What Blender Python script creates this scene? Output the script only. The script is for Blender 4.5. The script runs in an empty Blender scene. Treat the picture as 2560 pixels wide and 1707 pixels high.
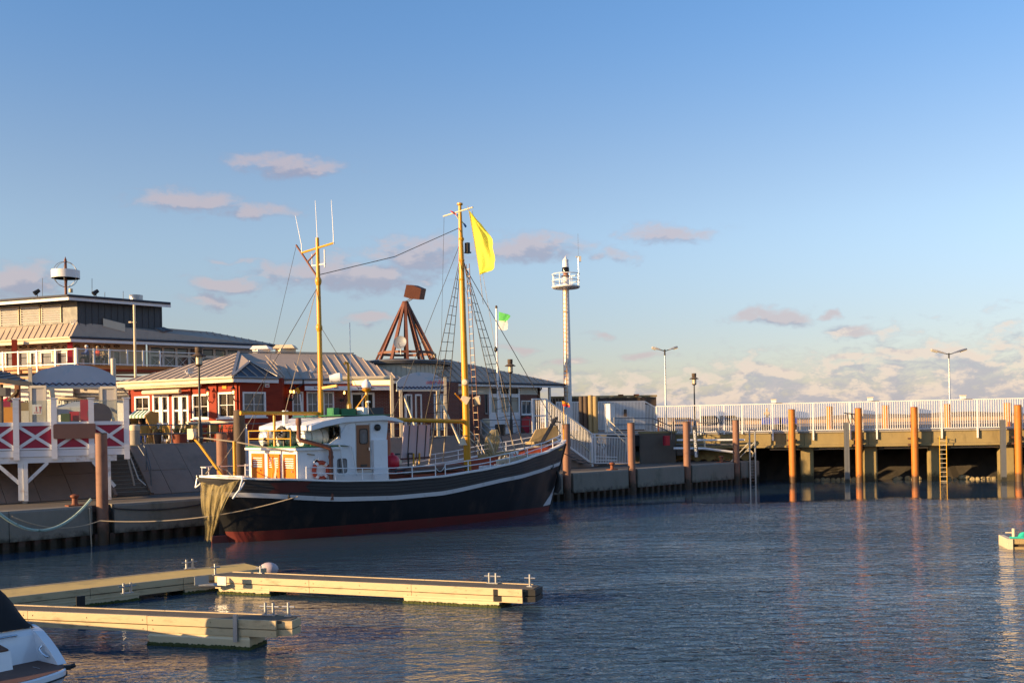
import bpy, bmesh, math, random
from mathutils import Vector, Matrix
V = Vector
rnd = random.Random(7)
scn = bpy.context.scene
COL = scn.collection
rad = math.radians

# ------------------------------------------------------------------ camera
FPX, ROLL, CAMH = 2489.0, 0.018, 4.5
CR, SR = math.cos(ROLL), math.sin(ROLL)
cam_d = bpy.data.cameras.new("camera")
cam_d.sensor_width = 36.0
cam_d.lens = 35.0
cam_d.shift_y = 204.5 / 2560
cam_d.clip_start = 0.2
cam_d.clip_end = 6000
cam = bpy.data.objects.new("camera", cam_d)
COL.objects.link(cam)
cam.matrix_world = Matrix(((CR, SR, 0, 0), (0, 0, -1, 0), (-SR, CR, 0, CAMH), (0, 0, 0, 1)))
scn.camera = cam

# ------------------------------------------------------------------ sun and sky
SUN_EL = 12.0
sunv = V((-0.899, -0.438, 0)).normalized() * math.cos(rad(SUN_EL)) + V((0, 0, math.sin(rad(SUN_EL))))
sun_d = bpy.data.lights.new("sun", 'SUN')
sun_d.energy = 5.0
sun_d.angle = rad(0.55)
sun_d.color = (1.0, 0.66, 0.31)
sun = bpy.data.objects.new("sun", sun_d)
COL.objects.link(sun)
sun.rotation_euler = sunv.to_track_quat('Z', 'Y').to_euler()

world = bpy.data.worlds.new("World")
scn.world = world
world.use_nodes = True


class NT:
    """tiny helper for node trees"""
    def __init__(s, tree):
        s.t = tree
        s.n = tree.nodes
        s.l = tree.links

    def node(s, kind, **kw):
        n = s.n.new(kind)
        for k, v in kw.items():
            setattr(n, k, v)
        return n

    def put(s, sock, val):
        if isinstance(val, bpy.types.NodeSocket):
            s.l.new(val, sock)
        else:
            sock.default_value = val

    def m(s, op, a, b=0.0, c=0.0, clamp=False):
        n = s.n.new('ShaderNodeMath')
        n.operation = op
        n.use_clamp = clamp
        s.put(n.inputs[0], a)
        s.put(n.inputs[1], b)
        s.put(n.inputs[2], c)
        return n.outputs[0]

    def vm(s, op, a, b=(0, 0, 0)):
        n = s.n.new('ShaderNodeVectorMath')
        n.operation = op
        s.put(n.inputs[0], a)
        if op == 'SCALE':
            s.put(n.inputs[3], b)
        else:
            s.put(n.inputs[1], b)
        return n.outputs[0]

    def xyz(s, x, y, z=0.0):
        n = s.n.new('ShaderNodeCombineXYZ')
        s.put(n.inputs[0], x)
        s.put(n.inputs[1], y)
        s.put(n.inputs[2], z)
        return n.outputs[0]

    def sep(s, v):
        n = s.n.new('ShaderNodeSeparateXYZ')
        s.put(n.inputs[0], v)
        return n.outputs

    def noise(s, vec, scale, detail=4, rough=0.55, dist=0.0):
        n = s.n.new('ShaderNodeTexNoise')
        s.put(n.inputs['Vector'], vec)
        n.inputs['Scale'].default_value = scale
        n.inputs['Detail'].default_value = detail
        n.inputs['Roughness'].default_value = rough
        n.inputs['Distortion'].default_value = dist
        return n.outputs[0]

    def mix(s, f, a, b):
        n = s.n.new('ShaderNodeMix')
        n.data_type = 'RGBA'
        s.put(n.inputs[0], f)
        s.put(n.inputs[6], a)
        s.put(n.inputs[7], b)
        return n.outputs[2]

    def smooth(s, x, lo, hi, a=0.0, b=1.0):
        n = s.n.new('ShaderNodeMapRange')
        n.interpolation_type = 'SMOOTHSTEP'
        s.put(n.inputs[0], x)
        n.inputs[1].default_value = lo
        n.inputs[2].default_value = hi
        n.inputs[3].default_value = a
        n.inputs[4].default_value = b
        return n.outputs[0]


def px_dir(px, py):
    xc = (px - 1280) / FPX
    yc = (1058 - py) / FPX
    return V((xc * CR + yc * SR, 1.0, -xc * SR + yc * CR))


def build_world():
    t = NT(world.node_tree)
    t.n.clear()
    out = t.node('ShaderNodeOutputWorld')
    bg = t.node('ShaderNodeBackground')
    bg.inputs[1].default_value = 0.08
    sky = t.node('ShaderNodeTexSky', sky_type='NISHITA')
    sky.sun_disc = False
    sky.sun_elevation = rad(SUN_EL)
    sky.sun_rotation = math.atan2(sunv.x, sunv.y)
    sky.air_density = 1.0
    sky.dust_density = 0.6
    sky.ozone_density = 2.2
    tc = t.node('ShaderNodeTexCoord')
    d = t.vm('NORMALIZE', tc.outputs['Generated'])
    x, y, z = t.sep(d)
    az = t.m('ARCTAN2', x, y)
    el = t.m('ARCSINE', z)
    # grade of the clear sky: deep blue overhead, pale towards the horizon
    # clouds: individual drifting patches plus a cumulus bank low in the sky
    patches = [(720, 413, 150, 24, 1.0), (470, 505, 130, 30, 1.0), (640, 528, 100, 22, .8),
               (870, 690, 230, 42, 1.1), (1050, 640, 130, 44, 1.05), (560, 718, 90, 18, 1.0), (520, 751, 70, 14, 1.0),
               (40, 705, 120, 45, 1.1), (930, 800, 80, 18, 1.1), (1310, 618, 150, 34, 1.1), (1540, 642, 60, 14, .8),
               (1650, 586, 130, 22, .95), (1930, 795, 90, 20, 1.1), (1860, 803, 50, 14, 1.0), (2150, 825, 70, 18, 1.1), (2075, 790, 30, 10, 1.0),
               (1610, 888, 75, 14, 1.0), (1520, 838, 50, 10, .9), (1290, 872, 70, 12, .9), (1920, 930, 120, 26, 1.2),
               (2120, 890, 80, 10, 1.0), (2300, 885, 150, 18, 1.2), (1420, 905, 60, 12, .9), (1350, 960, 90, 30, 1.0), (590, 650, 100, 8, .6)]

    def field(azs, els):
        vec = t.xyz(t.m('MULTIPLY', azs, 16.0), t.m('MULTIPLY', els, 30.0), 3.7)
        n1 = t.noise(vec, 1.0, 7, 0.6, 0.15)
        vb = t.xyz(t.m('MULTIPLY', azs, 40.0), t.m('MULTIPLY', els, 78.0), 1.2)
        n2 = t.noise(vb, 1.0, 8, 0.62, 0.25)
        wv = t.noise(t.xyz(t.m('MULTIPLY', azs, 23.0), t.m('MULTIPLY', els, 31.0), 9.1), 1.0, 3, 0.5)
        az0, el0 = azs, els
        azs = t.m('ADD', azs, t.m('MULTIPLY', t.m('SUBTRACT', n1, 0.5), 0.055))
        els = t.m('ADD', els, t.m('MULTIPLY', t.m('SUBTRACT', wv, 0.5), 0.03))
        total = None
        for (px, py, w, h, a) in patches:
            v = px_dir(px, py).normalized()
            a0 = math.atan2(v.x, v.y)
            e0 = math.asin(v.z)
            ca = math.cos(a0)
            sa = w / FPX * ca * ca * 0.72
            se = h / FPX * ca * 0.72
            da = t.m('MULTIPLY', t.m('SUBTRACT', azs, a0), 1 / sa)
            de = t.m('MULTIPLY', t.m('SUBTRACT', els, e0), 1 / se)
            r2 = t.m('ADD', t.m('MULTIPLY', da, da), t.m('MULTIPLY', de, de))
            g = t.m('MULTIPLY', t.m('EXPONENT', t.m('MULTIPLY', r2, -0.5)), a)
            total = g if total is None else t.m('MAXIMUM', total, g)
        p = t.m('ADD', t.m('MULTIPLY', total, 0.78), t.m('MULTIPLY', t.m('SUBTRACT', n2, 0.5), 1.25))
        p = t.smooth(p, 0.10, 0.72)
        p = t.m('MULTIPLY', p, t.smooth(total, 0.02, 0.3))
        p = t.m('MULTIPLY', p, 0.92)
        # bank near the horizon, rising towards the right hand side
        top = t.m('ADD', 0.052, t.smooth(az0, 0.05, 0.55, 0.0, 0.045))
        hgt = t.m('DIVIDE', el0, top)
        b = t.m('ADD', t.m('MULTIPLY', t.m('SUBTRACT', n2, 0.5), 1.5), t.m('SUBTRACT', 0.80, t.m('MULTIPLY', hgt, 0.74)))
        b = t.m('ADD', b, t.m('MULTIPLY', t.m('SUBTRACT', n1, 0.5), 0.8))
        b = t.smooth(b, 0.02, 0.6)
        b = t.m('MULTIPLY', b, t.smooth(az0, -0.25, 0.12, 0.25, 1.0))
        return t.m('MAXIMUM', p, b), b

    f0, bk = field(az, el)
    f1, _ = field(t.m('ADD', az, -0.007), t.m('ADD', el, 0.011))
    lit = t.smooth(t.m('SUBTRACT', f0, f1), -0.12, 0.5)
    high = t.smooth(bk, 0.0, 0.5)
    light = t.mix(high, (3.7, 3.05, 3.15, 1), (5.3, 4.3, 3.65, 1))
    dark = t.mix(high, (2.1, 2.05, 2.7, 1), (2.45, 2.55, 3.15, 1))
    low = t.smooth(el, 0.0, 0.12)
    ccol = t.mix(lit, dark, light)
    skc = sky.outputs[0]
    grade = t.mix(t.smooth(el, 0.05, 0.2), (1.05, 0.90, 0.98, 1), (1.36, 1.22, 1.24, 1))
    grade = t.mix(t.smooth(el, 0.2, 0.42), grade, (0.98, 1.22, 1.48, 1))
    mul = t.node('ShaderNodeMix', data_type='RGBA', blend_type='MULTIPLY')
    mul.inputs[0].default_value = 1.0
    t.put(mul.inputs[6], skc)
    t.put(mul.inputs[7], grade)
    skc = mul.outputs[2]
    dens = t.m('MULTIPLY', f0, t.m('ADD', 0.78, t.m('MULTIPLY', low, -0.05)))
    fin = t.mix(dens, skc, ccol)
    t.l.new(fin, bg.inputs[0])
    t.l.new(bg.outputs[0], out.inputs[0])


build_world()
scn.view_settings.view_transform = 'Standard'
scn.view_settings.look = 'None'
scn.view_settings.gamma = 1.0
scn.view_settings.use_curve_mapping = False
scn.view_settings.exposure = 1.05
scn.cycles.max_bounces = 6
scn.cycles.transparent_max_bounces = 10
scn.cycles.caustics_reflective = False
scn.cycles.caustics_refractive = False
scn.cycles.use_denoising = True

# ------------------------------------------------------------------ helpers


def W(px, py, D):
    """the place D metres ahead of the viewer on the sight line of a photo point"""
    return V((0, 0, CAMH)) + px_dir(px, py) * D


def onz(px, py, z):
    r = px_dir(px, py)
    return V((0, 0, CAMH)) + r * ((z - CAMH) / r.z)


def G(px, D, z):
    """ground point at height z below photo column px (taken at the horizon)"""
    r = px_dir(px, 1058 - 0.018 * (px - 1280))
    return V((r.x * D, D, z))


Q0 = V((0, 54.2, 0))
qd = V((1, .92, 0)).normalized()
qn = V((-qd.y, qd.x, 0))


def Q(t, d, z=0.0):
    """quay frame: t along the quay, d inland from its edge"""
    return Q0 + qd * t + qn * d + V((0, 0, z))


ROOTS = {}
COUNT = {}


def reg(o, loc):
    ROOTS[o.name] = V(loc)


def rootloc(p):
    while p.parent:
        p = p.parent
    return ROOTS.get(p.name, V((0, 0, 0)))


def thing(name, label, cat, loc=(0, 0, 0), rz=0.0, group=None):
    o = bpy.data.objects.new(name, None)
    o.empty_display_size = 0.2
    COL.objects.link(o)
    o.location = loc
    o.rotation_euler = (0, 0, rz)
    o['label'] = label
    o['category'] = cat
    if group:
        o['group'] = group
    reg(o, loc)
    return o


def tag(o, label, cat, group=None):
    o['label'] = label
    o['category'] = cat
    if group:
        o['group'] = group
    return o


def dup(root, loc, rz, label=None, group=None):
    r = root.copy()
    COL.objects.link(r)
    r.location = loc
    r.rotation_euler = (0, 0, rz)
    reg(r, loc)
    if label:
        r['label'] = label
    if group:
        r['group'] = group
    for ch in list(root.children):
        c2 = ch.copy()
        COL.objects.link(c2)
        c2.parent = r
        for g in list(ch.children):
            g2 = g.copy()
            COL.objects.link(g2)
            g2.parent = c2
    return r


def perp(d):
    d = d.normalized()
    a = V((0, 0, 1)) if abs(d.z) < 0.9 else V((1, 0, 0))
    u = d.cross(a).normalized()
    return u, d.cross(u).normalized()


class MB:
    def __init__(s):
        s.v = []
        s.f = []
        s.mi = []
        s.cur = 0

    def add(s, vs, fs):
        b = len(s.v)
        s.v += [tuple(p) for p in vs]
        for f in fs:
            s.f.append([i + b for i in f])
            s.mi.append(s.cur)
        return s

    def poly(s, *pts):
        return s.add(pts, [list(range(len(pts)))])

    def obox(s, o, a, b, c):
        o = V(o); a = V(a); b = V(b); c = V(c)
        vs = [o, o + a, o + a + b, o + b, o + c, o + a + c, o + a + b + c, o + b + c]
        return s.add(vs, [[0, 3, 2, 1], [4, 5, 6, 7], [0, 1, 5, 4], [1, 2, 6, 5], [2, 3, 7, 6], [3, 0, 4, 7]])

    def box(s, c, sx, sy, sz, rz=0.0):
        """box standing on c (centre of its base)"""
        ca, sa = math.cos(rz), math.sin(rz)
        a = V((ca * sx, sa * sx, 0))
        b = V((-sa * sy, ca * sy, 0))
        return s.obox(V(c) - a / 2 - b / 2, a, b, V((0, 0, sz)))

    def beam(s, p0, p1, w, h, up=(0, 0, 1)):
        p0 = V(p0); p1 = V(p1)
        d = p1 - p0
        u = d.cross(V(up))
        if u.length < 1e-6:
            u = d.cross(V((1, 0, 0)))
        u.normalize()
        n = u.cross(d).normalized()
        return s.obox(p0 - u * w / 2 - n * h / 2, d, u * w, n * h)

    def tube(s, p0, p1, r0, r1=None, n=8, caps=True):
        r1 = r0 if r1 is None else r1
        p0 = V(p0); p1 = V(p1)
        u, w = perp(p1 - p0)
        vs = []
        for p, r in ((p0, r0), (p1, r1)):
            for i in range(n):
                a = 2 * math.pi * i / n
                vs.append(p + u * (r * math.cos(a)) + w * (r * math.sin(a)))
        fs = [[i, (i + 1) % n, n + (i + 1) % n, n + i] for i in range(n)]
        if caps:
            fs += [list(range(n))[::-1], list(range(n, 2 * n))]
        return s.add(vs, fs)

    def path(s, pts, r, n=6):
        pts = [V(p) for p in pts]
        vs = []
        u = None
        for k, p in enumerate(pts):
            d = (pts[min(k + 1, len(pts) - 1)] - pts[max(k - 1, 0)]).normalized()
            if u is None:
                u, w = perp(d)
            else:
                u = (u - d * u.dot(d)).normalized()
                w = d.cross(u).normalized()
            rr = r[k] if isinstance(r, (list, tuple)) else r
            for i in range(n):
                a = 2 * math.pi * i / n
                vs.append(p + u * (rr * math.cos(a)) + w * (rr * math.sin(a)))
        fs = []
        for k in range(len(pts) - 1):
            fs += [[k * n + i, k * n + (i + 1) % n, (k + 1) * n + (i + 1) % n, (k + 1) * n + i] for i in range(n)]
        fs += [list(range(n))[::-1], [(len(pts) - 1) * n + i for i in range(n)]]
        return s.add(vs, fs)

    def lathe(s, prof, c, n=16, axis=(0, 0, 1)):
        ax = V(axis).normalized()
        u, w = perp(ax)
        c = V(c)
        vs = []
        for r, z in prof:
            for i in range(n):
                a = 2 * math.pi * i / n
                vs.append(c + ax * z + u * (r * math.cos(a)) + w * (r * math.sin(a)))
        fs = []
        for k in range(len(prof) - 1):
            fs += [[k * n + i, k * n + (i + 1) % n, (k + 1) * n + (i + 1) % n, (k + 1) * n + i] for i in range(n)]
        if prof[0][0] > 1e-4:
            fs.append(list(range(n))[::-1])
        if prof[-1][0] > 1e-4:
            fs.append([(len(prof) - 1) * n + i for i in range(n)])
        return s.add(vs, fs)

    def prism(s, pts, ext):
        pts = [V(p) for p in pts]
        e = V(ext)
        n = len(pts)
        return s.add(pts + [p + e for p in pts],
                     [list(range(n))[::-1], list(range(n, 2 * n))] +
                     [[i, (i + 1) % n, n + (i + 1) % n, n + i] for i in range(n)])

    def torus(s, c, R, r, axis=(0, 0, 1), n=24, m=8):
        u, w = perp(V(axis))
        ax = V(axis).normalized()
        c = V(c)
        vs = []
        for i in range(n):
            a = 2 * math.pi * i / n
            d = u * math.cos(a) + w * math.sin(a)
            for j in range(m):
                b = 2 * math.pi * j / m
                vs.append(c + d * (R + r * math.cos(b)) + ax * (r * math.sin(b)))
        fs = []
        for i in range(n):
            for j in range(m):
                fs.append([i * m + j, ((i + 1) % n) * m + j, ((i + 1) % n) * m + (j + 1) % m, i * m + (j + 1) % m])
        return s.add(vs, fs)

    def grid(s, fn, nu, nv):
        vs = [fn(i / nu, j / nv) for i in range(nu + 1) for j in range(nv + 1)]
        k = nv + 1
        return s.add(vs, [[i * k + j, (i + 1) * k + j, (i + 1) * k + j + 1, i * k + j + 1] for i in range(nu) for j in range(nv)])

    def sphere(s, c, r, n=12, m=8, sq=(1, 1, 1)):
        c = V(c)
        prof = [(max(r * math.sin(math.pi * k / m), 1e-5), -r * math.cos(math.pi * k / m)) for k in range(m + 1)]
        b = len(s.v)
        s.lathe(prof, (0, 0, 0), n)
        for i in range(b, len(s.v)):
            p = s.v[i]
            s.v[i] = (c.x + p[0] * sq[0], c.y + p[1] * sq[1], c.z + p[2] * sq[2])
        return s

    def mesh(s, name, mats, off, smooth):
        me = bpy.data.meshes.new(name)
        if off.length > 0:
            vs = [(p[0] - off.x, p[1] - off.y, p[2] - off.z) for p in s.v]
        else:
            vs = s.v
        me.from_pydata(vs, [], s.f)
        for m in (mats if isinstance(mats, (list, tuple)) else [mats]):
            me.materials.append(m)
        if s.cur or any(s.mi):
            me.polygons.foreach_set('material_index', s.mi)
        if smooth:
            me.polygons.foreach_set('use_smooth', [True] * len(s.f))
            me.set_sharp_from_angle(angle=rad(38))
        me.update()
        return me

    def build(s, name, mats, parent=None, local=False, smooth=True, label=None):
        """vertices are world coordinates unless local (then in the parent's own frame)"""
        off = V((0, 0, 0)) if (local or parent is None) else rootloc(parent)
        o = bpy.data.objects.new(name, s.mesh(name, mats, off, smooth))
        COL.objects.link(o)
        if parent is not None:
            o.parent = parent
        if label:
            o['label'] = label
        return o


def single(name, mb, mats, label, cat, group=None, smooth=True, base=None):
    """a thing that is one mesh; its origin goes to base"""
    b = V(base) if base is not None else V((0, 0, 0))
    o = bpy.data.objects.new(name, mb.mesh(name, mats, b, smooth))
    COL.objects.link(o)
    o.location = b
    reg(o, b)
    tag(o, label, cat, group)
    return o


def struct(name, mb, mats, parent=None, smooth=False, kind='structure'):
    o = mb.build(name, mats, parent, smooth=smooth)
    if parent is None:
        o['kind'] = kind
    return o


def inst(o, loc, parent, rz=0.0):
    c = o.copy()
    COL.objects.link(c)
    c.parent = parent
    c.location = loc
    c.rotation_euler = (0, 0, rz)
    return c


# ------------------------------------------------------------------ materials
MAT = {}


def pmat(name, col, rough=0.6, metal=0.0, var=0.18, scale=2.5, bump=0.0, bscale=30.0, dirt=None, dscale=0.8, damt=0.5,
         spec=0.5, stretch=(1, 1, 1), coat=0.0, emit=None, estr=0.0, tide=None):
    m = bpy.data.materials.new(name)
    m.use_nodes = True
    t = NT(m.node_tree)
    b = t.n.get('Principled BSDF')
    geo = t.node('ShaderNodeNewGeometry')
    pos = t.vm('MULTIPLY', geo.outputs['Position'], stretch)
    n1 = t.noise(pos, scale, 5, 0.6)
    k = t.m('MULTIPLY_ADD', t.m('SUBTRACT', n1, 0.5), 2 * var, 1.0)
    c4 = (col[0], col[1], col[2], 1)
    base = t.vm('SCALE', c4[:3], k)
    if dirt:
        n2 = t.noise(pos, dscale, 6, 0.65)
        f = t.smooth(n2, 0.52, 0.72, 0.0, damt)
        base = t.mix(f, base, (dirt[0], dirt[1], dirt[2], 1))
    if tide:
        zz = t.sep(geo.outputs['Position'])[2]
        n3 = t.noise(geo.outputs['Position'], 3.5, 5, .65)
        f = t.smooth(t.m('ADD', zz, t.m('MULTIPLY', t.m('SUBTRACT', n3, .5), .9)), tide * .55, tide * 1.25, .85, 0.0)
        base = t.mix(f, base, (.022, .022, .012, 1))
    t.put(b.inputs['Base Color'], base)
    b.inputs['Metallic'].default_value = metal
    t.put(b.inputs['Roughness'], t.m('MULTIPLY_ADD', t.m('SUBTRACT', n1, 0.5), 0.25, rough, True))
    b.inputs['Specular IOR Level'].default_value = spec
    if coat:
        b.inputs['Coat Weight'].default_value = coat
        b.inputs['Coat Roughness'].default_value = 0.15
    if emit:
        b.inputs['Emission Color'].default_value = (*emit, 1)
        b.inputs['Emission Strength'].default_value = estr
    if bump:
        nb = t.noise(pos, bscale, 4, 0.6)
        bn = t.node('ShaderNodeBump')
        bn.inputs['Strength'].default_value = bump
        bn.inputs['Distance'].default_value = 0.02
        t.put(bn.inputs['Height'], nb)
        t.put(b.inputs['Normal'], bn.outputs[0])
    MAT[name] = m
    return m


RUST = (.16, .07, .03)
pmat('white_paint', (.74, .73, .72), .45, dirt=(.5, .42, .34), damt=.3, var=.06)
pmat('white_gloss', (.78, .78, .79), .3, dirt=(.55, .48, .42), damt=.22, var=.04)
pmat('white_timber', (.72, .71, .72), .55, dirt=(.4, .34, .3), damt=.35, var=.08, bump=.2, stretch=(1, 1, 6))
pmat('rusty_white', (.7, .69, .67), .5, dirt=(.35, .17, .07), dscale=2.2, damt=.6, var=.08)
pmat('cream', (.62, .52, .36), .6, dirt=(.4, .3, .2), damt=.3, var=.08)
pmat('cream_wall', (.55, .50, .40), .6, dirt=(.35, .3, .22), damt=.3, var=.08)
pmat('grey_wall', (.42, .40, .38), .65, var=.1)
pmat('red_timber', (.27, .036, .017), .65, dirt=(.13, .015, .01), damt=.5, var=.2, stretch=(1, 1, 8), bump=.25, spec=.15)
pmat('bright_red', (.50, .02, .03), .45, var=.1)
pmat('crimson_panel', (.36, .012, .04), .5, dirt=(.2, .01, .03), damt=.4, var=.12)
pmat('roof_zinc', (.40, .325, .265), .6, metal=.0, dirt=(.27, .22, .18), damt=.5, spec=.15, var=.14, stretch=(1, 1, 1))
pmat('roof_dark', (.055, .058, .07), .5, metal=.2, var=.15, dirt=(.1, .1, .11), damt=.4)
pmat('slate_clad', (.045, .05, .06), .5, var=.2)
pmat('gutter_zinc', (.26, .25, .24), .4, metal=.5, var=.1)
pmat('yellow_mast', (.62, .30, .012), .38, dirt=(.38, .15, .01), damt=.35, var=.1)
pmat('yellow_rail', (.66, .36, .015), .4, var=.1)
pmat('hull_black', (.015, .016, .019), .4, dirt=(.06, .042, .035), dscale=.9, damt=.6, var=.3, stretch=(1.6, 1.6, .5), spec=.22)
pmat('hull_plank', (.042, .042, .046), .5, dirt=(.10, .08, .07), dscale=1.2, damt=.5, var=.3, bump=.5, bscale=9, stretch=(.25, .25, 7))
pmat('antifouling', (.13, .016, .013), .55, dirt=(.06, .03, .02), dscale=1.5, damt=.6, var=.25)
pmat('hull_stripe', (.62, .62, .64), .45, dirt=(.3, .26, .24), dscale=1.5, damt=.45, var=.08)
pmat('bulwark_red', (.30, .055, .02), .5, dirt=(.15, .03, .01), damt=.4, var=.15)
pmat('name_red', (.10, .025, .022), .6, dirt=(.035, .015, .015), dscale=3, damt=.6, var=.2)
pmat('deck_wood', (.10, .065, .04), .7, var=.3, stretch=(1, 1, 1))
pmat('orange_wood', (.64, .17, .008), .42, dirt=(.3, .07, .008), damt=.4, var=.15, stretch=(1, 1, .3), coat=.2)
pmat('door_varnish', (.22, .065, .014), .4, var=.2, stretch=(4, 4, .4), coat=.3)
pmat('green_paint', (.015, .15, .06), .5, var=.15)
pmat('brown_wood', (.16, .055, .03), .65, dirt=(.06, .03, .02), damt=.5, var=.2)
pmat('tar_wood', (.075, .05, .035), .75, dirt=(.16, .12, .07), damt=.5, var=.3, stretch=(1, 1, .3), bump=.5)
pmat('weathered_wood', (.34, .25, .12), .8, dirt=(.12, .09, .05), damt=.6, var=.25, stretch=(1, 1, .25), bump=.5)
pmat('pile_rust', (.23, .115, .075), .7, tide=.8, dirt=(.13, .05, .035), dscale=1.2, damt=.7, var=.2, bump=.3)
pmat('pile_orange', (.46, .15, .014), .6, tide=.55, dirt=(.22, .065, .014), dscale=1.6, damt=.75, var=.2, stretch=(1, 1, .35), bump=.15)
pmat('steel', (.36, .37, .38), .4, metal=.75, dirt=(.2, .15, .11), dscale=2, damt=.4, var=.12)
pmat('steel_dark', (.16, .165, .17), .5, tide=.3, metal=.4, var=.15)
pmat('black_iron', (.012, .012, .012), .5, var=.2)
pmat('bollard_rust', (.20, .06, .025), .7, dirt=(.07, .03, .02), damt=.6, var=.2)
pmat('concrete', (.30, .27, .22), .85, dirt=(.16, .14, .11), dscale=.9, damt=.6, var=.18, bump=.3)
pmat('concrete_warm', (.28, .215, .095), .85, tide=.55, dirt=(.17, .13, .06), dscale=1.1, damt=.7, var=.2, stretch=(1, 1, .4), bump=.3)
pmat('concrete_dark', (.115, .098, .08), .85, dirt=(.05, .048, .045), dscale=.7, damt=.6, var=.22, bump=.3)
pmat('slab', (.27, .19, .145), .85, dirt=(.15, .115, .09), dscale=.5, damt=.6, var=.2, bump=.4)
pmat('quay_face', (.20, .185, .155), .8, tide=.55, dirt=(.08, .09, .06), dscale=.8, damt=.7, var=.25, stretch=(1, 1, .5), bump=.3)
pmat('sheet_pile', (.075, .04, .03), .75, tide=.35, dirt=(.03, .02, .018), damt=.6, var=.3)
pmat('asphalt', (.06, .06, .062), .9, var=.2, scale=1)
pmat('promenade', (.18, .16, .14), .85, var=.15, scale=.6, dirt=(.12, .1, .09), damt=.4)
pmat('sand', (.38, .27, .18), .95, var=.15, scale=.05)
pmat('breakwater', (.22, .16, .10), .95, var=.35, scale=.25, dirt=(.1, .07, .05), damt=.5)
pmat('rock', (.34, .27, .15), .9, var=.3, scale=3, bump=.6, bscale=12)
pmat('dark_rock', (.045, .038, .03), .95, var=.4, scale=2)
pmat('pontoon_deck', (.56, .40, .13), .8, dirt=(.2, .15, .07), dscale=.7, damt=.5, var=.15, bump=.2)
pmat('pontoon_grit', (.105, .085, .06), .85, dirt=(.2, .17, .12), dscale=2.5, damt=.35, var=.25, bump=.3)
pmat('waler', (.52, .40, .23), .55, dirt=(.22, .15, .08), dscale=1.8, damt=.65, var=.15, stretch=(1, 1, 3))
pmat('float_block', (.66, .54, .34), .5, dirt=(.36, .28, .18), dscale=.9, damt=.5, var=.12)
pmat('algae', (.045, .055, .008), .9, dirt=(.015, .018, .006), dscale=6, damt=.8, var=.5, scale=14, bump=.8, bscale=40)
pmat('rubber', (.012, .012, .013), .6, var=.2)
pmat('canvas_black', (.006, .006, .008), .85, var=.3)
pmat('gelcoat', (.72, .74, .78), .18, var=.03, coat=.6)
pmat('teak', (.115, .055, .035), .65, var=.2, stretch=(6, 6, 1))
pmat('chrome', (.7, .7, .72), .12, metal=1.0, var=.03)
pmat('wicker', (.46, .28, .075), .7, var=.25, scale=12)
pmat('terracotta', (.22, .055, .03), .75, var=.15)
pmat('leaf', (.05, .09, .02), .7, var=.4, scale=9)
pmat('rope_green', (.32, .43, .38), .85, dirt=(.03, .05, .03), dscale=3, damt=.9, var=.3, scale=9)
pmat('rope_tan', (.36, .30, .22), .9, var=.25, scale=9)
pmat('rope_dark', (.05, .045, .045), .9, var=.25)
pmat('wire', (.06, .055, .05), .6, var=.2)
pmat('shroud', (.035, .028, .024), .7, var=.2)
pmat('flag_yellow', (.95, .86, .10), .7, var=.03, scale=.7, spec=.1)
pmat('flag_white', (.8, .78, .76), .7, var=.05)
pmat('flag_green', (.14, .62, .16), .7, var=.05)
pmat('flag_red', (.6, .03, .04), .7, var=.05)
pmat('flag_blue', (.02, .15, .45), .7, var=.05)
pmat('flag_orange', (.75, .30, .01), .7, var=.05)
pmat('lifebuoy_red', (.42, .055, .02), .55, dirt=(.3, .04, .02), damt=.4, var=.1)
pmat('buoy_red', (.52, .012, .03), .4, var=.08)
pmat('blue_box', (.03, .07, .40), .5, var=.1)
pmat('blue_sign', (.01, .22, .55), .4, var=.08)
pmat('brown_board', (.17, .085, .062), .55, var=.12, dirt=(.23, .12, .08), dscale=1.0, damt=.6)
pmat('pink_board', (.50, .40, .40), .55, var=.08)
pmat('arch_blue', (.30, .38, .50), .55, var=.1, dirt=(.12, .30, .48), dscale=1.6, damt=.8)
pmat('arch_navy', (.02, .03, .09), .6, var=.1)
pmat('skin', (.45, .25, .17), .6, var=.05)
pmat('hair_fair', (.45, .32, .16), .7, var=.15)
pmat('hair_dark', (.04, .025, .02), .7, var=.2)
pmat('cloth_blue', (.05, .08, .28), .8, var=.15)
pmat('cloth_red', (.45, .05, .03), .8, var=.15)
pmat('cloth_dark', (.03, .03, .035), .85, var=.2)
pmat('cloth_tan', (.3, .22, .13), .8, var=.2)
pmat('cloth_white', (.7, .68, .65), .8, var=.08)
pmat('dish_grey', (.20, .22, .26), .5, var=.08)
pmat('lamp_glow', (1, .7, .3), .5, emit=(1.0, .5, .12), estr=3.0, var=0)
pmat('lamp_lens', (.55, .5, .36), .3, var=.05)
pmat('menu_white', (.62, .62, .62), .5, var=.05)
pmat('text_red', (.42, .03, .03), .6, var=.05)
pmat('text_black', (.02, .02, .02), .6, var=.05)
pmat('bird', (.72, .68, .64), .8, var=.1)
pmat('tent_grey', (.36, .38, .42), .7, var=.08)
pmat('orange_timber', (.46, .15, .018), .55, var=.15)
pmat('curtain', (.42, .38, .30), .85, var=.15, stretch=(9, 9, .2))
pmat('dark_room', (.03, .022, .016), .9, var=.4)
pmat('cabinet', (.66, .66, .64), .5, var=.05)
pmat('car_dark', (.012, .012, .014), .3, var=.1, coat=.5)
pmat('turquoise', (.02, .45, .35), .7, var=.1)
pmat('gauge_white', (.7, .7, .68), .5, var=.05)
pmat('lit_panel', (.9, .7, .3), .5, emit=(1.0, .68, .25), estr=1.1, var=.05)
pmat('net_tan', (.35, .25, .10), .9, var=.3, scale=6)


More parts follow.
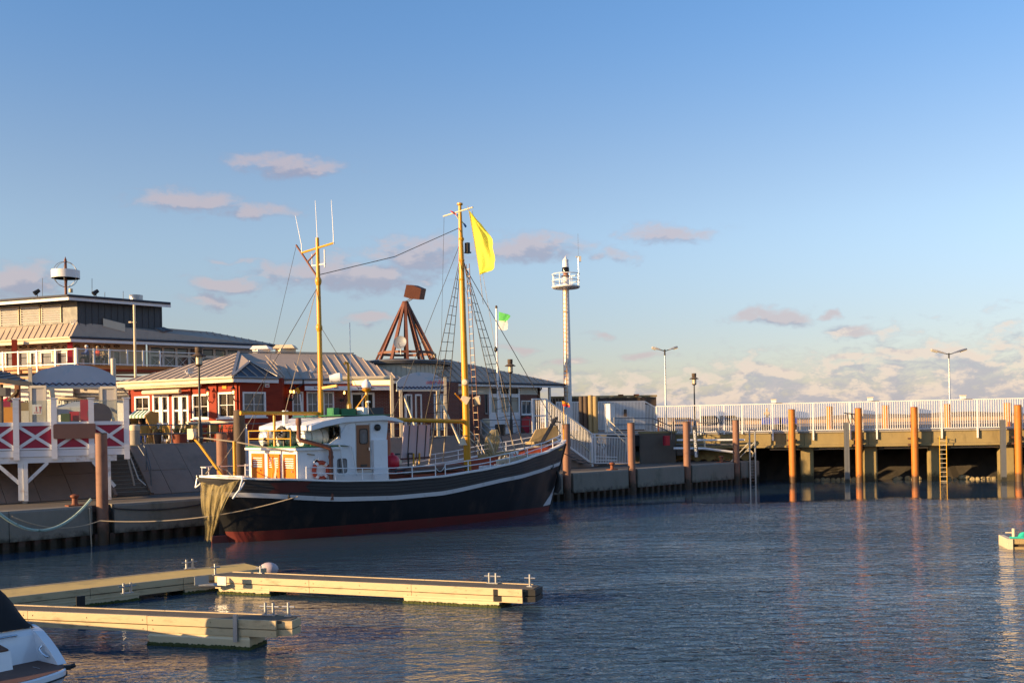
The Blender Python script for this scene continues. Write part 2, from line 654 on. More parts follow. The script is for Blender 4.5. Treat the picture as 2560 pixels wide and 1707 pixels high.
def brick_mat(name, ang, c1, c2, mortar, sc):
    m = bpy.data.materials.new(name)
    m.use_nodes = True
    t = NT(m.node_tree)
    b = t.n.get('Principled BSDF')
    geo = t.node('ShaderNodeNewGeometry')
    x, y, z = t.sep(geo.outputs['Position'])
    u = t.m('ADD', t.m('MULTIPLY', x, math.cos(ang)), t.m('MULTIPLY', y, math.sin(ang)))
    br = t.node('ShaderNodeTexBrick')
    t.put(br.inputs['Vector'], t.xyz(u, z, 0))
    br.inputs['Color1'].default_value = (*c1, 1)
    br.inputs['Color2'].default_value = (*c2, 1)
    br.inputs['Mortar'].default_value = (*mortar, 1)
    br.inputs['Scale'].default_value = sc
    br.inputs['Mortar Size'].default_value = .012
    br.inputs['Brick Width'].default_value = .25
    br.inputs['Row Height'].default_value = .08
    t.put(b.inputs['Base Color'], br.outputs[0])
    b.inputs['Roughness'].default_value = .85
    bn = t.node('ShaderNodeBump')
    bn.inputs['Strength'].default_value = .5
    bn.inputs['Distance'].default_value = .01
    t.put(bn.inputs['Height'], t.m('SUBTRACT', 1.0, br.outputs[1]))
    t.put(b.inputs['Normal'], bn.outputs[0])
    MAT[name] = m
    return m


brick_mat('brick', math.atan2(qd.y, qd.x), (.17, .035, .022), (.12, .024, .018), (.20, .15, .12), 1.0)


def glass_mat(name, tint, refl_rough=.02, alpha=.18):
    """thin pane: mostly see-through, with a fresnel reflection"""
    m = bpy.data.materials.new(name)
    m.use_nodes = True
    t = NT(m.node_tree)
    t.n.clear()
    out = t.node('ShaderNodeOutputMaterial')
    tr = t.node('ShaderNodeBsdfTransparent')
    tr.inputs[0].default_value = (*tint, 1)
    gl = t.node('ShaderNodeBsdfGlossy')
    gl.inputs['Roughness'].default_value = refl_rough
    fr = t.node('ShaderNodeFresnel')
    fr.inputs[0].default_value = 1.5
    f = t.m('MULTIPLY', fr.outputs[0], 1.0, 0, True)
    mx = t.node('ShaderNodeMixShader')
    t.put(mx.inputs[0], f)
    t.l.new(tr.outputs[0], mx.inputs[1])
    t.l.new(gl.outputs[0], mx.inputs[2])
    t.l.new(mx.outputs[0], out.inputs[0])
    MAT[name] = m
    return m


pmat('antenna_white', (.75, .75, .75), .5, var=.02)
glass_mat('clear_glass', (.82, .86, .86))


def window_mat(name, base, rough=.06, spec=.8):
    m = bpy.data.materials.new(name)
    m.use_nodes = True
    t = NT(m.node_tree)
    b = t.n.get('Principled BSDF')
    geo = t.node('ShaderNodeNewGeometry')
    n1 = t.noise(geo.outputs['Position'], 1.1, 4, .6)
    n2 = t.noise(t.vm('MULTIPLY', geo.outputs['Position'], (3, 3, .5)), 1.2, 4, .6)
    f = t.m('MULTIPLY', t.smooth(n1, .45, .65), t.smooth(n2, .4, .7))
    t.put(b.inputs['Base Color'], t.mix(f, (*base, 1), (base[0] * 3 + .02, base[1] * 3 + .015, base[2] * 3 + .01, 1)))
    b.inputs['Roughness'].default_value = rough
    b.inputs['Specular IOR Level'].default_value = spec
    bn = t.node('ShaderNodeBump')
    bn.inputs['Strength'].default_value = .06
    bn.inputs['Distance'].default_value = .05
    t.put(bn.inputs['Height'], t.noise(geo.outputs['Position'], .8, 2, .5))
    t.put(b.inputs['Normal'], bn.outputs[0])
    MAT[name] = m
    return m


window_mat('window_dark', (.014, .011, .008), spec=.2)
window_mat('window_sky', (.05, .06, .07), .05)


def net_mat(name, col, cell, alpha_hole):
    """woven net cloth: threads with open mesh between"""
    m = bpy.data.materials.new(name)
    m.use_nodes = True
    t = NT(m.node_tree)
    b = t.n.get('Principled BSDF')
    out = t.n.get('Material Output')
    geo = t.node('ShaderNodeNewGeometry')
    n1 = t.noise(t.vm('MULTIPLY', geo.outputs['Position'], (2.6, 2.6, .45)), 2.2, 5, .6)
    t.put(b.inputs['Base Color'], t.vm('SCALE', col, t.m('MULTIPLY_ADD', n1, .7, .65)))
    b.inputs['Roughness'].default_value = .9
    tr = t.node('ShaderNodeBsdfTransparent')
    tl = t.node('ShaderNodeBsdfTranslucent')
    tl.inputs[0].default_value = (col[0], col[1], col[2], 1)
    m0 = t.node('ShaderNodeMixShader')
    m0.inputs[0].default_value = .35
    t.l.new(b.outputs[0], m0.inputs[1])
    t.l.new(tl.outputs[0], m0.inputs[2])
    mx = t.node('ShaderNodeMixShader')
    t.put(mx.inputs[0], t.smooth(n1, .35, .7, alpha_hole, .95))
    t.l.new(tr.outputs[0], mx.inputs[1])
    t.l.new(m0.outputs[0], mx.inputs[2])
    t.l.new(mx.outputs[0], out.inputs[0])
    MAT[name] = m
    return m


net_mat('fish_net', (.42, .34, .16), .02, .3)


def cloth_translucent(name, col):
    m = MAT[name]
    t = NT(m.node_tree)
    b = t.n.get('Principled BSDF')
    out = t.n.get('Material Output')
    tl = t.node('ShaderNodeBsdfTranslucent')
    tl.inputs[0].default_value = (*col, 1)
    mx = t.node('ShaderNodeMixShader')
    mx.inputs[0].default_value = .5
    t.l.new(b.outputs[0], mx.inputs[1])
    t.l.new(tl.outputs[0], mx.inputs[2])
    t.l.new(mx.outputs[0], out.inputs[0])


cloth_translucent('flag_yellow', (.98, .93, .2))
cloth_translucent('flag_white', (.85, .83, .8))
cloth_translucent('flag_green', (.1, .6, .1))


def water_mat():
    m = bpy.data.materials.new('harbour_water')
    m.use_nodes = True
    t = NT(m.node_tree)
    b = t.n.get('Principled BSDF')
    b.inputs['Base Color'].default_value = (.032, .066, .105, 1)
    b.inputs['Roughness'].default_value = .04
    b.inputs['IOR'].default_value = 1.33
    b.inputs['Specular IOR Level'].default_value = .5
    geo = t.node('ShaderNodeNewGeometry')
    pos = geo.outputs['Position']
    x, y, z = t.sep(pos)
    # the water near the bridge and right under the quay lies in the lee
    dq = t.m('ADD', t.m('MULTIPLY', x, -qn.x), t.m('MULTIPLY', t.m('SUBTRACT', y, 54.2), -qn.y))
    wob = t.m('MULTIPLY', t.m('SUBTRACT', t.noise(pos, .13, 3, .5), .5), 7.0)
    wind = t.smooth(t.m('ADD', t.m('SUBTRACT', 53.3, y), wob), -1.5, 1.5, .045, 1.0)
    wind = t.m('MULTIPLY', wind, t.smooth(t.m('ADD', dq, wob), 1.5, 6.0, .25, 1.0))
    gust = t.smooth(t.noise(t.vm('MULTIPLY', pos, (.35, 1.1, 1)), .14, 4, .6), .34, .66, .45, 1.5)
    wind = t.m('MULTIPLY', wind, gust)
    # shelter around the pontoons in the near left corner
    near = t.smooth(t.m('ADD', x, t.m('MULTIPLY', t.m('SUBTRACT', y, 24.0), -.25)), -9.0, 1.5, .22, 1.0)
    wind = t.m('MULTIPLY', wind, near)
    sw = t.vm('MULTIPLY', pos, (.75, 1.5, 1))
    h = t.m('MULTIPLY', t.noise(sw, 1.15, 3, .5, .4), .42)
    h = t.m('ADD', h, t.m('MULTIPLY', t.noise(sw, 2.4, 3, .6, .6), .6))
    h = t.m('ADD', h, t.m('MULTIPLY', t.noise(sw, 7.0, 2, .5), .10))
    bn = t.node('ShaderNodeBump')
    bn.inputs['Distance'].default_value = .17
    bn.inputs['Strength'].default_value = 1.0
    t.put(bn.inputs['Height'], t.m('MULTIPLY', h, wind))
    t.put(b.inputs['Normal'], bn.outputs[0])
    MAT['water'] = m


water_mat()
M = MAT

# ================================================================== SETTING
B0 = V((19.5, 69.4, 0))
bd = V((.985, -.173, 0)).normalized()
bn = V((-bd.y, bd.x, 0))


def B(s, d, z=0.0):
    return B0 + bd * s + bn * d + V((0, 0, z))


ZA, ZP = 1.55, 3.8          # apron and promenade levels
DA, DP = 4.9, 7.5           # inland distance of slope foot and promenade edge

mb = MB()
mb.poly((-400, -60, 0), (500, -60, 0), (500, 600, 0), (-400, 600, 0))
struct('water', mb, M['water'])
mb = MB()
mb.poly((-900, -300, -4.0), (900, -300, -4.0), (900, 2500, -4.0), (-900, 2500, -4.0))
struct('seabed', mb, M['dark_rock'])

# promenade ground (a slab with a real edge towards the slope)
mb = MB()
a, b_, c_, d_ = Q(-120, DP, ZP), Q(14, DP, ZP), Q(14, 260, ZP), Q(-120, 260, ZP)
mb.prism([p - V((0, 0, 3.2)) for p in (a, b_, c_, d_)], (0, 0, 3.2))
struct('promenade', mb, M['promenade'])
mb = MB()
for k in range(40):
    t0 = -60 + k * 1.85
    mb.obox(Q(t0 + .01, DP - .02, ZP - .16), qd * 1.83, qn * .38, V((0, 0, .175)))
struct('kerb', mb, M['concrete'])

# quay apron, capping blocks, sheet piling
apron = MB()
apron.prism([Q(-60, .55, ZA - 1.0), Q(23.6, .55, ZA - 1.0), Q(23.6, DA + 1.2, ZA - 1.0), Q(-60, DA + 1.2, ZA - 1.0)], (0, 0, .98))
struct('quay_apron', apron, M['concrete_dark'])
quay = thing('quay_wall', 'low concrete quay wall with rusty sheet piling behind the fishing boat', 'quay wall', Q(0, 0, 0))
pile_ts = [-22.0, -16.9, -8.3, -2.3, 4.3, 10.0, 15.5, 21.0]
edges = [-60, -51, -43, -35, -28.5] + sum([[p - .42, p + .42] for p in pile_ts], []) + [23.6]
for i in range(0, len(edges) - 1):
    t0, t1 = edges[i], edges[i + 1]
    if t1 - t0 < .9:
        mb = MB()      # recess behind the fender pile
        mb.obox(Q(t0, .45, .35), qd * (t1 - t0), qn * .3, V((0, 0, ZA - .35)))
        mb.build('recess_block', M['concrete_dark'], quay, smooth=False)
        continue
    n = max(1, round((t1 - t0) / 3.3))
    for k in range(n):
        ta = t0 + (t1 - t0) * k / n + .012
        tb = t0 + (t1 - t0) * (k + 1) / n - .012
        mb = MB()
        prof = [(0.0, .42), (0.0, ZA - .06), (.06, ZA + .02), (.75, ZA + .02), (.75, .42)]
        mb.prism([Q(ta, d, z) for d, z in prof], qd * (tb - ta))
        mb.build('quay_block', M['quay_face'], quay, smooth=False)
sp = None
for k in range(150):
    t0 = -60 + k * .56
    if t0 > 23.4:
        break
    mb = MB()
    prof = [(0, .34), (.10, .34), (.17, .06), (.39, .06), (.46, .34), (.56, .34)]
    for i in range(5):
        (x0, y0), (x1, y1) = prof[i], prof[i + 1]
        mb.poly(Q(t0 + x0, y0, -3), Q(t0 + x1, y1, -3), Q(t0 + x1, y1, .45), Q(t0 + x0, y0, .45))
    mb.build('sheet_pile', M['sheet_pile'], quay, smooth=False)
mb = MB()
mb.obox(Q(23.45, .1, -3), qd * .2, qn * 5, V((0, 0, 3 + ZA)))
mb.build('end_wall', M['quay_face'], quay, smooth=False)

# paved slope between apron and promenade
emb = MB()
emb.prism([Q(-60, DA, ZA - .06), Q(-60, DP, ZP - .12), Q(-60, DP, 0), Q(-60, DA, 0)], qd * 74)
emb_o = struct('embankment', emb, M['concrete_dark'])
STAIRS = [(-19.75, -17.95), (2.6, 4.2), (11.9, 13.2)]
sl = (Q(0, DP, ZP) - Q(0, DA, ZA))
sn = qd.cross(sl).normalized()
if sn.z < 0:
    sn = -sn
tcur = -50.0
while tcur < 13.8:
    w = 1.36
    t1 = tcur + w
    for a, b_ in STAIRS:
        if tcur < a < t1:
            t1 = a
        if a <= tcur < b_:
            tcur = b_
            t1 = b_ + .9
    t1 = min(t1, 14.0)
    if t1 - tcur > .08:
        for r in range(2):
            f0, f1 = (0, .46) if r == 0 else (.465, 1.0)
            mb = MB()
            lift = rnd.uniform(-.012, .012)
            mb.obox(Q(tcur + .012, DA, ZA) + sl * f0 + sn * (lift - .07), qd * (t1 - tcur - .024), sl * (f1 - f0 - .004), sn * .075)
            mb.build('paving_slab', M['slab'], emb_o, smooth=False)
    tcur = t1


def stair(t0, t1, label, n=13):
    base = Q((t0 + t1) / 2, DA, ZA)
    st = thing('stair', label, 'stairs', base)
    for k in range(n):
        f = k / n
        mb = MB()
        mb.obox(Q(t0 + .14, DA + (DP - DA) * f - .02, ZA + (ZP - ZA) * f), qd * (t1 - t0 - .28), qn * (DP - DA) / n * 1.12, V((0, 0, (ZP - ZA) / n)))
        mb.mi[1] = 1  # paler top face: light on the treads put into the colour, against terrace shade
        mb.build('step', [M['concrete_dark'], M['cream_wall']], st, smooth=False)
    for tt in (t0, t1 - .14):
        mb = MB()
        mb.obox(Q(tt, DA - .05, ZA - .05) + sn * -.02, qd * .14, sl, sn * .2)
        mb.build('stringer', M['slab'], st, smooth=False)
    return st


def handrail(pts, label, h=.9, name='stair_handrail', mat='steel', group=None):
    """pts along the foot of the rail"""
    hr = thing(name, label, 'handrail', pts[0], group=group)
    up = V((0, 0, h))
    for k, fr in enumerate((1.0, .52)):
        mb = MB()
        mb.path([p + up * fr for p in pts], .028, 6)
        mb.build('rail', M[mat], hr)
    for p in pts:
        mb = MB()
        mb.tube(p - V((0, 0, .05)), p + up, .026, n=6)
        mb.build('post', M[mat], hr)
    return hr


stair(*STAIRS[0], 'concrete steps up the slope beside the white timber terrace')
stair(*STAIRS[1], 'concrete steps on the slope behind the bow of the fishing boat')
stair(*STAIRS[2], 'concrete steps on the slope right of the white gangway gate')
handrail([Q(-17.85, DP, ZP), Q(-17.85, DP - 1.7, ZP - 1.1), Q(-17.85, DA + .4, ZA + .26)], 'dark handrail down the steps beside the white terrace', mat='steel_dark')
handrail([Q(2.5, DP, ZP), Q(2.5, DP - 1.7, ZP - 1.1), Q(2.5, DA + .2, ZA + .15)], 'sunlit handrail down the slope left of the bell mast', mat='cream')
handrail([Q(4.3, DP, ZP), Q(4.3, DP - 1.7, ZP - 1.1), Q(4.3, DA + .2, ZA + .15)], 'steel handrail down the slope right behind the boat mast')
handrail([Q(13.3, DP - .3, ZP - .1), Q(13.3, DP - 1.9, ZP - 1.2), Q(13.3, DA + .3, ZA + .2)], 'grey handrail on the steps near the red rescue box')

# land behind the bridge
mb = MB()
mb.prism([B(-12, .9, 2.7), B(80, .9, 2.7), B(80, 60, 2.7), B(-25, 60, 2.7)], (0, 0, .78))
struct('pier_road', mb, M['asphalt'])
mb = MB()
mb.prism([V((-150, 150, 1.5)), V((420, 128, 1.5)), V((420, 400, 1.5)), V((-150, 400, 1.5))], (0, 0, 1.9))
struct('sand_flat', mb, M['sand'])
mb = MB()


def bw(u, v):
    x = -60 + 420 * u
    y = 235 - 18 * u + v * 30
    prof = math.sin(math.pi * min(1, max(0, v))) ** .5
    hgt = 3.3 + prof * (1.55 + .35 * math.sin(u * 37) + .25 * math.sin(u * 91 + 2) + .25 * rnd.random())
    return V((x, y, hgt))


mb.grid(bw, 150, 6)
struct('breakwater', mb, M['breakwater'])
mb = MB()
mb.obox(V((-50, 205, 3.3)), V((380, -14, 0)), V((.3, 6, 0)), V((0, 0, .85)))
struct('sea_wall', mb, M['sand'])

# ------------------------------------------------------------------ bridge
bridge = thing('pier_bridge', 'concrete pier bridge on pillars with dark water beneath', 'bridge', B(3, .7, 0))
brk = [-9.6, -5.5, -1.2, .9, 5.2, 9.35, 14.1, 18.8, 23.5, 28.2]
for i in range(len(brk) - 1):
    s0, s1 = brk[i] + .01, brk[i + 1] - .01
    mb = MB()
    prof = [(.72, 3.45), (.72, 2.66), (.60, 2.58), (.60, 2.45), (1.2, 2.45), (1.2, 3.45)]
    mb.prism([B(s0, d, z) for d, z in prof], bd * (s1 - s0))
    mb.build('edge_beam', M['concrete_warm'], bridge, smooth=False)
mb = MB()
mb.prism([B(-9.6, .62, 3.455), B(28.2, .62, 3.455), B(28.2, 9, 3.455), B(-9.6, 9, 3.455)], (0, 0, .11))
mb.build('deck', M['concrete'], bridge, smooth=False)
for s0, s1 in ((-1.4, .75), (1.7, 5.0), (6.2, 9.3), (10.2, 14.0), (14.8, 19)):
    mb = MB()
    mb.tube(B(s0, 1.5, 2.31), B(s1, 1.5, 2.31), .07, n=8)
    mb.build('service_pipe', M['cream'], bridge)
for s in (1.15, 5.45, 9.75, 14.35, 19.0, 23.6):
    mb = MB()
    mb.obox(B(s - .42, 1.25, -3), bd * .84, bn * .8, V((0, 0, 5.45)))
    mb.build('pillar', M['concrete_warm'], bridge, smooth=False)
for s in (1.6, 6.0, 10.4, 15):
    mb = MB()
    mb.obox(B(s, 1.3, 2.2), bd * .35, bn * 6, V((0, 0, .25)))
    mb.build('cross_beam', M['concrete_dark'], bridge, smooth=False)
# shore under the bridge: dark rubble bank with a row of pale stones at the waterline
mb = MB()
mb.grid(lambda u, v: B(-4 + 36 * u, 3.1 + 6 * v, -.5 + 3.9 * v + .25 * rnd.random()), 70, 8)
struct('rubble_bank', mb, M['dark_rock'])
mb = MB()
rock_protos = []
for k in range(5):
    m2 = MB()
    m2.sphere((0, 0, 0), .22, 9, 6, (1.25, .9, .8))
    m2.v = [(x * rnd.uniform(.8, 1.2), y * rnd.uniform(.8, 1.2), z * rnd.uniform(.75, 1.15)) for x, y, z in m2.v]
    rock_protos.append(m2.mesh('shore_stone', M['rock'], V((0, 0, 0)), False))
for k in range(34):
    s = 2.0 + k * .36 + rnd.uniform(-.1, .1)
    if 5.0 < s < 6.2 or 9.0 < s < 10.4 or (6.2 < s < 7.2):
        continue
    o = bpy.data.objects.new('shore_stone', rock_protos[k % 5])
    COL.objects.link(o)
    o.location = B(s, 2.75 + rnd.uniform(-.08, .12), rnd.uniform(-.02, .14))
    o.rotation_euler = (rnd.uniform(-.4, .4), rnd.uniform(-.4, .4), rnd.uniform(0, 6))
    f = rnd.uniform(.75, 1.2)
    o.scale = (f, f, f)
    tag(o, 'pale stone in the row at the waterline under the bridge', 'stone', 'stones at the waterline under the bridge')

# white bridge railing, every baluster its own piece
rail = thing('bridge_railing', 'tall white steel railing along the pier bridge', 'railing', B(0, .6, 3.5))
mb = MB()
mb.beam(B(-9.4, .6, 5.53), B(26, .6, 5.6), .07, .06)
mb.build('top_rail', M['white_paint'], rail, smooth=False)
mb = MB()
mb.beam(B(-9.4, .6, 3.64), B(26, .6, 3.66), .06, .05)
mb.build('bottom_rail', M['white_paint'], rail, smooth=False)
balm = MB()
balm.box((0, 0, 0), .036, .036, 1.89, math.atan2(bd.y, bd.x))
bal_mesh = balm.mesh('baluster', M['white_paint'], V((0, 0, 0)), False)


def put(mesh, name, loc, parent):
    o = bpy.data.objects.new(name, mesh)
    COL.objects.link(o)
    o.parent = parent
    o.location = V(loc) - rootloc(parent)
    return o


s = -9.3
while s < 26:
    put(bal_mesh, 'baluster', B(s, .6, 3.65 + .0006 * s), rail)
    s += .152
post_s = [-9.35, -6.25, -4.6, -3.35, -1.25, 1.5, 4.0, 5.75, 8.05, 10.0, 12.3, 15.6, 18, 20.5, 23, 25.5]
for s in post_s:
    mb = MB()
    lo = 2.95 if s > -2 else 3.45
    mb.obox(B(s - .05, .585 - .05, lo), bd * .10, bn * .09, V((0, 0, 5.52 - lo)))
    mb.build('railing_post', M['white_paint'], rail, smooth=False)
for px, s in ((1937, -1.15), (2172, 5.35), (2402, 11.4)):
    lb = thing('railing_lamp', {1937: 'white box lamp on the bridge railing nearest the tide gauge', 2172: 'white box lamp on the bridge railing left of the ladder',
                                2402: 'white box lamp on the bridge railing by the distant street lamp'}[px], 'lamp', B(s, .6, 5.57), group='box lamps on the bridge railing')
    mb = MB()
    mb.obox(B(s - .16, .45, 5.62), bd * .32, bn * .3, V((0, 0, .2)))
    mb.build('housing', M['white_paint'], lb, smooth=False)
    mb = MB()
    mb.obox(B(s - .19, .42, 5.82), bd * .38, bn * .36, V((0, 0, .05)))
    mb.build('lid', M['cream'], lb, smooth=False)
    mb = MB()
    mb.obox(B(s + .1, .55, 5.575), bd * .5, bn * .06, V((0, 0, .04)))
    mb.build('arm', M['steel_dark'], lb, smooth=False)
far = thing('pier_guardrail', 'low grey guard rail on the far side of the pier road', 'railing', B(0, 9, 3.5))
for z in (.95, .5):
    mb = MB()
    mb.tube(B(-9, 8.8, 3.56 + z), B(32, 8.8, 3.56 + z), .025, n=6)
    mb.build('rail', M['steel'], far)
for k in range(20):
    mb = MB()
    mb.tube(B(-9 + k * 2.1, 8.8, 3.56), B(-9 + k * 2.1, 8.8, 4.5), .025, n=6)
    mb.build('post', M['steel'], far)

# ------------------------------------------------------------------ piles


def pile(loc, r, top, mat, label, group, br=None, name='mooring_pile'):
    p = thing(name, label, 'pile', loc, group=group)
    mb = MB()
    mb.tube(V(loc) + V((0, 0, -3)), V(loc) + V((0, 0, top - .03)), r, n=18)
    mb.build('shaft', M[mat], p)
    mb = MB()
    mb.lathe([(r - .004, top - .03), (r * 1.012, top - .028), (r * .96, top + .012), (.001, top + .02)], V(loc), 18)
    mb.build('cap', M['bollard_rust' if mat == 'pile_orange' else 'tar_wood'], p)
    if br:
        for z in (br, br - .42):
            mb = MB()
            mb.obox(V(loc) + br_dir[1] * .12 - br_dir[0] * (r + .12) + V((0, 0, z)), br_dir[0] * (2 * r + .24), br_dir[1] * .35, V((0, 0, .13)))
            mb.build('bracket', M['sheet_pile'], p, smooth=False)
    return p


br_dir = (qd, qn)
names = ['rusty brown fender pile in front of the white timber terrace', 'grey brown fender pile behind the stern of the fishing boat', 'rusty fender pile half hidden behind the pink board on the boat',
         'fender pile hidden behind the fishing boat hull', 'rusty pile right beside the bow of the fishing boat', 'rusty pile at the right end of the white gangway gate',
         'rusty pile in front of the slope left of the tide gauge', 'rusty pile at the far right end of the low quay']
tops = [4.4, 4.3, 4.2, 1.7, 4.4, 4.4, 4.4, 4.45]
for t0, nm, tp in zip(pile_ts, names, tops):
    pile(Q(t0, .1, 0), .225, tp, 'pile_rust', nm, 'fender piles along the low quay', 1.3)
pile(Q(-15.55, 1.1, 0), .25, 5.3, 'tar_wood', 'thick dark timber pile behind the aft gallows of the boat', 'fender piles along the low quay')
br_dir = (bd, bn)
for s, nm in ((0.0, 'bright orange pile at the left end of the bridge'), (4.45, 'bright orange pile with an iron arm at its head'), (8.1, 'bright orange pile left of the bridge ladder'),
              (14.7, 'bright orange pile near the right edge of the picture'), (19.2, 'bright orange pile just outside the right edge')):
    pile(B(s, 0, 0), .235, 5.12, 'pile_orange', nm, 'orange piles in front of the bridge', 2.9)
for s, nm in ((3.5, 'orange pile behind the railing above the left grey steel pile'), (7.6, 'orange pile behind the railing left of the ladder'), (12.0, 'orange pile behind the railing by the third box lamp'), (16.2, 'orange pile behind the railing at the right edge')):
    pile(B(s, 7.2, 0), .25, 5.35, 'pile_orange', nm, 'orange piles on the far side of the bridge', 2.9)
for s, nm in ((3.65, 'grey steel H section pile left of the orange pile with the iron arm'), (13.75, 'grey steel H section pile near the right edge')):
    p = thing('steel_pile', nm, 'pile', B(s, .05, 0), group='grey steel piles before the bridge')
    mb = MB()
    for dd in (-.13, .11):
        mb.obox(B(s - .16, .05 + dd, -3), bd * .32, bn * .03, V((0, 0, 7.15)))
    mb.obox(B(s - .012, -.08, -3), bd * .024, bn * .24, V((0, 0, 7.0)))
    mb.build('shaft', M['steel_dark'], p, smooth=False)
mb = MB()
c = B(4.45, 0, 4.75)
mb.beam(c - bd * .95 + V((0, 0, .05)), c + bd * .25 - V((0, 0, .1)), .09, .07)
mb.beam(c - bd * .75, c - bd * .55 - V((0, 0, .75)), .05, .05)
mb.beam(c - bd * .5, c - bd * .15 - V((0, 0, .7)), .05, .05)
mb.beam(c - bd * .55 + V((0, 0, -.35)), c - bd * .28 - V((0, 0, .35)), .04, .04)
single('iron_davit', mb, M['black_iron'], 'black iron arm bracket on the head of the second orange pile', 'bracket', smooth=False, base=c)

# ladder on the bridge front
ld = thing('bridge_ladder', 'yellowish steel ladder hanging from the bridge beam to the water', 'ladder', B(9.95, .15, 0))
for s in (9.75, 10.19):
    mb = MB()
    mb.tube(B(s, .2, -.3), B(s, .2, 3.1), .025, n=6)
    mb.build('stile', M['yellow_rail'], ld)
    mb = MB()
    mb.tube(B(s, .2, 2.95), B(s, .72, 2.95), .02, n=6)
    mb.build('bracket', M['black_iron'], ld)
for k in range(10):
    mb = MB()
    mb.tube(B(9.75, .2, .05 + k * .305), B(10.19, .2, .05 + k * .305), .022, n=6)
    mb.build('rung', M['cream'], ld)

# galvanised ladder hoop at the quay end
lh = thing('quay_ladder', 'tall galvanised ladder hoop at the end of the low quay', 'ladder', Q(22.6, -.05, 0))
for t0 in (22.3, 22.95):
    mb = MB()
    mb.tube(Q(t0, -.12, -.4), Q(t0, -.12, 3.75), .06, n=8)
    mb.build('stile', M['steel'], lh)
mb = MB()
mb.tube(Q(22.27, -.12, 3.75), Q(22.98, -.12, 3.75), .06, n=8)
mb.build('top_bar', M['steel'], lh)
for k in range(8):
    mb = MB()
    mb.tube(Q(22.3, -.1, .2 + .2 * k), Q(22.95, -.1, .2 + .2 * k), .02, n=6)
    mb.build('rung', M['steel'], lh)
for t0 in (22.3, 22.95):
    mb = MB()
    mb.beam(Q(t0, -.1, 2.9), Q(t0 - .5, 1.1, ZA), .06, .06)
    mb.build('brace', M['steel'], lh, smooth=False)

# bollards on the apron
for t0, nm in ((-22.9, 'rusty bollard on the quay left of the terrace pile with the green rope'), (4.0 - 1.3, 'rusty bollard on the quay under the bow of the boat'), (8.7, 'rusty bollard on the quay at the foot of the white gate'), (19.9, 'rusty bollard on the quay near its right end')):
    p = Q(t0, .55, ZA + .02)
    bo = thing('bollard', nm, 'bollard', p, group='bollards on the low quay')
    mb = MB()
    mb.box(p, .62, .42, .05, math.atan2(qd.y, qd.x))
    mb.build('base_plate', M['bollard_rust'], bo, smooth=False)
    mb = MB()
    mb.lathe([(.15, .05), (.11, .1), (.1, .3), (.17, .36), (.17, .42), (.08, .46), (.001, .465)], p, 14)
    mb.build('post', M['bollard_rust'], bo)

# promenade railing along the top of the slope
pr = thing('promenade_railing', 'grey two bar railing along the promenade edge above the slope', 'railing', Q(-5, DP + .1, ZP))
segs = [(-17.85, 2.45), (4.3, 8.6)]
for t0, t1 in segs:
    for z in (.93, .5):
        mb = MB()
        mb.tube(Q(t0, DP + .12, ZP + z), Q(t1, DP + .12, ZP + z), .03, n=6)
        mb.build('rail', M['steel_dark'], pr)
    n = max(2, round((t1 - t0) / 2.0))
    for k in range(n + 1):
        tt = t0 + (t1 - t0) * k / n
        mb = MB()
        mb.tube(Q(tt, DP + .12, ZP), Q(tt, DP + .12, ZP + .93), .026, n=6)
        mb.lathe([(.09, 0), (.09, .03), (.001, .035)], Q(tt, DP + .12, ZP + .015), 8)
        mb.build('post', M['steel'], pr)

# ================================================================== FISHING BOAT
HEAD = rad(42.0)
KS = 1.02          # the boat lies a touch deeper and further off
SHIP0 = V((-11.4 * KS, 38.6 * KS, CAMH * (1 - KS)))
sA = V((math.cos(HEAD), math.sin(HEAD), 0))
sP = V((-math.sin(HEAD), math.cos(HEAD), 0))


def SW(x, y, z):
    return SHIP0 + (sA * x + sP * y + V((0, 0, z))) * KS


def ship_x(px, py, x):
    """own (y, z) on the boat's cross plane x seen at a photo point"""
    r = px_dir(px, py)
    o = V((0, 0, CAMH))
    w = o + r * ((SHIP0 + sA * (x * KS) - o).dot(sA) / r.dot(sA)) - SHIP0
    return w.dot(sP) / KS, w.z / KS


def ship_y(px, py, y):
    r = px_dir(px, py)
    o = V((0, 0, CAMH))
    w = o + r * ((SHIP0 + sP * (y * KS) - o).dot(sP) / r.dot(sP)) - SHIP0
    return w.dot(sA) / KS, w.z / KS


boat = thing('fishing_boat', 'black hulled wooden fishing cutter with white wheelhouse and two yellow masts', 'fishing boat', SHIP0, HEAD)
boat.scale = (KS, KS, KS)


def lerp_tab(tab, x):
    if x <= tab[0][0]:
        return tab[0][1]
    for (a, fa), (b, fb) in zip(tab, tab[1:]):
        if x <= b:
            t = (x - a) / (b - a)
            t = t * t * (3 - 2 * t) * .35 + t * .65
            return fa + (fb - fa) * t
    return tab[-1][1]


SHEER = [(-.9, 2.66), (0, 2.58), (1.5, 2.49), (4.25, 2.30), (6.5, 2.22), (8.9, 2.25), (11, 2.40), (13, 2.60), (15.6, 2.97), (18.2, 3.33), (19.05, 3.56)]
STRIPE = [(-.9, 2.08), (0.1, 1.98), (4.2, 1.60), (6.5, 1.52), (8.9, 1.55), (13, 1.95), (18.2, 2.40), (19.05, 2.55)]
REDTOP = [(0, .50), (4, .52), (9, .50), (14, .42), (18, .28)]
BDECK = [(0, 0), (.012, .75), (.03, 1.15), (.06, 1.6), (.12, 2.08), (.2, 2.38), (.32, 2.55), (.5, 2.6), (.65, 2.5), (.76, 2.2), (.85, 1.65), (.92, 1.02), (.97, .45), (1, 0)]
BWL = [(0, .02), (.05, .12), (.15, .75), (.28, 1.5), (.45, 1.95), (.6, 1.85), (.75, 1.25), (.87, .55), (.95, .16), (1, .02)]


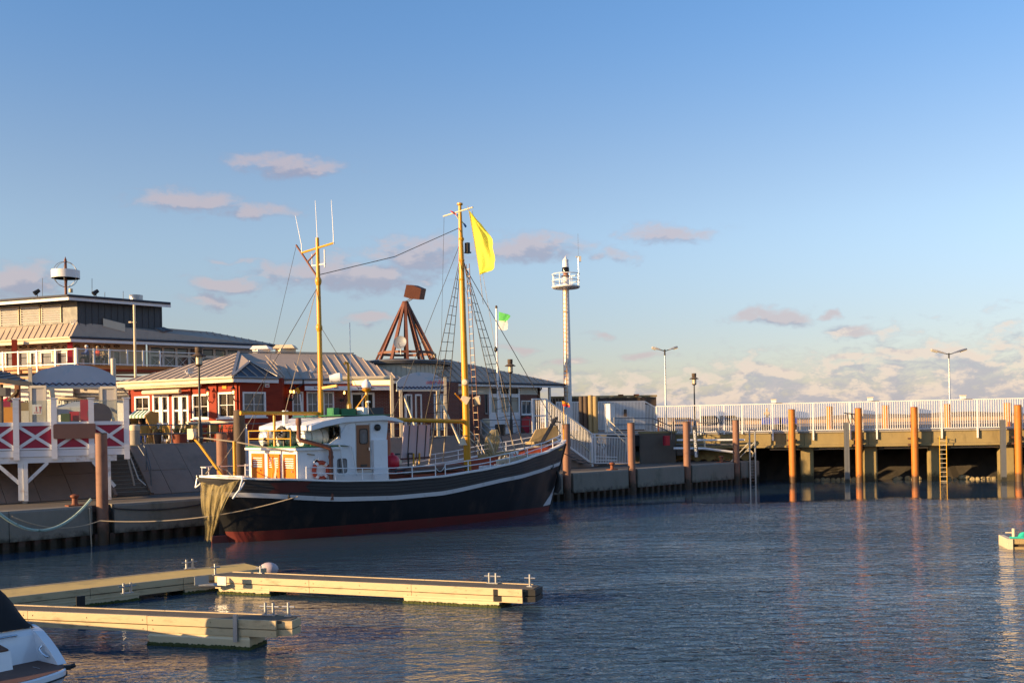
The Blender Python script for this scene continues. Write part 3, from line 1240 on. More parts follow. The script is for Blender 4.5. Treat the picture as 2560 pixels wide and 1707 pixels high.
def xs(z):
    return .35 - 1.2 * max(0, min(1, z / 2.6)) ** 1.3


def xb(z):
    return 17.7 + 1.35 * max(-.3, z / 3.5)


def hull_pt(u, z, side, out=0.0):
    """point on the shell at length fraction u and height z; side -1 starboard"""
    x = xs(z) + (xb(z) - xs(z)) * u
    k = (z + .9) / (lerp_tab(SHEER, x) + .9)
    k = max(0, min(1.05, k))
    bd_ = lerp_tab(BDECK, u)
    bw_ = lerp_tab(BWL, u)
    b = bw_ * .75 + (bd_ - bw_ * .75) * k ** .52
    return V((x, side * (b + out), z))


def band(zlo, zhi, nu, nk, out=0.0, sides=(-1, 1), u0=0.0, u1=1.0):
    m_ = MB()
    for s_ in sides:
        def fn(a, b_):
            u = u0 + (u1 - u0) * a
            # heights from tables in x; iterate once for the rake
            x = -.5 + 19.2 * u
            for _ in range(2):
                z0, z1 = zlo(x), zhi(x)
                z = z0 + (z1 - z0) * b_
                x = xs(z) + (xb(z) - xs(z)) * u
            return hull_pt(u, z, s_, out)
        m_.grid(fn, nu, nk)
    return m_


T = lerp_tab
band(lambda x: -.9, lambda x: T(REDTOP, x), 60, 4).build('red_bottom', M['antifouling'], boat, local=True)
band(lambda x: T(REDTOP, x), lambda x: T(STRIPE, x) - .09, 60, 6).build('hull', M['hull_black'], boat, local=True)
band(lambda x: T(STRIPE, x) - .09, lambda x: T(SHEER, x), 60, 5).build('bulwark', M['hull_plank'], boat, local=True)
band(lambda x: T(STRIPE, x) - .09, lambda x: T(STRIPE, x) + .09, 60, 1, .035, u0=.004, u1=.992).build('rubbing_strake', M['hull_stripe'], boat, local=True)
# deck and inside of the bulwark
DECK = [(-.9, 1.95), (2, 1.62), (8, 1.45), (12, 1.75), (15, 2.25), (19, 2.75)]


def inner(side):
    m_ = MB()

    def fn(a, b_):
        u = .045 + .93 * a
        x = -.5 + 19.2 * u
        z0, z1 = T(DECK, x), T(SHEER, x)
        z = z0 + (z1 - z0) * b_
        p = hull_pt(u, T(SHEER, x), side, -.13)
        yy = min(abs(p.y), abs(hull_pt((x - xs(z)) / (xb(z) - xs(z)), z, side).y) - .09 - .25 * max(0, 1 - a / .12) - .2 * max(0, (a - .9) / .1))
        return V((p.x - (.0 if u < .9 else .08), max(.02, yy) * side, z))
    return m_.grid(fn, 60, 3)


for s_ in (-1, 1):
    inner(s_).build('bulwark_lining', M['bulwark_red'], boat, local=True)
mb = MB()


def dk(a, b_):
    u = .045 + .93 * a
    x = -.5 + 19.2 * u
    p = hull_pt(u, T(SHEER, x), 1, -.12)
    z = T(DECK, x)
    yy = max(.02, min(abs(p.y), abs(hull_pt(min(.985, max(.015, (x - xs(z)) / (xb(z) - xs(z)))), z, 1).y) - .08 - .3 * max(0, 1 - a / .12)))
    return V((p.x, yy * (2 * b_ - 1), z))


mb.grid(dk, 50, 8)
mb.build('deck', M['deck_wood'], boat, local=True)
for s_ in (-1, 1):
    m_ = MB()
    n = 70
    rows = []
    for i in range(n + 1):
        u = .003 + .994 * i / n
        x = -.5 + 19.2 * u
        z = T(SHEER, x)
        x = xs(z) + (xb(z) - xs(z)) * u
        z = T(SHEER, x)
        po = hull_pt(u, z, s_, .05)
        w_ = .20 if u < .9 else .20 + .5 * (u - .9)
        pi = hull_pt(u, z, s_, -w_)
        if pi.y * s_ < 0.0:
            pi.y = 0.0
        rows.append((po, pi))
    for (a, b_), (c_, d_) in zip(rows, rows[1:]):
        if s_ < 0 and 8.6 < a.x < 8.9 and False:
            continue
        up = V((0, 0, .07))
        m_.add([a, b_, d_, c_, a + up, b_ + up, d_ + up, c_ + up], [[0, 1, 2, 3], [7, 6, 5, 4], [0, 3, 7, 4], [1, 5, 6, 2]])
    m_.build('cap_rail', M['white_paint'], boat, local=True)
# white patch on the forefoot
m_ = MB()
for s_ in (-1, 1):
    def fn(a, b_):
        z = .36 + .95 * b_
        u = .9995 - (.052 * (1 - b_)) * (1 - a) - .0005
        return hull_pt(u, z, s_, .014)
    m_.grid(fn, 6, 6)
m_.build('forefoot_patch', M['hull_stripe'], boat, local=True)
mb = MB()
mb.path([(xb(z) + .03, 0, z) for z in (-.5, .3, 1.0, 1.8, 2.6, 3.4)], .05, 8)
mb.build('stem', M['hull_black'], boat, local=True)
mb = MB()
mb.obox((-.35, -.04, -.9), (.75, 0, 0), (0, .08, 0), (0, 0, 1.25))
mb.build('rudder', M['antifouling'], boat, local=True, smooth=False)
# blank red name plate with swallow tail ends, on the quarter
m_ = MB()
for s_ in (-1,):
    def fn(a, b_):
        z = 1.98 + .42 * b_
        cut = .22 * (1 - abs(2 * b_ - 1))
        x0, x1 = 1.15 + cut, 2.75 - cut
        x = x0 + (x1 - x0) * a
        u = (x - xs(z)) / (xb(z) - xs(z))
        return hull_pt(u, z, s_, .012)
    m_.grid(fn, 10, 6)
m_.build('name_plate', M['name_red'], boat, local=True)
# plank joints of the bulwark as thin strakes standing proud
for k, f in enumerate((.2, .42, .64, .86)):
    band(lambda x: T(STRIPE, x) + .10 + (T(SHEER, x) - T(STRIPE, x) - .1) * f - .008, lambda x: T(STRIPE, x) + .10 + (T(SHEER, x) - T(STRIPE, x) - .1) * f + .008,
         50, 1, .008, sides=(-1,), u0=.02, u1=.985).build('bulwark_strake', M['hull_black'], boat, local=True)
# hawse pipes and fenders
for (px, py) in ((740, 1240), (1382, 1165)):
    x, z = ship_y(px, py, -2.3 if px < 1000 else -1.0)
    u = (x - xs(z)) / (xb(z) - xs(z))
    p = hull_pt(u, z, -1, .0)
    mb = MB()
    mb.torus(p, .12, .045, (0.25 if px > 1000 else 0, -1, 0), 16, 8)
    mb.lathe([(.001, -.01), (.11, -.005)], p, 14, (0, -1, 0))
    mb.build('hawse_ring', M['black_iron'], boat, local=True)
# railings on both bulwarks
RAILX = {-1: [(2.55, 8.62), (9.15, 18.4)], 1: [(2.2, 17.5)]}
for s_, segs_ in RAILX.items():
    for x0, x1 in segs_:
        n = max(3, round((x1 - x0) / 1.25))
        base = []
        for i in range(n * 4 + 1):
            x = x0 + (x1 - x0) * i / (n * 4)
            z = T(SHEER, x) + .07
            u = (x - xs(z)) / (xb(z) - xs(z))
            base.append(hull_pt(min(.99, u), z, s_, -.08))
        for h in (.46, .24):
            mb = MB()
            mb.path([p + V((0, 0, h)) for p in base], .022, 6)
            mb.build('bulwark_rail', M['white_gloss'], boat, local=True)
        for i in range(0, n * 4 + 1, 4):
            mb = MB()
            mb.tube(base[i], base[i] + V((0, 0, .46)), .022, n=6)
            mb.build('rail_post', M['white_gloss'], boat, local=True)
# stern rail
mb = MB()
mb.path([(2.2, 1.9, 2.95), (.9, 1.5, 2.97), (.1, 1.1, 3.0), (-.5, .5, 3.02), (-.6, -.2, 3.02)], .022, 6)
mb.build('stern_rail', M['white_gloss'], boat, local=True)
for p in ((1.5, 1.7), (.1, 1.1), (-.5, .4)):
    mb = MB()
    mb.tube((p[0], p[1], 2.55), (p[0], p[1], 3.0), .02, n=6)
    mb.build('rail_post', M['white_gloss'], boat, local=True)
# chain across the gangway gap
mb = MB()
a, b_ = V((8.62, -2.5, 2.72)), V((9.15, -2.5, 2.72))
mb.path([a.lerp(b_, k / 8) - V((0, 0, .22 * (1 - (2 * k / 8 - 1) ** 2))) for k in range(9)], .012, 5)
mb.build('gangway_chain', M['white_gloss'], boat, local=True)

# ---------------------------------------------------------------- deckhouse
HB = 1.98
zh = 3.70
mb = MB()
mb.obox((2.3, -HB, 1.75), (2.3, 0, 0), (0, 2 * HB, 0), (0, 0, zh - 1.75))
dh = mb.build('deckhouse', M['white_gloss'], boat, local=True, smooth=False)
mb = MB()
mb.obox((2.2, -HB - .07, zh), (2.45, 0, 0), (0, 2 * HB + .14, 0), (0, 0, .05))
mb.build('deckhouse_roof', M['green_paint'], boat, local=True, smooth=False)
mb = MB()
for a, b_ in (((2.18, -HB - .09, zh - .06), (2.18, HB + .09, zh - .06)), ((2.18, -HB - .09, zh - .06), (4.3, -HB - .09, zh - .06))):
    mb.beam(a, b_, .05, .09)
mb.build('roof_trim', M['white_paint'], boat, local=True, smooth=False)
for (l, r) in ((629, 659), (669, 699), (708, 738)):
    y0, _ = ship_x(l, 1150, 2.26)
    y1, _ = ship_x(r, 1150, 2.26)
    w_ = abs(y0 - y1)
    yc = (y0 + y1) / 2
    mb = MB()
    fr = .10
    zb, zt = 2.0, 3.45
    x = 2.245
    for (ya, yb, za, zb_) in ((yc - w_ / 2, yc - w_ / 2 + fr, zb, zt), (yc + w_ / 2 - fr, yc + w_ / 2, zb, zt), (yc - w_ / 2 + fr, yc + w_ / 2 - fr, zt - .14, zt),
                              (yc - w_ / 2 + fr, yc + w_ / 2 - fr, zb, zb + .85)):
        mb.obox((x, ya, za), (.05, 0, 0), (0, yb - ya, 0), (0, 0, zb_ - za))
    d_ = mb.build('louvre_door', M['orange_wood'], boat, local=True, smooth=False)
    mb = MB()
    mb.obox((x + .045, yc - w_ / 2 + fr, zb + .85), (.01, 0, 0), (0, w_ - 2 * fr, 0), (0, 0, zt - .14 - zb - .85))
    mb.build('louvre_back', M['orange_wood'], d_, local=True, smooth=False)
    for k in range(5):
        z = zb + .90 + k * .088
        mb = MB()
        ya, yb = yc - w_ / 2 + fr + .03, yc + w_ / 2 - fr - .03
        mb.add([(x - .005, ya, z), (x - .005, yb, z), (x + .03, yb, z + .035), (x + .03, ya, z + .035), (x + .03, ya, z - .012), (x + .03, yb, z - .012)], [[0, 1, 2, 3], [0, 4, 5, 1]])
        mb.build('slat', M['white_paint'], d_, local=True, smooth=False)
    mb = MB()
    mb.box((x - .03, yc - w_ / 2 + .16, zb + .74), .04, .07, .07)
    mb.build('lock_box', M['chrome'], d_, local=True, smooth=False)
mb = MB()
mb.torus((3.15, -HB - .01, 3.12), .11, .03, (0, 1, 0), 18, 6)
mb.build('porthole_rim', M['chrome'], boat, local=True)
mb = MB()
mb.lathe([(.001, 0), (.11, 0)], (3.15, -HB - .012, 3.12), 18, (0, -1, 0))
mb.build('porthole', M['window_dark'], boat, local=True)


def rwin(name, c, ax, up, w_, h_, r_, nrm, mat='window_sky', parent=boat, frame='steel_dark'):
    """rounded window: raised rubber frame and a pane"""
    c = V(c); ax = V(ax); up = V(up); nrm = V(nrm)
    pts = []
    for (sx, sy, a0) in ((1, 1, 0), (-1, 1, 90), (-1, -1, 180), (1, -1, 270)):
        for k in range(5):
            a = rad(a0 + k * 22.5)
            pts.append(c + ax * (sx * (w_ / 2 - r_) + r_ * math.cos(a)) + up * (sy * (h_ / 2 - r_) + r_ * math.sin(a)))
    m1 = MB()
    m1.prism([p - nrm * .005 for p in pts], nrm * .018)
    m2 = MB()
    m2.path([p + nrm * .014 for p in pts + pts[:1]], .022, 6)
    f_ = m2.build(name, M[frame], parent, local=True)
    if parent is boat:
        m1.build('pane', M[mat], f_, local=True, smooth=False)
    else:
        m1.build('pane', M[mat], parent, local=True, smooth=False)
    return f_


rwin('side_window', (4.32, -HB - .004, 2.92), (1, 0, 0), (0, 0, 1), .42, .56, .08, (0, -1, 0))
# ---------------------------------------------------------------- wheelhouse
X0, X1, WB = 4.15, 6.35, 1.95
mb = MB()
mb.prism([(X0, -WB, 1.6), (X1, -WB, 1.6), (X1 + .18, -WB, 3.95), (X1 + .28, -WB, 4.78), (X0 + .1, -WB, 4.72)], (0, 2 * WB, 0))
mb.build('wheelhouse', M['white_gloss'], boat, local=True, smooth=False)
mb = MB()
prof = [(2.85, 4.36), (2.86, 4.56), (3.4, 4.72), (4.4, 4.88), (6.3, 4.93), (6.95, 4.80), (7.3, 4.66), (7.28, 4.61), (6.75, 4.70), (6.3, 4.74), (4.4, 4.66), (3.5, 4.50)]
mb.prism([(x, -2.12, z) for x, z in prof], (0, 4.24, 0))
mb.build('wheelhouse_roof', M['white_gloss'], boat, local=True, smooth=False)
mb = MB()
mb.obox((4.35, -1.9, 4.935), (2.6, 0, 0), (0, 3.8, 0), (0, 0, .035))
mb.build('roof_walkway', M['green_paint'], boat, local=True, smooth=False)
# curved wing sheltering the door, aft of the wheelhouse side
mb = MB()
wing = [(2.9, zh), (3.35, 3.80), (3.75, 4.02), (4.0, 4.28), (4.18, 4.55), (4.5, 4.66), (4.62, 4.6), (4.62, 3.0), (4.62, 1.8), (2.9, 1.8)]
mb.prism([(x + 0.35, -HB - .012, z) for x, z in wing], (0, .06, 0))
mb.build('side_wing', M['white_gloss'], boat, local=True, smooth=False)
# door
dx0, dx1, dz0, dz1 = 5.02, 5.66, 2.72, 4.55
mb = MB()
mb.obox((dx0, -WB - .05, dz0), (dx1 - dx0, 0, 0), (0, .05, 0), (0, 0, dz1 - dz0))
dr = mb.build('wheelhouse_door', M['door_varnish'], boat, local=True, smooth=False)
mb = MB()
cx_ = (dx0 + dx1) / 2 + .02
pts = []
for (sx, sy, a0) in ((1, 1, 0), (-1, 1, 90), (-1, -1, 180), (1, -1, 270)):
    for k in range(5):
        a = rad(a0 + k * 22.5)
        pts.append(V((cx_ + sx * .09 + .1 * math.cos(a), -WB - .058, 4.08 + sy * .2 + .1 * math.sin(a))))
mb.path(pts + pts[:1], .025, 6)
mb.build('door_window_frame', M['tar_wood'], dr, local=True)
mb = MB()
mb.prism(pts, (0, .006, 0))
mb.build('door_pane', M['window_sky'], dr, local=True, smooth=False)
mb = MB()
mb.box((dx0 + .33, -WB - .06, 2.84), .3, .02, .1)
mb.build('door_vent', M['tar_wood'], dr, local=True, smooth=False)
mb = MB()
mb.box((dx1 - .07, -WB - .08, 3.5), .04, .06, .12)
mb.build('door_handle', M['chrome'], dr, local=True, smooth=False)
mb = MB()
for a in ((dx0 - .05, .05, dz0, dz1 + .06), (dx1, .05, dz0, dz1 + .06)):
    mb.obox((a[0], -WB - .04, a[2]), (a[1], 0, 0), (0, .06, 0), (0, 0, a[3] - a[2]))
mb.obox((dx0 - .02, -WB - .08, dz0 - .13), (dx1 - dx0 + .12, 0, 0), (0, .1, 0), (0, 0, .12))
mb.build('door_frame', M['steel'], boat, local=True, smooth=False)
mb = MB()
mb.obox((5.78, -WB - .16, 1.5), (.68, 0, 0), (0, .17, 0), (0, 0, 2.42))
mb.build('deck_locker', M['white_gloss'], boat, local=True, smooth=False)
mb = MB()
mb.lathe([(.001, .16), (.09, .15), (.14, .1), (.14, .02), (.1, 0)], (6.05, -WB - .0, 4.43), 12, (0, -1, 0))
mb.build('bulkhead_lamp', M['black_iron'], boat, local=True)
# windows on the aft and front faces of the wheelhouse
for (l, r) in ((818, 846), (770, 800)):
    ya, za = ship_x(l, 1074, X0 - .02)
    yb, _ = ship_x(r, 1074, X0 - .02)
    if ya > 1.7:
        continue
    rwin('aft_window', (X0 + .07, (ya + yb) / 2, 4.25), (0, 1, 0), (.02, 0, 1), abs(ya - yb), .5, .1, (-1, 0, 0), 'window_dark')
rwin('aft_window', (X0 + .07, 1.1, 4.25), (0, 1, 0), (.02, 0, 1), .7, .5, .1, (-1, 0, 0), 'window_dark')
for y in (-1.3, -.45, .45, 1.3):
    rwin('front_window', (X1 + .26, y, 4.33), (0, 1, 0), (.12, 0, 1), .7, .5, .1, (1, 0, -.1))
mb = MB()
mb.beam((4.4, -1.2, 4.68), (4.05, -1.9, 4.2), .09, .03, (1, 0, 0))
mb.build('roof_strut', M['steel'], boat, local=True, smooth=False)
# grab rails along the house side
mb = MB()
mb.path([(3.3, -HB - .12, 3.82), (3.9, -HB - .12, 3.80), (4.55, -HB - .12, 3.74), (4.72, -HB - .12, 3.66), (4.95, -HB - .12, 2.5)], .03, 8)
mb.build('grab_rail', M['white_paint'], boat, local=True)
mb = MB()
mb.path([(4.1, -HB - .12, 3.78), (4.18, -HB - .12, 3.7), (4.32, -HB - .12, 2.5)], .026, 8)
mb.build('grab_rail', M['white_paint'], boat, local=True)
# exhaust pipe
mb = MB()
pts = [(2.52, -1.75, 4.72), (2.52, -1.75, 4.1), (2.55, -1.78, 4.0), (3.35, -2.12, 3.76), (3.62, -2.2, 3.66), (3.68, -2.2, 3.5), (3.68, -2.2, 1.6)]
mb.path(pts, .085, 10)
mb.lathe([(.11, -.12), (.115, 0), (.1, .14), (.09, .16)], (2.52, -1.75, 4.7), 12)
mb.lathe([(.1, -.06), (.11, 0), (.1, .06)], (3.68, -2.2, 3.3), 12)
mb.build('exhaust_pipe', M['brown_wood'], boat, local=True)
# yellow guard rails round the raft deck
yr = [(2.35, 1.95), (2.35, -1.6), (2.35, 1.95)]
for z in (4.38, 4.05):
    mb = MB()
    mb.path([(4.0, 1.98, zh + (z - zh)), (2.3, 1.98, z), (2.3, -1.5, z)], .02, 6)
    mb.build('yellow_guard_rail', M['yellow_rail'], boat, local=True)
for y in (1.98, .3, -1.5):
    mb = MB()
    mb.tube((2.3, y, zh), (2.3, y, 4.4), .022, n=6)
    mb.build('guard_post', M['yellow_rail'], boat, local=True)
# gallows with the resting boom
mb = MB()
y_, _ = ship_x(682, 1080, 2.45)
mb.tube((2.45, .05, zh), (2.45, .05, 5.0), .055, n=8)
mb.build('gallows_post', M['yellow_mast'], boat, local=True)
mb = MB()
mb.tube((1.1, .02, 5.10), (4.5, 0, 5.06), .075, n=10)
mb.lathe([(.09, -.1), (.1, 0), (.05, .1)], (1.05, .02, 5.1), 10, (1, 0, 0))
mb.build('aft_boom', M['yellow_mast'], boat, local=True)
# white canopy trunk and vent by the aft mast
mb = MB()
mb.box((3.2, .5, zh), .18, .18, 1.5)
mb.build('vent_post', M['white_paint'], boat, local=True, smooth=False)
mb = MB()
mb.obox((3.6, -.5, zh), (.6, 0, 0), (0, 1.9, 0), (0, 0, .35))
mb.build('skylight', M['white_gloss'], boat, local=True, smooth=False)
# ---------------------------------------------------------------- roof gear
for (nm, x, y, sx, sy, z0, hh, mt) in (('green_locker', 4.75, -.7, .28, .5, 4.97, .3, 'green_paint'), ('green_locker', 5.35, -.7, .7, .5, 4.97, .27, 'green_paint'),
                                       ('battery_box', 6.55, -.9, .75, .6, 4.95, .32, 'slate_clad'), ('white_box', 6.05, -.9, .22, .5, 4.95, .34, 'white_gloss')):
    mb = MB()
    mb.box((x, y, z0), sx, sy, hh)
    mb.build(nm, M[mt], boat, local=True, smooth=False)
mb = MB()
mb.path([(5.75, -.35, 4.95), (5.75, -.35, 7.05), (5.72, -.35, 7.18), (5.62, -.35, 7.2), (5.55, -.35, 7.12)], .055, 8)
mb.lathe([(.13, 0), (.13, .45), (.06, .6)], (5.75, -.35, 4.95), 8)
mb.build('vent_mast', M['yellow_mast'], boat, local=True)
mb = MB()
mb.tube((5.86, -.35, 5.0), (5.86, -.35, 8.9), .016, n=5)
mb.build('whip_antenna', M['antenna_white'], boat, local=True)
mb = MB()
mb.tube((6.75, -.2, 4.9), (6.75, -.2, 6.05), .065, n=8)
mb.beam((5.95, -.2, 4.97), (6.72, -.2, 5.85), .07, .04)
mb.lathe([(.06, 0), (.2, .1), (.22, .14)], (6.75, -.2, 5.95), 8)
mb.build('radar_post', M['yellow_mast'], boat, local=True)
mb = MB()
mb.lathe([(.12, 0), (.2, .06), (.22, .2), (.16, .3), (.1, .36), (.09, .42)], (6.75, -.2, 6.1), 12)
rd = mb.build('radar_gearbox', M['white_gloss'], boat, local=True)
mb = MB()
mb.tube((6.75 - .85, -.2 + .55, 6.56), (6.75 + .85, -.2 - .55, 6.56), .095, n=10)
mb.build('radar_scanner', M['cream'], rd, local=True)
mb = MB()
mb.sphere((6.2, .9, 5.15), .12, 10, 6)
mb.tube((6.2, .9, 4.95), (6.2, .9, 5.1), .03, n=6)
mb.build('satellite_mushroom', M['cream'], boat, local=True)
mb = MB()
mb.tube((6.15, -1.2, 4.95), (6.15, -1.2, 5.5), .02, n=6)
mb.lathe([(.1, 0), (.1, .05), (.001, .09)], (6.15, -1.2, 5.48), 10)
mb.build('gps_antenna', M['white_gloss'], boat, local=True)
# ---------------------------------------------------------------- masts
mb = MB()
mb.path([(4.6, 0, 3.7), (4.59, 0, 6), (4.585, 0, 9), (4.57, 0, 12.4)], [.115, .11, .1, .07], 12)
am = mb.build('aft_mast', M['yellow_mast'], boat, local=True)
mb = MB()
mb.tube((4.57, 1.25, 11.95), (4.57, -1.25, 12.0), .045, n=8)
mb.build('aft_yard', M['yellow_mast'], am, local=True)
mb = MB()
mb.beam((4.57, 1.75, 12.35), (4.57, -.02, 10.7), .06, .06)
mb.beam((4.57, 0, 11.85), (4.57, .85, 11.5), .05, .05)
mb.build('aft_gaff', M['brown_wood'], am, local=True, smooth=False)
for y, z1 in ((1.3, 13.6), (0, 13.95), (-1.25, 13.75)):
    mb = MB()
    lean = .35 if y > .5 else 0
    mb.path([(4.57, y, 11.95), (4.57, y, 12.3), (4.5, y + lean, z1)], [.022, .016, .008], 5)
    mb.build('whip_antenna', M['antenna_white'], am, local=True)
mb = MB()
mb.tube((4.6, .55, 11.3), (4.6, -.55, 11.25), .03, n=6)
mb.tube((4.6, .5, 11.3), (4.6, .5, 11.8), .02, n=6)
mb.tube((4.6, -.5, 11.1), (4.6, -.5, 11.85), .03, n=6)
mb.build('light_bracket', M['white_paint'], am, local=True)
mb = MB()
for z in (10.6, 8.65):
    mb.lathe([(.09, -.2), (.14, -.05), (.14, .05), (.09, .15)], (4.58, 0, z), 10)
mb.build('mast_band', M['yellow_mast'], am, local=True)
# searchlight on a bracket of the aft mast
mb = MB()
mb.beam((4.62, -.1, 6.12), (4.95, -.75, 6.2), .09, .1)
mb.build('searchlight_bracket', M['yellow_mast'], am, local=True, smooth=False)
mb = MB()
mb.lathe([(.13, -.14), (.16, -.12), (.17, 0), (.2, .12), (.21, .3), (.15, .38), (.001, .4)], (4.82, -.62, 6.5), 14, (.8, -.55, .1))
mb.build('searchlight', M['white_gloss'], am, local=True)

mb = MB()
mb.path([(12.5, 0, 1.8), (12.46, 0, 2.8), (12.42, 0, 6), (12.37, 0, 9), (12.32, 0, 12.3), (12.29, 0, 14.8)], [.17, .17, .16, .145, .125, .075], 14)
mb.lathe([(.075, 0), (.14, .02), (.14, .1), (.03, .13)], (12.29, 0, 14.78), 10)
mm = mb.build('main_mast', M['yellow_mast'], boat, local=True)
mb = MB()
mb.tube((12.2, 1.15, 14.45), (12.2, -1.05, 14.5), .035, n=8)
mb.build('main_yard', M['cream'], mm, local=True)
mb = MB()
for z in (13.2, 12.2, 11.3):
    mb.lathe([(.1, -.12), (.15, 0), (.1, .1)], (12.33, 0, z), 10)
mb.build('mast_band', M['yellow_mast'], mm, local=True)
mb = MB()
mb.box((12.6, -.12, 12.62), .16, .2, .42)
mb.box((12.62, -.12, 12.55), .24, .24, .06)
mb.build('steaming_light', M['black_iron'], mm, local=True, smooth=False)
mb = MB()
mb.tube((7.9, 0, 4.78), (12.3, 0, 4.62), .1, n=10)
for x in (9.2, 10.9, 12.2):
    mb.lathe([(.11, -.03), (.115, 0), (.11, .03)], (x, 0, 4.78 - .0364 * (x - 7.9)), 10, (1, 0, -.036))
mb.build('fore_boom', M['yellow_mast'], boat, local=True)
mb = MB()
mb.path([(12.55, 0, 5.1), (12.9, .3, 5.2), (11.95, .2, 5.95)], .03, 6)
mb.build('lamp_bracket', M['yellow_mast'], mm, local=True)
for (x, y, z, dx) in ((11.9, -.35, 5.75, -1), (12.75, -.6, 5.75, 1)):
    mb = MB()
    d_ = V((-.75 * dx, -.45, -.5)).normalized()
    u_, w_ = perp(d_)
    c = V((x, y, z))
    mb.add([*[c + u_ * a * .07 + w_ * b_ * .09 for a, b_ in ((1, 1), (-1, 1), (-1, -1), (1, -1))],
            *[c + d_ * .36 + u_ * a * .13 + w_ * b_ * .19 for a, b_ in ((1, 1), (-1, 1), (-1, -1), (1, -1))]],
           [[0, 1, 2, 3], [0, 1, 5, 4], [1, 2, 6, 5], [2, 3, 7, 6], [3, 0, 4, 7], [4, 5, 6, 7]])
    mb.build('deck_floodlight', M['cream'], mm, local=True, smooth=False)
mb = MB()
mb.lathe([(.001, .0), (.15, .03), (.17, .1), (.13, .22), (.001, .26)], (12.2, -.3, 6.45), 12, (-.8, -.6, 0))
mb.build('horn', M['cream'], mm, local=True)
mb = MB()
mb.lathe([(.02, .35), (.09, .32), (.12, .2), (.14, .1), (.2, 0), (.21, -.02)], (12.05, -.2, 3.55), 12)
mb.path([(12.45, 0, 3.75), (12.25, -.1, 3.98), (12.05, -.2, 3.9)], .03, 6)
mb.build('ship_bell', M['cream'], mm, local=True)
# mast ladder on the starboard side
for y in (-.42, -.82):
    mb = MB()
    mb.tube((12.6, y * .9 - .05, 3.2), (12.42, y * .55, 12.0), .018, n=5)
    mb.build('ladder_stile', M['brown_wood'], mm, local=True)
for k in range(26):
    f = k / 25
    z = 3.35 + 8.4 * f
    g = (z - 3.2) / 8.8
    a = V((12.6 - .18 * g, (-.42 * .9 - .05) * (1 - g) - .42 * .55 * g, z))
    b_ = V((12.6 - .18 * g, (-.82 * .9 - .05) * (1 - g) - .82 * .55 * g, z))
    mb = MB()
    mb.tube(a, b_, .014, n=5)
    mb.build('ladder_rung', M['cream'], mm, local=True)


# shrouds with ratlines
def shrouds(side, feet, head_z, label):
    g = boat
    lines = []
    for k, (x, y) in enumerate(feet):
        z = T(SHEER, x) + .1
        a = V((x, y * side, z))
        b_ = V((12.34 + .03 * (k - 1), .12 * side, head_z - .06 * k))
        lines.append((a, b_))
        mb = MB()
        mb.tube(a, b_, .024, .016, n=5)
        mb.build('shroud', M['shroud'], g, local=True)
        mb = MB()
        mb.tube(a, a.lerp(b_, .1), .032, n=6)
        mb.build('turnbuckle', M['rope_tan'], g, local=True)
    n = 22
    for k in range(3, n):
        f = k / (n + 1)
        mb = MB()
        pts = []
        for (a, b_) in lines:
            pts.append(a.lerp(b_, f))
        full = []
        for p, q_ in zip(pts, pts[1:]):
            full += [p, p.lerp(q_, .5) - V((0, 0, .05 * (1 - f)))]
        full.append(pts[-1])
        mb.path(full, .013, 4)
        mb.build('ratline', M['shroud'], g, local=True)


shrouds(1, [(11.2, 2.42), (12.0, 2.38), (12.8, 2.3)], 12.25, 'port')
shrouds(-1, [(13.0, 2.2), (13.8, 2.05), (14.6, 1.85)], 12.25, 'starboard')
# stays and halyards
for nm, pts, r_, mt in (
        ('triatic_stay', [(12.3, 0, 13.75), (8.5, 0, 12.0), (4.6, 0, 10.85)], .017, 'wire'),
        ('forestay', [(12.34, -.05, 12.1), (18.7, 0, 3.9)], .018, 'wire'),
        ('boom_lift', [(12.3, .05, 13.0), (8.2, 0, 4.9)], .013, 'wire'),
        ('boom_lift', [(4.58, 0, 10.4), (1.2, .02, 5.2)], .013, 'wire'),
        ('halyard', [(12.2, 1.1, 14.4), (12.5, 1.9, 8), (12.0, 2.3, 2.7)], .008, 'wire'),
        ('halyard', [(12.2, -1.0, 14.4), (12.9, -1.6, 8.2), (13.6, -2.1, 2.8)], .009, 'rope_tan'),
        ('backstay', [(4.58, .1, 8.7), (5.6, 1.9, 4.95)], .011, 'wire'),
        ('backstay', [(4.58, -.1, 8.7), (6.0, -1.85, 4.95)], .011, 'wire'),
        ('backstay', [(4.58, .05, 10.5), (3.1, .35, 5.1)], .014, 'rope_tan'),
        ('backstay', [(4.57, 1.75, 12.3), (3.2, 1.9, 7.0), (2.3, 1.98, 3.9)], .009, 'wire'),
        ('boom_sheet', [(1.6, .02, 5.1), (.2, .4, 3.0)], .011, 'rope_tan'),
        ('topping_line', [(12.3, -.08, 11.3), (13.4, -1.2, 6.0), (13.9, -1.9, 2.9)], .009, 'wire')):
    mb = MB()
    mb.path(pts, r_, 5)
    mb.build(nm, M[mt], boat, local=True)
mb = MB()
mb.lathe([(.02, .16), (.07, .1), (.08, -.02), (.03, -.1)], SW(12.9, -1.6, 8.2) - SHIP0 if False else (12.95, -1.62, 7.9), 8)
mb.build('halyard_block', M['black_iron'], boat, local=True)

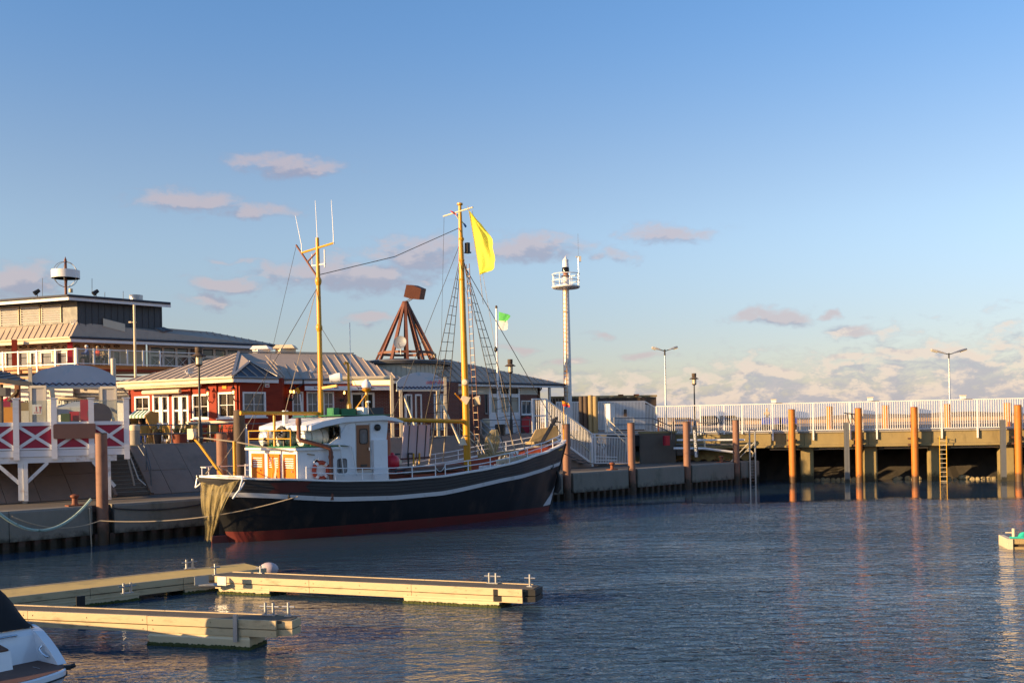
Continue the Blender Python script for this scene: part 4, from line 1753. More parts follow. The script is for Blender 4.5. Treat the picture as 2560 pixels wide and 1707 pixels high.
# ---------------------------------------------------------------- deck gear
mb = MB()
mb.obox((8.3, -1.2, 1.5), (3.5, 0, 0), (0, 2.4, 0), (0, 0, .85))
mb.build('hatch_coaming', M['bulwark_red'], boat, local=True, smooth=False)
for k, (y, w_, z, mt, x0, x1) in enumerate(((-1.15, .55, 2.36, 'tar_wood', 8.0, 11.6), (-.55, .5, 2.39, 'deck_wood', 8.7, 12.1), (0, .5, 2.43, 'brown_wood', 9.2, 12.2), (.55, .5, 2.41, 'slate_clad', 8.1, 11.9), (1.1, .45, 2.38, 'slate_clad', 8.0, 11.2))):
    mb = MB()
    mb.obox((x0, y, z), (x1 - x0, 0, .12), (0, w_, 0), (0, 0, .09))
    mb.build('hatch_board', M[mt], boat, local=True, smooth=False)
mb = MB()
mb.lathe([(.62, 0), (.62, .14), (.5, .3), (.2, .36), (.001, .37)], (7.15, .3, 2.55), 20, (.9, -.25, .1))
mb.build('winch_cover', M['white_gloss'], boat, local=True)
mb = MB()
mb.box((7.3, 0, 1.5), .6, 1.2, .8)
mb.build('winch_base', M['steel_dark'], boat, local=True, smooth=False)
for x in (9.0, 9.7):
    mb = MB()
    mb.tube((x, .9, 2.3), (x, .9, 3.2), .04, n=6)
    mb.tube((x, .9, 3.2), (x, .6, 3.2), .04, n=6)
    mb.build('fairlead_post', M['black_iron'], boat, local=True)
# windlass, bollards and bow platform
mb = MB()
mb.tube((15.2, -.55, 2.72), (15.2, .55, 2.72), .16, n=12)
mb.tube((15.2, -.62, 2.72), (15.2, -.5, 2.72), .26, n=12)
mb.tube((15.2, .5, 2.72), (15.2, .62, 2.72), .26, n=12)
mb.build('windlass', M['steel_dark'], boat, local=True)
mb = MB()
mb.obox((14.9, -.9, 2.25), (.15, 0, 0), (0, 1.8, 0), (0, 0, .25))
mb.obox((15.5, -.9, 2.25), (.15, 0, 0), (0, 1.8, 0), (0, 0, .25))
mb.build('windlass_bed', M['white_paint'], boat, local=True, smooth=False)
mb = MB()
mb.tube((15.3, .45, 2.3), (15.3, .45, 3.12), .1, n=10)
mb.tube((15.3, 0.0, 2.3), (15.3, 0.0, 3.05), .1, n=10)
mb.tube((15.25, .75, 3.0), (15.35, -.35, 3.05), .08, n=10)
mb.build('mooring_bitts', M['white_gloss'], boat, local=True)
mb = MB()
mb.beam((13.2, -1.3, 2.72), (16.3, -.9, 2.95), .16, .2)
mb.build('trawl_beam', M['cream'], boat, local=True, smooth=False)
mb = MB()
mb.beam((13.0, -.2, 2.95), (15.9, .2, 3.1), .14, .2)
mb.build('trawl_beam', M['weathered_wood'], boat, local=True, smooth=False)
for (x, y, s1, h_) in ((12.95, -.9, .7, .5), (13.6, -1.1, .5, .42)):
    mb = MB()
    mb.box((x, y, 2.05), s1, .5, h_, .2)
    mb.build('white_crate', M['white_gloss'], boat, local=True, smooth=False)
mb = MB()
mb.beam((16.1, -.4, 2.9), (16.75, -.7, 2.5), .3, .04)
mb.build('pink_plank', M['pink_board'], boat, local=True, smooth=False)
mb = MB()
mb.obox((17.0, -.95, 3.0), (1.2, .35, .12), (0, .08, 0), (0, 0, .06))
mb.build('yellow_bar', M['yellow_rail'], boat, local=True, smooth=False)
mb = MB()
mb.prism([(17.3, .95, 3.5), (18.75, .3, 3.75), (18.75, .3, 4.35), (17.7, .85, 4.15)], (-.05, -.12, 0))
mb.prism([(17.2, .4, 3.42), (18.5, .1, 3.55), (18.5, .1, 3.68), (17.2, .4, 3.55)], (0, .7, 0))
mb.build('anchor_bed', M['weathered_wood'], boat, local=True, smooth=False)
mb = MB()
mb.beam((17.15, -.1, 3.4), (18.65, .25, 4.75), .15, .12)
mb.beam((18.5, -.2, 4.5), (18.7, .7, 4.62), .06, .06)
mb.build('anchor', M['black_iron'], boat, local=True, smooth=False)
mb = MB()
mb.path([(18.95, .05, 3.6), (18.95, .02, 4.7), (18.97, 0, 5.6)], [.03, .026, .018], 6)
mb.build('jackstaff', M['yellow_mast'], boat, local=True)
# stern frame: yellow post, davit with block
mb = MB()
mb.tube((.55, -.25, 2.3), (.55, -.25, 4.0), .07, n=10)
mb.build('stern_post', M['yellow_mast'], boat, local=True)
mb = MB()
mb.path([(.15, -.1, 2.6), (-.35, .9, 3.9), (-.5, 1.25, 4.25)], .055, 8)
mb.build('stern_davit', M['yellow_mast'], boat, local=True)
mb = MB()
mb.box((-.5, 1.25, 4.1), .22, .28, .42, .4)
mb.lathe([(.14, -.06), (.16, 0), (.14, .06)], (-.5, 1.1, 4.25), 10, (1, 0, 0))
mb.build('davit_block', M['cream'], boat, local=True)
mb = MB()
mb.path([(-.45, 1.3, 4.2), (.55, -.25, 3.98), (1.5, -1.2, 3.72), (3.0, -2.12, 3.4)], .03, 6)
mb.build('stern_guy', M['rope_tan'], boat, local=True)
mb = MB()
mb.path([(-.1, .55, 3.45), (.0, .45, 3.1), (-.2, .7, 2.75)], .025, 5)
mb.path([(0, .45, 3.1), (.35, 0, 2.85), (.5, -.2, 2.6)], .022, 5)
mb.build('davit_chain', M['rope_tan'], boat, local=True)

# ================================================================== THINGS ON THE BOAT
def on_boat(name, label, cat, x, y, z, group=None):
    o = thing(name, label, cat, SW(x, y, z), HEAD, group)
    o.scale = (KS, KS, KS)
    return o


for k, (x0, y, z, L, nm) in enumerate(((2.55, 1.35, 4.08, 1.15, 'white life raft canister furthest aft, behind the gallows post'), (2.6, .25, 4.06, 1.05, 'white life raft canister in the middle of the row'),
                                       (2.95, -1.05, 4.07, 1.2, 'white life raft canister nearest the brown exhaust pipe'))):
    r = on_boat('life_raft', nm, 'life raft', x0, y, z - .36, 'life raft canisters on the boat')
    mb = MB()
    mb.lathe([(.001, 0), (.26, .0), (.34, .06), (.36, .14), (.36, .5 * L - .03), (.345, .5 * L), (.36, .5 * L + .03), (.36, L - .14), (.34, L - .06), (.26, L), (.001, L)], (0, 0, .36), 20, (1, 0, 0))
    mb.build('canister', M['white_gloss'], r, local=True)
    for xx in (.3 * L, .72 * L):
        mb = MB()
        mb.torus((xx, 0, .36), .365, .012, (1, 0, 0), 20, 5)
        mb.build('strap', M['steel_dark'], r, local=True)
    mb = MB()
    for xx in (.25 * L, .7 * L):
        mb.prism([(xx, -.4, 0), (xx, .4, 0), (xx, .3, .16), (xx, .12, .02), (xx, -.12, .02), (xx, -.3, .16)], (.06, 0, 0))
    mb.build('cradle', M['green_paint'], r, local=True, smooth=False)
    mb = MB()
    mb.torus((-.005, 0, .36), .22, .012, (1, 0, 0), 16, 5)
    mb.beam((-.006, -.3, .36), (-.006, .3, .36), .02, .012)
    mb.build('end_hoop', M['steel_dark'], r, local=True)
# black lamp and hose reel between the rafts
x, z = 2.42, 4.0
hr = on_boat('hose_reel', 'black hose reel lying between the white life rafts', 'hose reel', 2.55, -.35, zh + .05)
mb = MB()
mb.torus((0, 0, .52), .2, .1, (1, .3, 0), 18, 8)
mb.build('coil', M['rubber'], hr, local=True)
mb = MB()
mb.tube((.1, 0, 0), (.1, 0, .5), .05, n=8)
mb.tube((-.12, 0, .52), (.16, .05, .52), .04, n=8)
mb.build('stand', M['black_iron'], hr, local=True)
ln = on_boat('stern_lantern', 'small black lantern standing at the aft edge of the raft deck', 'lantern', 2.3, .55, zh + .05)
mb = MB()
mb.lathe([(.1, 0), (.1, .06), (.085, .07), (.085, .24), (.1, .25), (.06, .33), (.02, .36)], (0, 0, 0), 10)
mb.build('case', M['black_iron'], ln, local=True)
mb = MB()
mb.lathe([(.088, .09), (.088, .22)], (0, 0, 0), 10)
mb.build('lens', M['lamp_lens'], ln, local=True)
lb = on_boat('lifebuoy', 'orange red lifebuoy hanging on the white deckhouse side', 'lifebuoy', 3.32, -HB - .06, 2.78)
mb = MB()
mb.torus((0, 0, 0), .315, .085, (0, 1, 0), 32, 10)
mb.build('ring', M['lifebuoy_red'], lb, local=True)
for a in (50, 130, 230, 310):
    mb = MB()
    c = V((.315 * math.cos(rad(a)), 0, .315 * math.sin(rad(a))))
    mb.lathe([(.088, -.06), (.093, -.055), (.093, .055), (.088, .06)], c, 10, (-math.sin(rad(a)), 0, math.cos(rad(a))))
    mb.build('band', M['white_paint'], lb, local=True)
rb = on_boat('buoy', 'round red buoy hanging in front of the white winch cover', 'buoy', 7.05, -1.6, 2.95)
mb = MB()
mb.sphere((0, 0, 0), .33, 18, 12)
mb.lathe([(.1, .3), (.06, .4), (.02, .42)], (0, 0, 0), 10)
mb.build('ball', M['buoy_red'], rb, local=True)
mb = MB()
mb.box((.2, -.28, -.08), .12, .02, .17, -.3)
mb.build('tag', M['cream'], rb, local=True, smooth=False)
# furled ensign tied in front of the doors
en = on_boat('furled_flag', 'limp orange and white flag drooping in front of the louvred doors', 'flag', 1.9, -.9, 3.3)
mb = MB()


def drape(a, b_):
    return V((-.04 + .07 * math.sin(9 * a + b_ * 2), .0 - .32 * a * (1 - .55 * abs(b_ - .5)) + .14, -1.15 * b_ * (1 - .25 * a) + .05 * math.sin(5 * a)))


mb.grid(drape, 12, 10)
mb.mi = [0 if (i // 10) < 4 else (1 if (i // 10) < 8 else 2) for i in range(len(mb.f))]
mb.build('cloth', [M['flag_red'], M['flag_orange'], M['flag_white']], en, local=True)
# pink board slung under the fore boom
pb = thing('pink_board', 'pale pink board with dark battens slung under the fore boom', 'board', SW(10.2, .9, 3.4), HEAD)
mb = MB()
mb.obox((-.85, .05, -.42), (1.55, 0, 0), (0, .05, 0), (.35, .25, 1.55))
mb.build('panel', M['pink_board'], pb, local=True, smooth=False)
for f in (.2, .52, .84):
    mb = MB()
    mb.beam((-.85 + 1.55 * f, .03, -.5), (-.5 + 1.55 * f, .28, 1.15), .05, .03, (1, 0, 0))
    mb.build('batten', M['tar_wood'], pb, local=True, smooth=False)
mb = MB()
mb.beam((-.9, .05, -.45), (.75, .05, -.42), .12, .08)
mb.build('foot_bar', M['name_red'], pb, local=True, smooth=False)
for f in (.4, .62):
    mb = MB()
    mb.tube((-.85 + 1.55 * f, -.02, -.72), (-.82 + 1.55 * f, 0, -.2), .04, n=8)
    mb.build('handle', M['yellow_rail'], pb, local=True)
# net bag hanging over the foredeck
nb = thing('net_bag', 'round hoop net bag hanging in the starboard rigging', 'net', SW(13.1, -1.0, 3.1), HEAD)
mb = MB()


def bag(a, b_):
    th = 2 * math.pi * a
    w_ = .42 * math.sin(math.pi * (b_ * .86 + .07)) ** .7 * (1 + .13 * math.sin(3 * th))
    return V((w_ * math.cos(th) + .25 * b_, w_ * .6 * math.sin(th), 1.25 * b_ - .1))


mb.grid(bag, 16, 10)
mb.build('netting', M['fish_net'], nb, local=True)
mb = MB()
mb.torus((-.12, -.12, .35), .42, .03, (.8, -.5, .35), 20, 6)
mb.build('hoop', M['cream'], nb, local=True)
for k in range(7):
    mb = MB()
    th = k * .9
    mb.path([bag(th / 6.283, b_ / 6) for b_ in range(7)], .012, 4)
    mb.build('net_cord', M['rope_tan'], nb, local=True)
# net over the stern with its white frame
sn_ = thing('stern_net', 'tan trawl net hanging from a white frame over the stern', 'net', SW(-.6, -1.3, 2.6))
TL, TR_ = W(502, 1190, 38.96), W(604, 1192, 38.35)
BL, BR = W(516, 1350, 38.96), W(536, 1352, 38.76)
mb = MB()


def netp(a, b_):
    p = TL.lerp(TR_, a)
    q_ = BL.lerp(BR, a)
    k = b_ ** .85
    r_ = p.lerp(q_, b_)
    wdt = (TR_ - TL) * (a - .5) * (1 - .93 * min(1, 1.1 * k)) if a > .5 else (TR_ - TL) * (a - .5) * (1 - .72 * min(1, 1.05 * k))
    mid = TL.lerp(TR_, .5).lerp(BL.lerp(BR, .5), b_)
    r_ = mid + wdt * (1 if b_ > 0 else 1)
    r_ = r_ + V((0, -1, 0)) * (.02 * math.sin(a * 23 + 2 * b_) * math.sin(min(1, b_ * 4) * 1.5) + .3 * math.sin(math.pi * min(1, b_ * 1.3)) + .008 * math.sin(a * 57 + 3 * b_))
    r_.z += .04 * math.sin(a * 19)
    return r_


mb.grid(netp, 60, 24)
mb.build('net_cloth', M['fish_net'], sn_)
mb = MB()
mb.grid(lambda a, b_: netp(.02 + .75 * a, b_ * .62) + V((0, .12, 0)), 40, 12)
mb.build('net_cloth', M['fish_net'], sn_)
mb = MB()
mb.path([W(489, 1218, 39.37), W(493, 1196, 39.37), W(497, 1190, 39.37), W(540, 1189, 38.96), W(604, 1191, 38.45), W(611, 1193, 38.45)], .035, 8)
mb.path([W(489, 1218, 39.37), W(500, 1210, 39.07), W(506, 1198, 38.96)], .03, 8)
mb.path([W(604, 1191, 38.35), W(606, 1198, 38.15), W(598, 1224, 37.94), W(590, 1234, 37.94), W(582, 1246, 37.94)], .035, 8)
mb.path([W(611, 1193, 38.66), W(614, 1200, 38.56), W(605, 1216, 38.25), W(598, 1226, 38.05)], .03, 8)
mb.build('frame', M['white_gloss'], sn_)


# flags: cloth as a waved grid between photo-scale corners
def flag_cloth(corners, nu, nv, amp, freq, ph=0.0, droop=0.0):
    a, b_, c_, d_ = corners      # hoist top, hoist bottom, fly bottom, fly top
    m_ = MB()
    nrm = (b_ - a).cross(d_ - a).normalized()

    def fn(u, v):
        p = a.lerp(b_, v).lerp(d_.lerp(c_, v), u)
        w_ = amp * math.sin(freq * u * 6.283 + 1.7 * v + ph) * u ** .6 + amp * .5 * math.sin(freq * 2.3 * u * 6.283 + 4 * v) * u
        return p + nrm * w_ + V((0, 0, -1)) * droop * math.sin(math.pi * u) * v
    return m_.grid(fn, nu, nv)


yd = SW(12.2, -1.02, 14.45)
D0 = yd.y
yf = thing('yellow_flag', 'large plain yellow flag flying from the main mast yard', 'flag', yd)
m_ = MB()
hoist = [W(1172 + 28 * f, 526 + 161 * f, D0) for f in [i / 20 for i in range(21)]]
edge_px = [(1172, 526), (1181, 538), (1191, 551), (1200, 560), (1209, 572), (1218, 582), (1225, 590), (1231, 598), (1233, 608), (1233, 618), (1236, 628), (1240, 640), (1241, 650), (1239, 660), (1239, 668), (1237, 675), (1232, 679), (1225, 681), (1217, 683), (1208, 685), (1200, 687)]


def fy(u, v):
    i = min(20, int(round(v * 20)))
    a = hoist[i]
    e = W(edge_px[i][0], edge_px[i][1], D0 - .75 * math.sin(v * 2.6))
    p = a.lerp(e, u)
    return p + V((.25, 1, 0)) * (.16 * math.sin(7.5 * u + 5 * v) * u + .08 * math.sin(15 * u - 7 * v) * u) + V((0, 0, .04 * math.sin(9 * v) * u))


m_.grid(fy, 18, 20)
m_.build('cloth', M['flag_yellow'], yf)
mb = MB()
mb.path([W(1169, 515, D0), W(1172, 526, D0), W(1186, 606, D0 - .02), W(1200, 688, D0), W(1208, 760, D0 + .4)], .014, 5)
mb.build('halyard', M['rope_tan'], yf)
# small signal pennants on the port halyard
sg = thing('signal_flags', 'bundle of small red blue and yellow signal flags at the masthead', 'flags', SW(12.2, .9, 14.2))
Dm = SW(12.2, .5, 14).y
for nm, cs, mt in (('red_pennant', [(1124, 526), (1130, 532), (1142, 539), (1138, 531)], 'flag_red'), ('white_pennant', [(1138, 538), (1144, 546), (1152, 550), (1146, 541)], 'flag_white'),
                   ('blue_pennant', [(1139, 537), (1150, 548), (1154, 546), (1149, 535)], 'flag_blue'), ('yellow_pennant', [(1143, 545), (1150, 554), (1161, 560), (1156, 553)], 'flag_yellow'),
                   ('blue_pennant', [(1157, 558), (1163, 570), (1167, 566), (1162, 558)], 'flag_blue')):
    pts = [W(x, y, Dm - .25) for x, y in cs]
    flag_cloth((pts[0], pts[1], pts[2], pts[3]), 6, 4, .05, .8).build(nm, M[mt], sg)
bf = thing('bow_flag', 'small yellow red and blue pennant fluttering at the bow staff', 'flag', SW(18.97, 0, 5.4))
Db = SW(18.97, 0, 5).y
for nm, cs, mt in (('yellow_band', [(1405, 1002), (1406, 1010), (1424, 1013), (1420, 1006)], 'flag_orange'), ('red_band', [(1406, 1010), (1408, 1016), (1424, 1018), (1424, 1010)], 'flag_red'), ('blue_band', [(1408, 1016), (1411, 1023), (1418, 1018), (1424, 1016)], 'flag_blue')):
    pts = [W(x, y, Db) for x, y in cs]
    flag_cloth((pts[0], pts[1], pts[2], pts[3]), 6, 3, .06, .8).build(nm, M[mt], bf)


def rope(name, pts, r_, mat, label, sag=0.0, n=24):
    m_ = MB()
    out = []
    for (a, b_) in zip(pts, pts[1:]):
        a, b_ = V(a), V(b_)
        for k in range(n):
            f = k / n
            out.append(a.lerp(b_, f) - V((0, 0, sag * 4 * f * (1 - f))))
    out.append(V(pts[-1]))
    m_.path(out, r_, 6)
    return single(name, m_, M[mat], label, 'rope', base=pts[0])


xh, zh2 = ship_y(740, 1240, -2.3)
rope('mooring_rope', [SW(xh, -2.45, zh2), W(250, 1301, 38.4), W(30, 1290, 36.4)], .022, 'rope_tan', 'long grey mooring line from the hull side past the left pile', .35)
rope('green_rope', [W(-20, 1266, 35.0), W(228, 1247, 37.6)], .055, 'rope_green', 'thick frayed green rope sagging along the quay face', 1.0)
rope('dark_rope', [Q(-21.6, -.05, 1.42), Q(-16.9, -.05, 1.5)], .03, 'rope_dark', 'dark rope hanging along the quay edge right of the left pile', .22)
rope('hanging_rope', [Q(-22.55, -.04, 1.5), Q(-22.5, -.06, -.1)], .025, 'rope_tan', 'pair of pale rope ends hanging down beside the left pile', 0, 8)
rope('bow_line', [SW(18.3, .3, 3.3), Q(8.6, .6, 1.9)], .022, 'rope_dark', 'dark bow line running from the boat to the gate bollard', .3)
fd = MB()
fd.path([SW(18.15, -.25, 2.05), SW(18.2, -.33, 1.6), SW(18.1, -.35, 1.2), SW(17.98, -.32, .95)], [.05, .12, .17, .1], 8)
single('fender', fd, M['rubber'], 'black rubber fender hanging at the stem of the boat', 'fender', base=SW(18.1, -.3, 1.4))

# ================================================================== BUILDINGS
class Wall:
    """upright wall between two ground points; knows where a photo point meets it"""
    def __init__(s, p0, p1):
        s.p0 = V((p0[0], p0[1], 0))
        s.p1 = V((p1[0], p1[1], 0))
        s.d = (s.p1 - s.p0).normalized()
        s.L = (s.p1 - s.p0).length
        n = V((-s.d.y, s.d.x, 0))
        if n.dot(s.p0) > 0:
            n = -n
        s.n = n                      # towards the water

    def at(s, px, py):
        r = px_dir(px, py)
        o = V((0, 0, CAMH))
        w = o + r * ((s.p0 - o).dot(s.n) / r.dot(s.n))
        return (w - s.p0).dot(s.d), w.z

    def rect(s, x0, y0, x1, y1):
        a, zt = s.at(x0, y0)
        b, _ = s.at(x1, y0)
        _, zb = s.at(x0, y1)
        return (min(a, b), zb, max(a, b), zt)

    def P(s, u, z, out=0.0):
        return s.p0 + s.d * u + s.n * out + V((0, 0, z))

    def box(s, mb, u0, z0, u1, z1, o0, o1):
        return mb.obox(s.P(u0, z0, o0), s.d * (u1 - u0), s.n * (o1 - o0), V((0, 0, z1 - z0)))

    def face(s, z0, z1, holes, mat, parent, name='wall', u0=0.0, u1=None, depth=.16):
        u1 = s.L if u1 is None else u1
        us = sorted({u0, u1} | {min(max(h[k], u0), u1) for h in holes for k in (0, 2)})
        zs = sorted({z0, z1} | {min(max(h[k], z0), z1) for h in holes for k in (1, 3)})
        mb = MB()
        for a, b in zip(us, us[1:]):
            for c, d in zip(zs, zs[1:]):
                m = ((a + b) / 2, (c + d) / 2)
                if any(h[0] < m[0] < h[2] and h[1] < m[1] < h[3] for h in holes):
                    continue
                mb.poly(s.P(a, c), s.P(b, c), s.P(b, d), s.P(a, d))
        for h in holes:
            a, c, b, d = max(h[0], u0), max(h[1], z0), min(h[2], u1), min(h[3], z1)
            for (p, q_) in (((a, c), (b, c)), ((b, c), (b, d)), ((b, d), (a, d)), ((a, d), (a, c))):
                mb.poly(s.P(p[0], p[1]), s.P(q_[0], q_[1]), s.P(q_[0], q_[1], -depth), s.P(p[0], p[1], -depth))
        mb.poly(s.P(u0, z0, -.3), s.P(u1, z0, -.3), s.P(u1, z1, -.3), s.P(u0, z1, -.3))
        return mb.build(name, mat, parent, smooth=False)

    def window(s, r, parent, cols=2, rows=2, frame=.07, bar=.03, mat='white_paint', pane='window_dark', name='window', depth=.1, sill=True, cross=False, rowz=None):
        a, c, b, d = r
        f = frame
        mb = MB()
        for (x0, z0, x1, z1) in ((a, c, a + f, d), (b - f, c, b, d), (a + f, d - f, b - f, d), (a + f, c, b - f, c + f)):
            s.box(mb, x0, z0, x1, z1, -depth, .02)
        for k in range(1, cols):
            x = a + (b - a) * k / cols
            s.box(mb, x - bar / 2, c + f, x + bar / 2, d - f, -depth, -.02)
        zz = rowz or [k / rows for k in range(1, rows)]
        for k in zz:
            z = c + (d - c) * k
            s.box(mb, a + f, z - bar / 2, b - f, z + bar / 2, -depth, -.023)
        if cross:
            for (p, q_) in (((a + f, c + f), (b - f, d - f)), ((a + f, d - f), (b - f, c + f))):
                mb.beam(s.P(p[0], p[1], -.05), s.P(q_[0], q_[1], -.05), .03, bar, s.n)
        o = mb.build(name, M[mat], parent, smooth=False)
        mb = MB()
        mb.poly(s.P(a + f * .6, c + f * .6, -depth + .015), s.P(b - f * .6, c + f * .6, -depth + .015), s.P(b - f * .6, d - f * .6, -depth + .015), s.P(a + f * .6, d - f * .6, -depth + .015))
        mb.build('pane', M[pane], o, smooth=False)
        if sill:
            mb = MB()
            s.box(mb, a - .06, c - .07, b + .06, c - .005, -.02, .1)
            mb.build('sill', M[mat], o, smooth=False)
        return o


def roof_face(parent, pts, mat, spacing=.55, rib=True, thick=.10, name='roof', seam='roof_zinc', rw=.035, rh=.05):
    """one roof plane; pts[0] to pts[1] is its eave; standing seams run up from the eave"""
    pts = [V(p) for p in pts]
    n = (pts[1] - pts[0]).cross(pts[2] - pts[0]).normalized()
    if n.z < 0:
        n = -n
    mb = MB()
    mb.prism([p - n * thick for p in pts], n * thick)
    o = mb.build(name, M[mat], parent, smooth=False)
    if not rib:
        return o
    e = (pts[1] - pts[0]).normalized()
    up = n.cross(e).normalized()
    if up.z < 0:
        up = -up
    loc = [((p - pts[0]).dot(e), (p - pts[0]).dot(up)) for p in pts]
    lo = min(l[0] for l in loc)
    hi = max(l[0] for l in loc)
    x = lo + spacing * .5
    while x < hi:
        ys = []
        for (a, b) in zip(loc, loc[1:] + loc[:1]):
            if (a[0] - x) * (b[0] - x) < 0:
                f = (x - a[0]) / (b[0] - a[0])
                ys.append(a[1] + (b[1] - a[1]) * f)
        ys.sort()
        if len(ys) >= 2 and ys[-1] - ys[0] > .15:
            p = pts[0] + e * x + up * ys[0]
            q_ = pts[0] + e * x + up * ys[-1]
            mb = MB()
            mb.obox(p - e * rw / 2, e * rw, q_ - p, n * rh)
            mb.build('roof_seam', M[seam], o, smooth=False)
        x += spacing
    return o


def gutter(parent, a, b, mat='gutter_zinc', r=.07, name='gutter'):
    mb = MB()
    mb.tube(a, b, r, n=8)
    return mb.build(name, M[mat], parent)


def fascia(parent, a, b, h, mat, out=0.0, name='fascia', t=.04):
    a, b = V(a), V(b)
    d = (b - a).normalized()
    n = V((-d.y, d.x, 0))
    if n.dot(a) > 0:
        n = -n
    mb = MB()
    mb.obox(a + n * out - V((0, 0, h)), b - a, n * t, V((0, 0, h)))
    return mb.build(name, M[mat], parent, smooth=False)


def on_plane(px, py, a, b, c):
    n = (b - a).cross(c - a)
    o = V((0, 0, CAMH))
    r = px_dir(px, py)
    return o + r * ((a - o).dot(n) / r.dot(n))


# ------------------------------------------------------------------ red restaurant
ra = thing('restaurant', 'low red timber restaurant with grey standing seam roof and white windows', 'restaurant', V((-14.8, 56, ZP)))
EA0, EA1 = V((-22.86, 57.71, 7.3)), V((-14.92, 53.39, 7.3))
EB1 = V((-13.0, 55.53, 7.3))
EC0, EC1 = V((-13.11, 56.47, 7.3)), V((-6.5, 59.1, 7.3))
apex = W(597, 881, 59.5)
rend = W(884, 892, 62.6)
rend.z = apex.z
WL = Wall((-22.3, 58.0), (-14.75, 54.05))
WB_ = Wall((-14.75, 54.05), (-12.9, 56.05))
WC = Wall((-12.9, 56.9), (-5.4, 60.1))
WC0 = Wall((-12.9, 56.05), (-12.9, 56.9))
doors = [WL.rect(381, 988, 422, 1072), WL.rect(430, 987, 471, 1072)]
wins = [WL.rect(336, 991, 374, 1052), WL.rect(480, 986, 522, 1047), WL.rect(544, 981, 588, 1045)]
doors = [(d[0], ZP + .02, d[2], d[3]) for d in doors]
WL.face(ZP, 7.3, doors + wins, M['red_timber'], ra)
for w_ in wins:
    WL.window(w_, ra, 2, 2, frame=.1)
for d_ in doors:
    m_ = (d_[0] + d_[2]) / 2
    for (a, b) in ((d_[0], m_ - .01), (m_ + .01, d_[2])):
        lf = WL.window((a, d_[1], b, d_[3]), ra, 1, 3, frame=.13, bar=.1, name='door_leaf', sill=False, rowz=[.30, .66])
    mb = MB()
    WL.box(mb, m_ - .09, 4.85, m_ - .06, 5.0, .0, .06)
    mb.build('door_handle', M['chrome'], lf, smooth=False)
wb1 = WB_.rect(606, 979, 664, 1042)
WB_.face(ZP, 7.3, [wb1], M['red_timber'], ra)
WB_.window(wb1, ra, 2, 2, frame=.1, pane='window_sky')
WC0.face(ZP, 7.3, [], M['red_timber'], ra)
cw = [WC.rect(a, 979, b, 1042) for a, b in ((684, 718), (730, 758), (766, 796), (807, 835))]
cd = WC.rect(876, 981, 936, 1075)
cd = (cd[0], ZP + .02, cd[2], cd[3])
cw = [c for c in cw if c[0] > .05]
ub = WC.at(838, 1000)[0]
WC.face(ZP, 7.3, [c for c in cw], M['red_timber'], ra, u1=ub)
WC.face(ZP, 7.3, [cd], M['brick'], ra, 'brick_wall', u0=ub)
for c in cw:
    WC.window(c, ra, 2, 2, frame=.09, pane='window_sky')
WC.window(cd, ra, 2, 2, frame=.12, bar=.12, pane='window_dark', name='door_leaf', sill=False, rowz=[.4])
# interior backs so panes read as rooms
roofL = roof_face(ra, [EA0, EA1, apex], 'roof_zinc', .62)
ba = W(625, 905, 56.3)
mid_up = apex.lerp(EC0, .62)
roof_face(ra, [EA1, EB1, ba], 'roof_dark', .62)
roof_face(ra, [EB1, EC0 + V((.3, .25, 0)), ba + V((1.2, 1.2, 0.05)), ba], 'roof_zinc', .62)
roof_face(ra, [EA1, ba, apex], 'roof_zinc', .62, rib=False)
roof_face(ra, [EC0 - V((1.3, .5, 0)), EC1, rend, apex], 'roof_zinc', .55)
roof_face(ra, [EC1, EC1 + V((-3.5, 7.5, 0)), rend], 'roof_zinc', .6)
roof_face(ra, [EA0 + V((.0, 9, 0)), EA0, apex], 'roof_zinc', .8, rib=False)
roof_face(ra, [EC1 + V((-3.5, 7.5, 0)), EA0 + V((0, 9, 0)), apex, rend], 'roof_zinc', .8, rib=False)
for a, b in ((EA0, EA1), (EA1, EB1), (EC0, EC1)):
    gutter(ra, a - V((0, .05, .06)), b - V((0, .05, .06)), 'cream' if a is EA0 else 'gutter_zinc')
    fascia(ra, a + V((0, .04, -.12)), b + V((0, .04, -.12)), .2, 'cream' if a is EA0 else 'white_timber')
for (a, b) in ((apex, EA1), (ba, EA1), (ba, EB1)):
    mb = MB()
    mb.beam(a + V((0, 0, .05)), b + V((0, 0, .05)), .16, .05)
    mb.build('hip_cap', M['gutter_zinc'], ra, smooth=False)
mb = MB()
mb.beam(apex + V((0, 0, .05)), rend + V((0, 0, .05)), .2, .06)
mb.build('ridge_cap', M['roof_zinc'], ra, smooth=False)
# soffit under the eaves
for a, b, wl in ((EA0, EA1, WL), (EA1, EB1, WB_), (EC0, EC1, WC)):
    mb = MB()
    mb.poly(a + V((0, 0, -.16)), b + V((0, 0, -.16)), V((wl.p1.x, wl.p1.y, 7.1)), V((wl.p0.x, wl.p0.y, 7.1)))
    mb.build('soffit', M['red_timber'], ra, smooth=False)
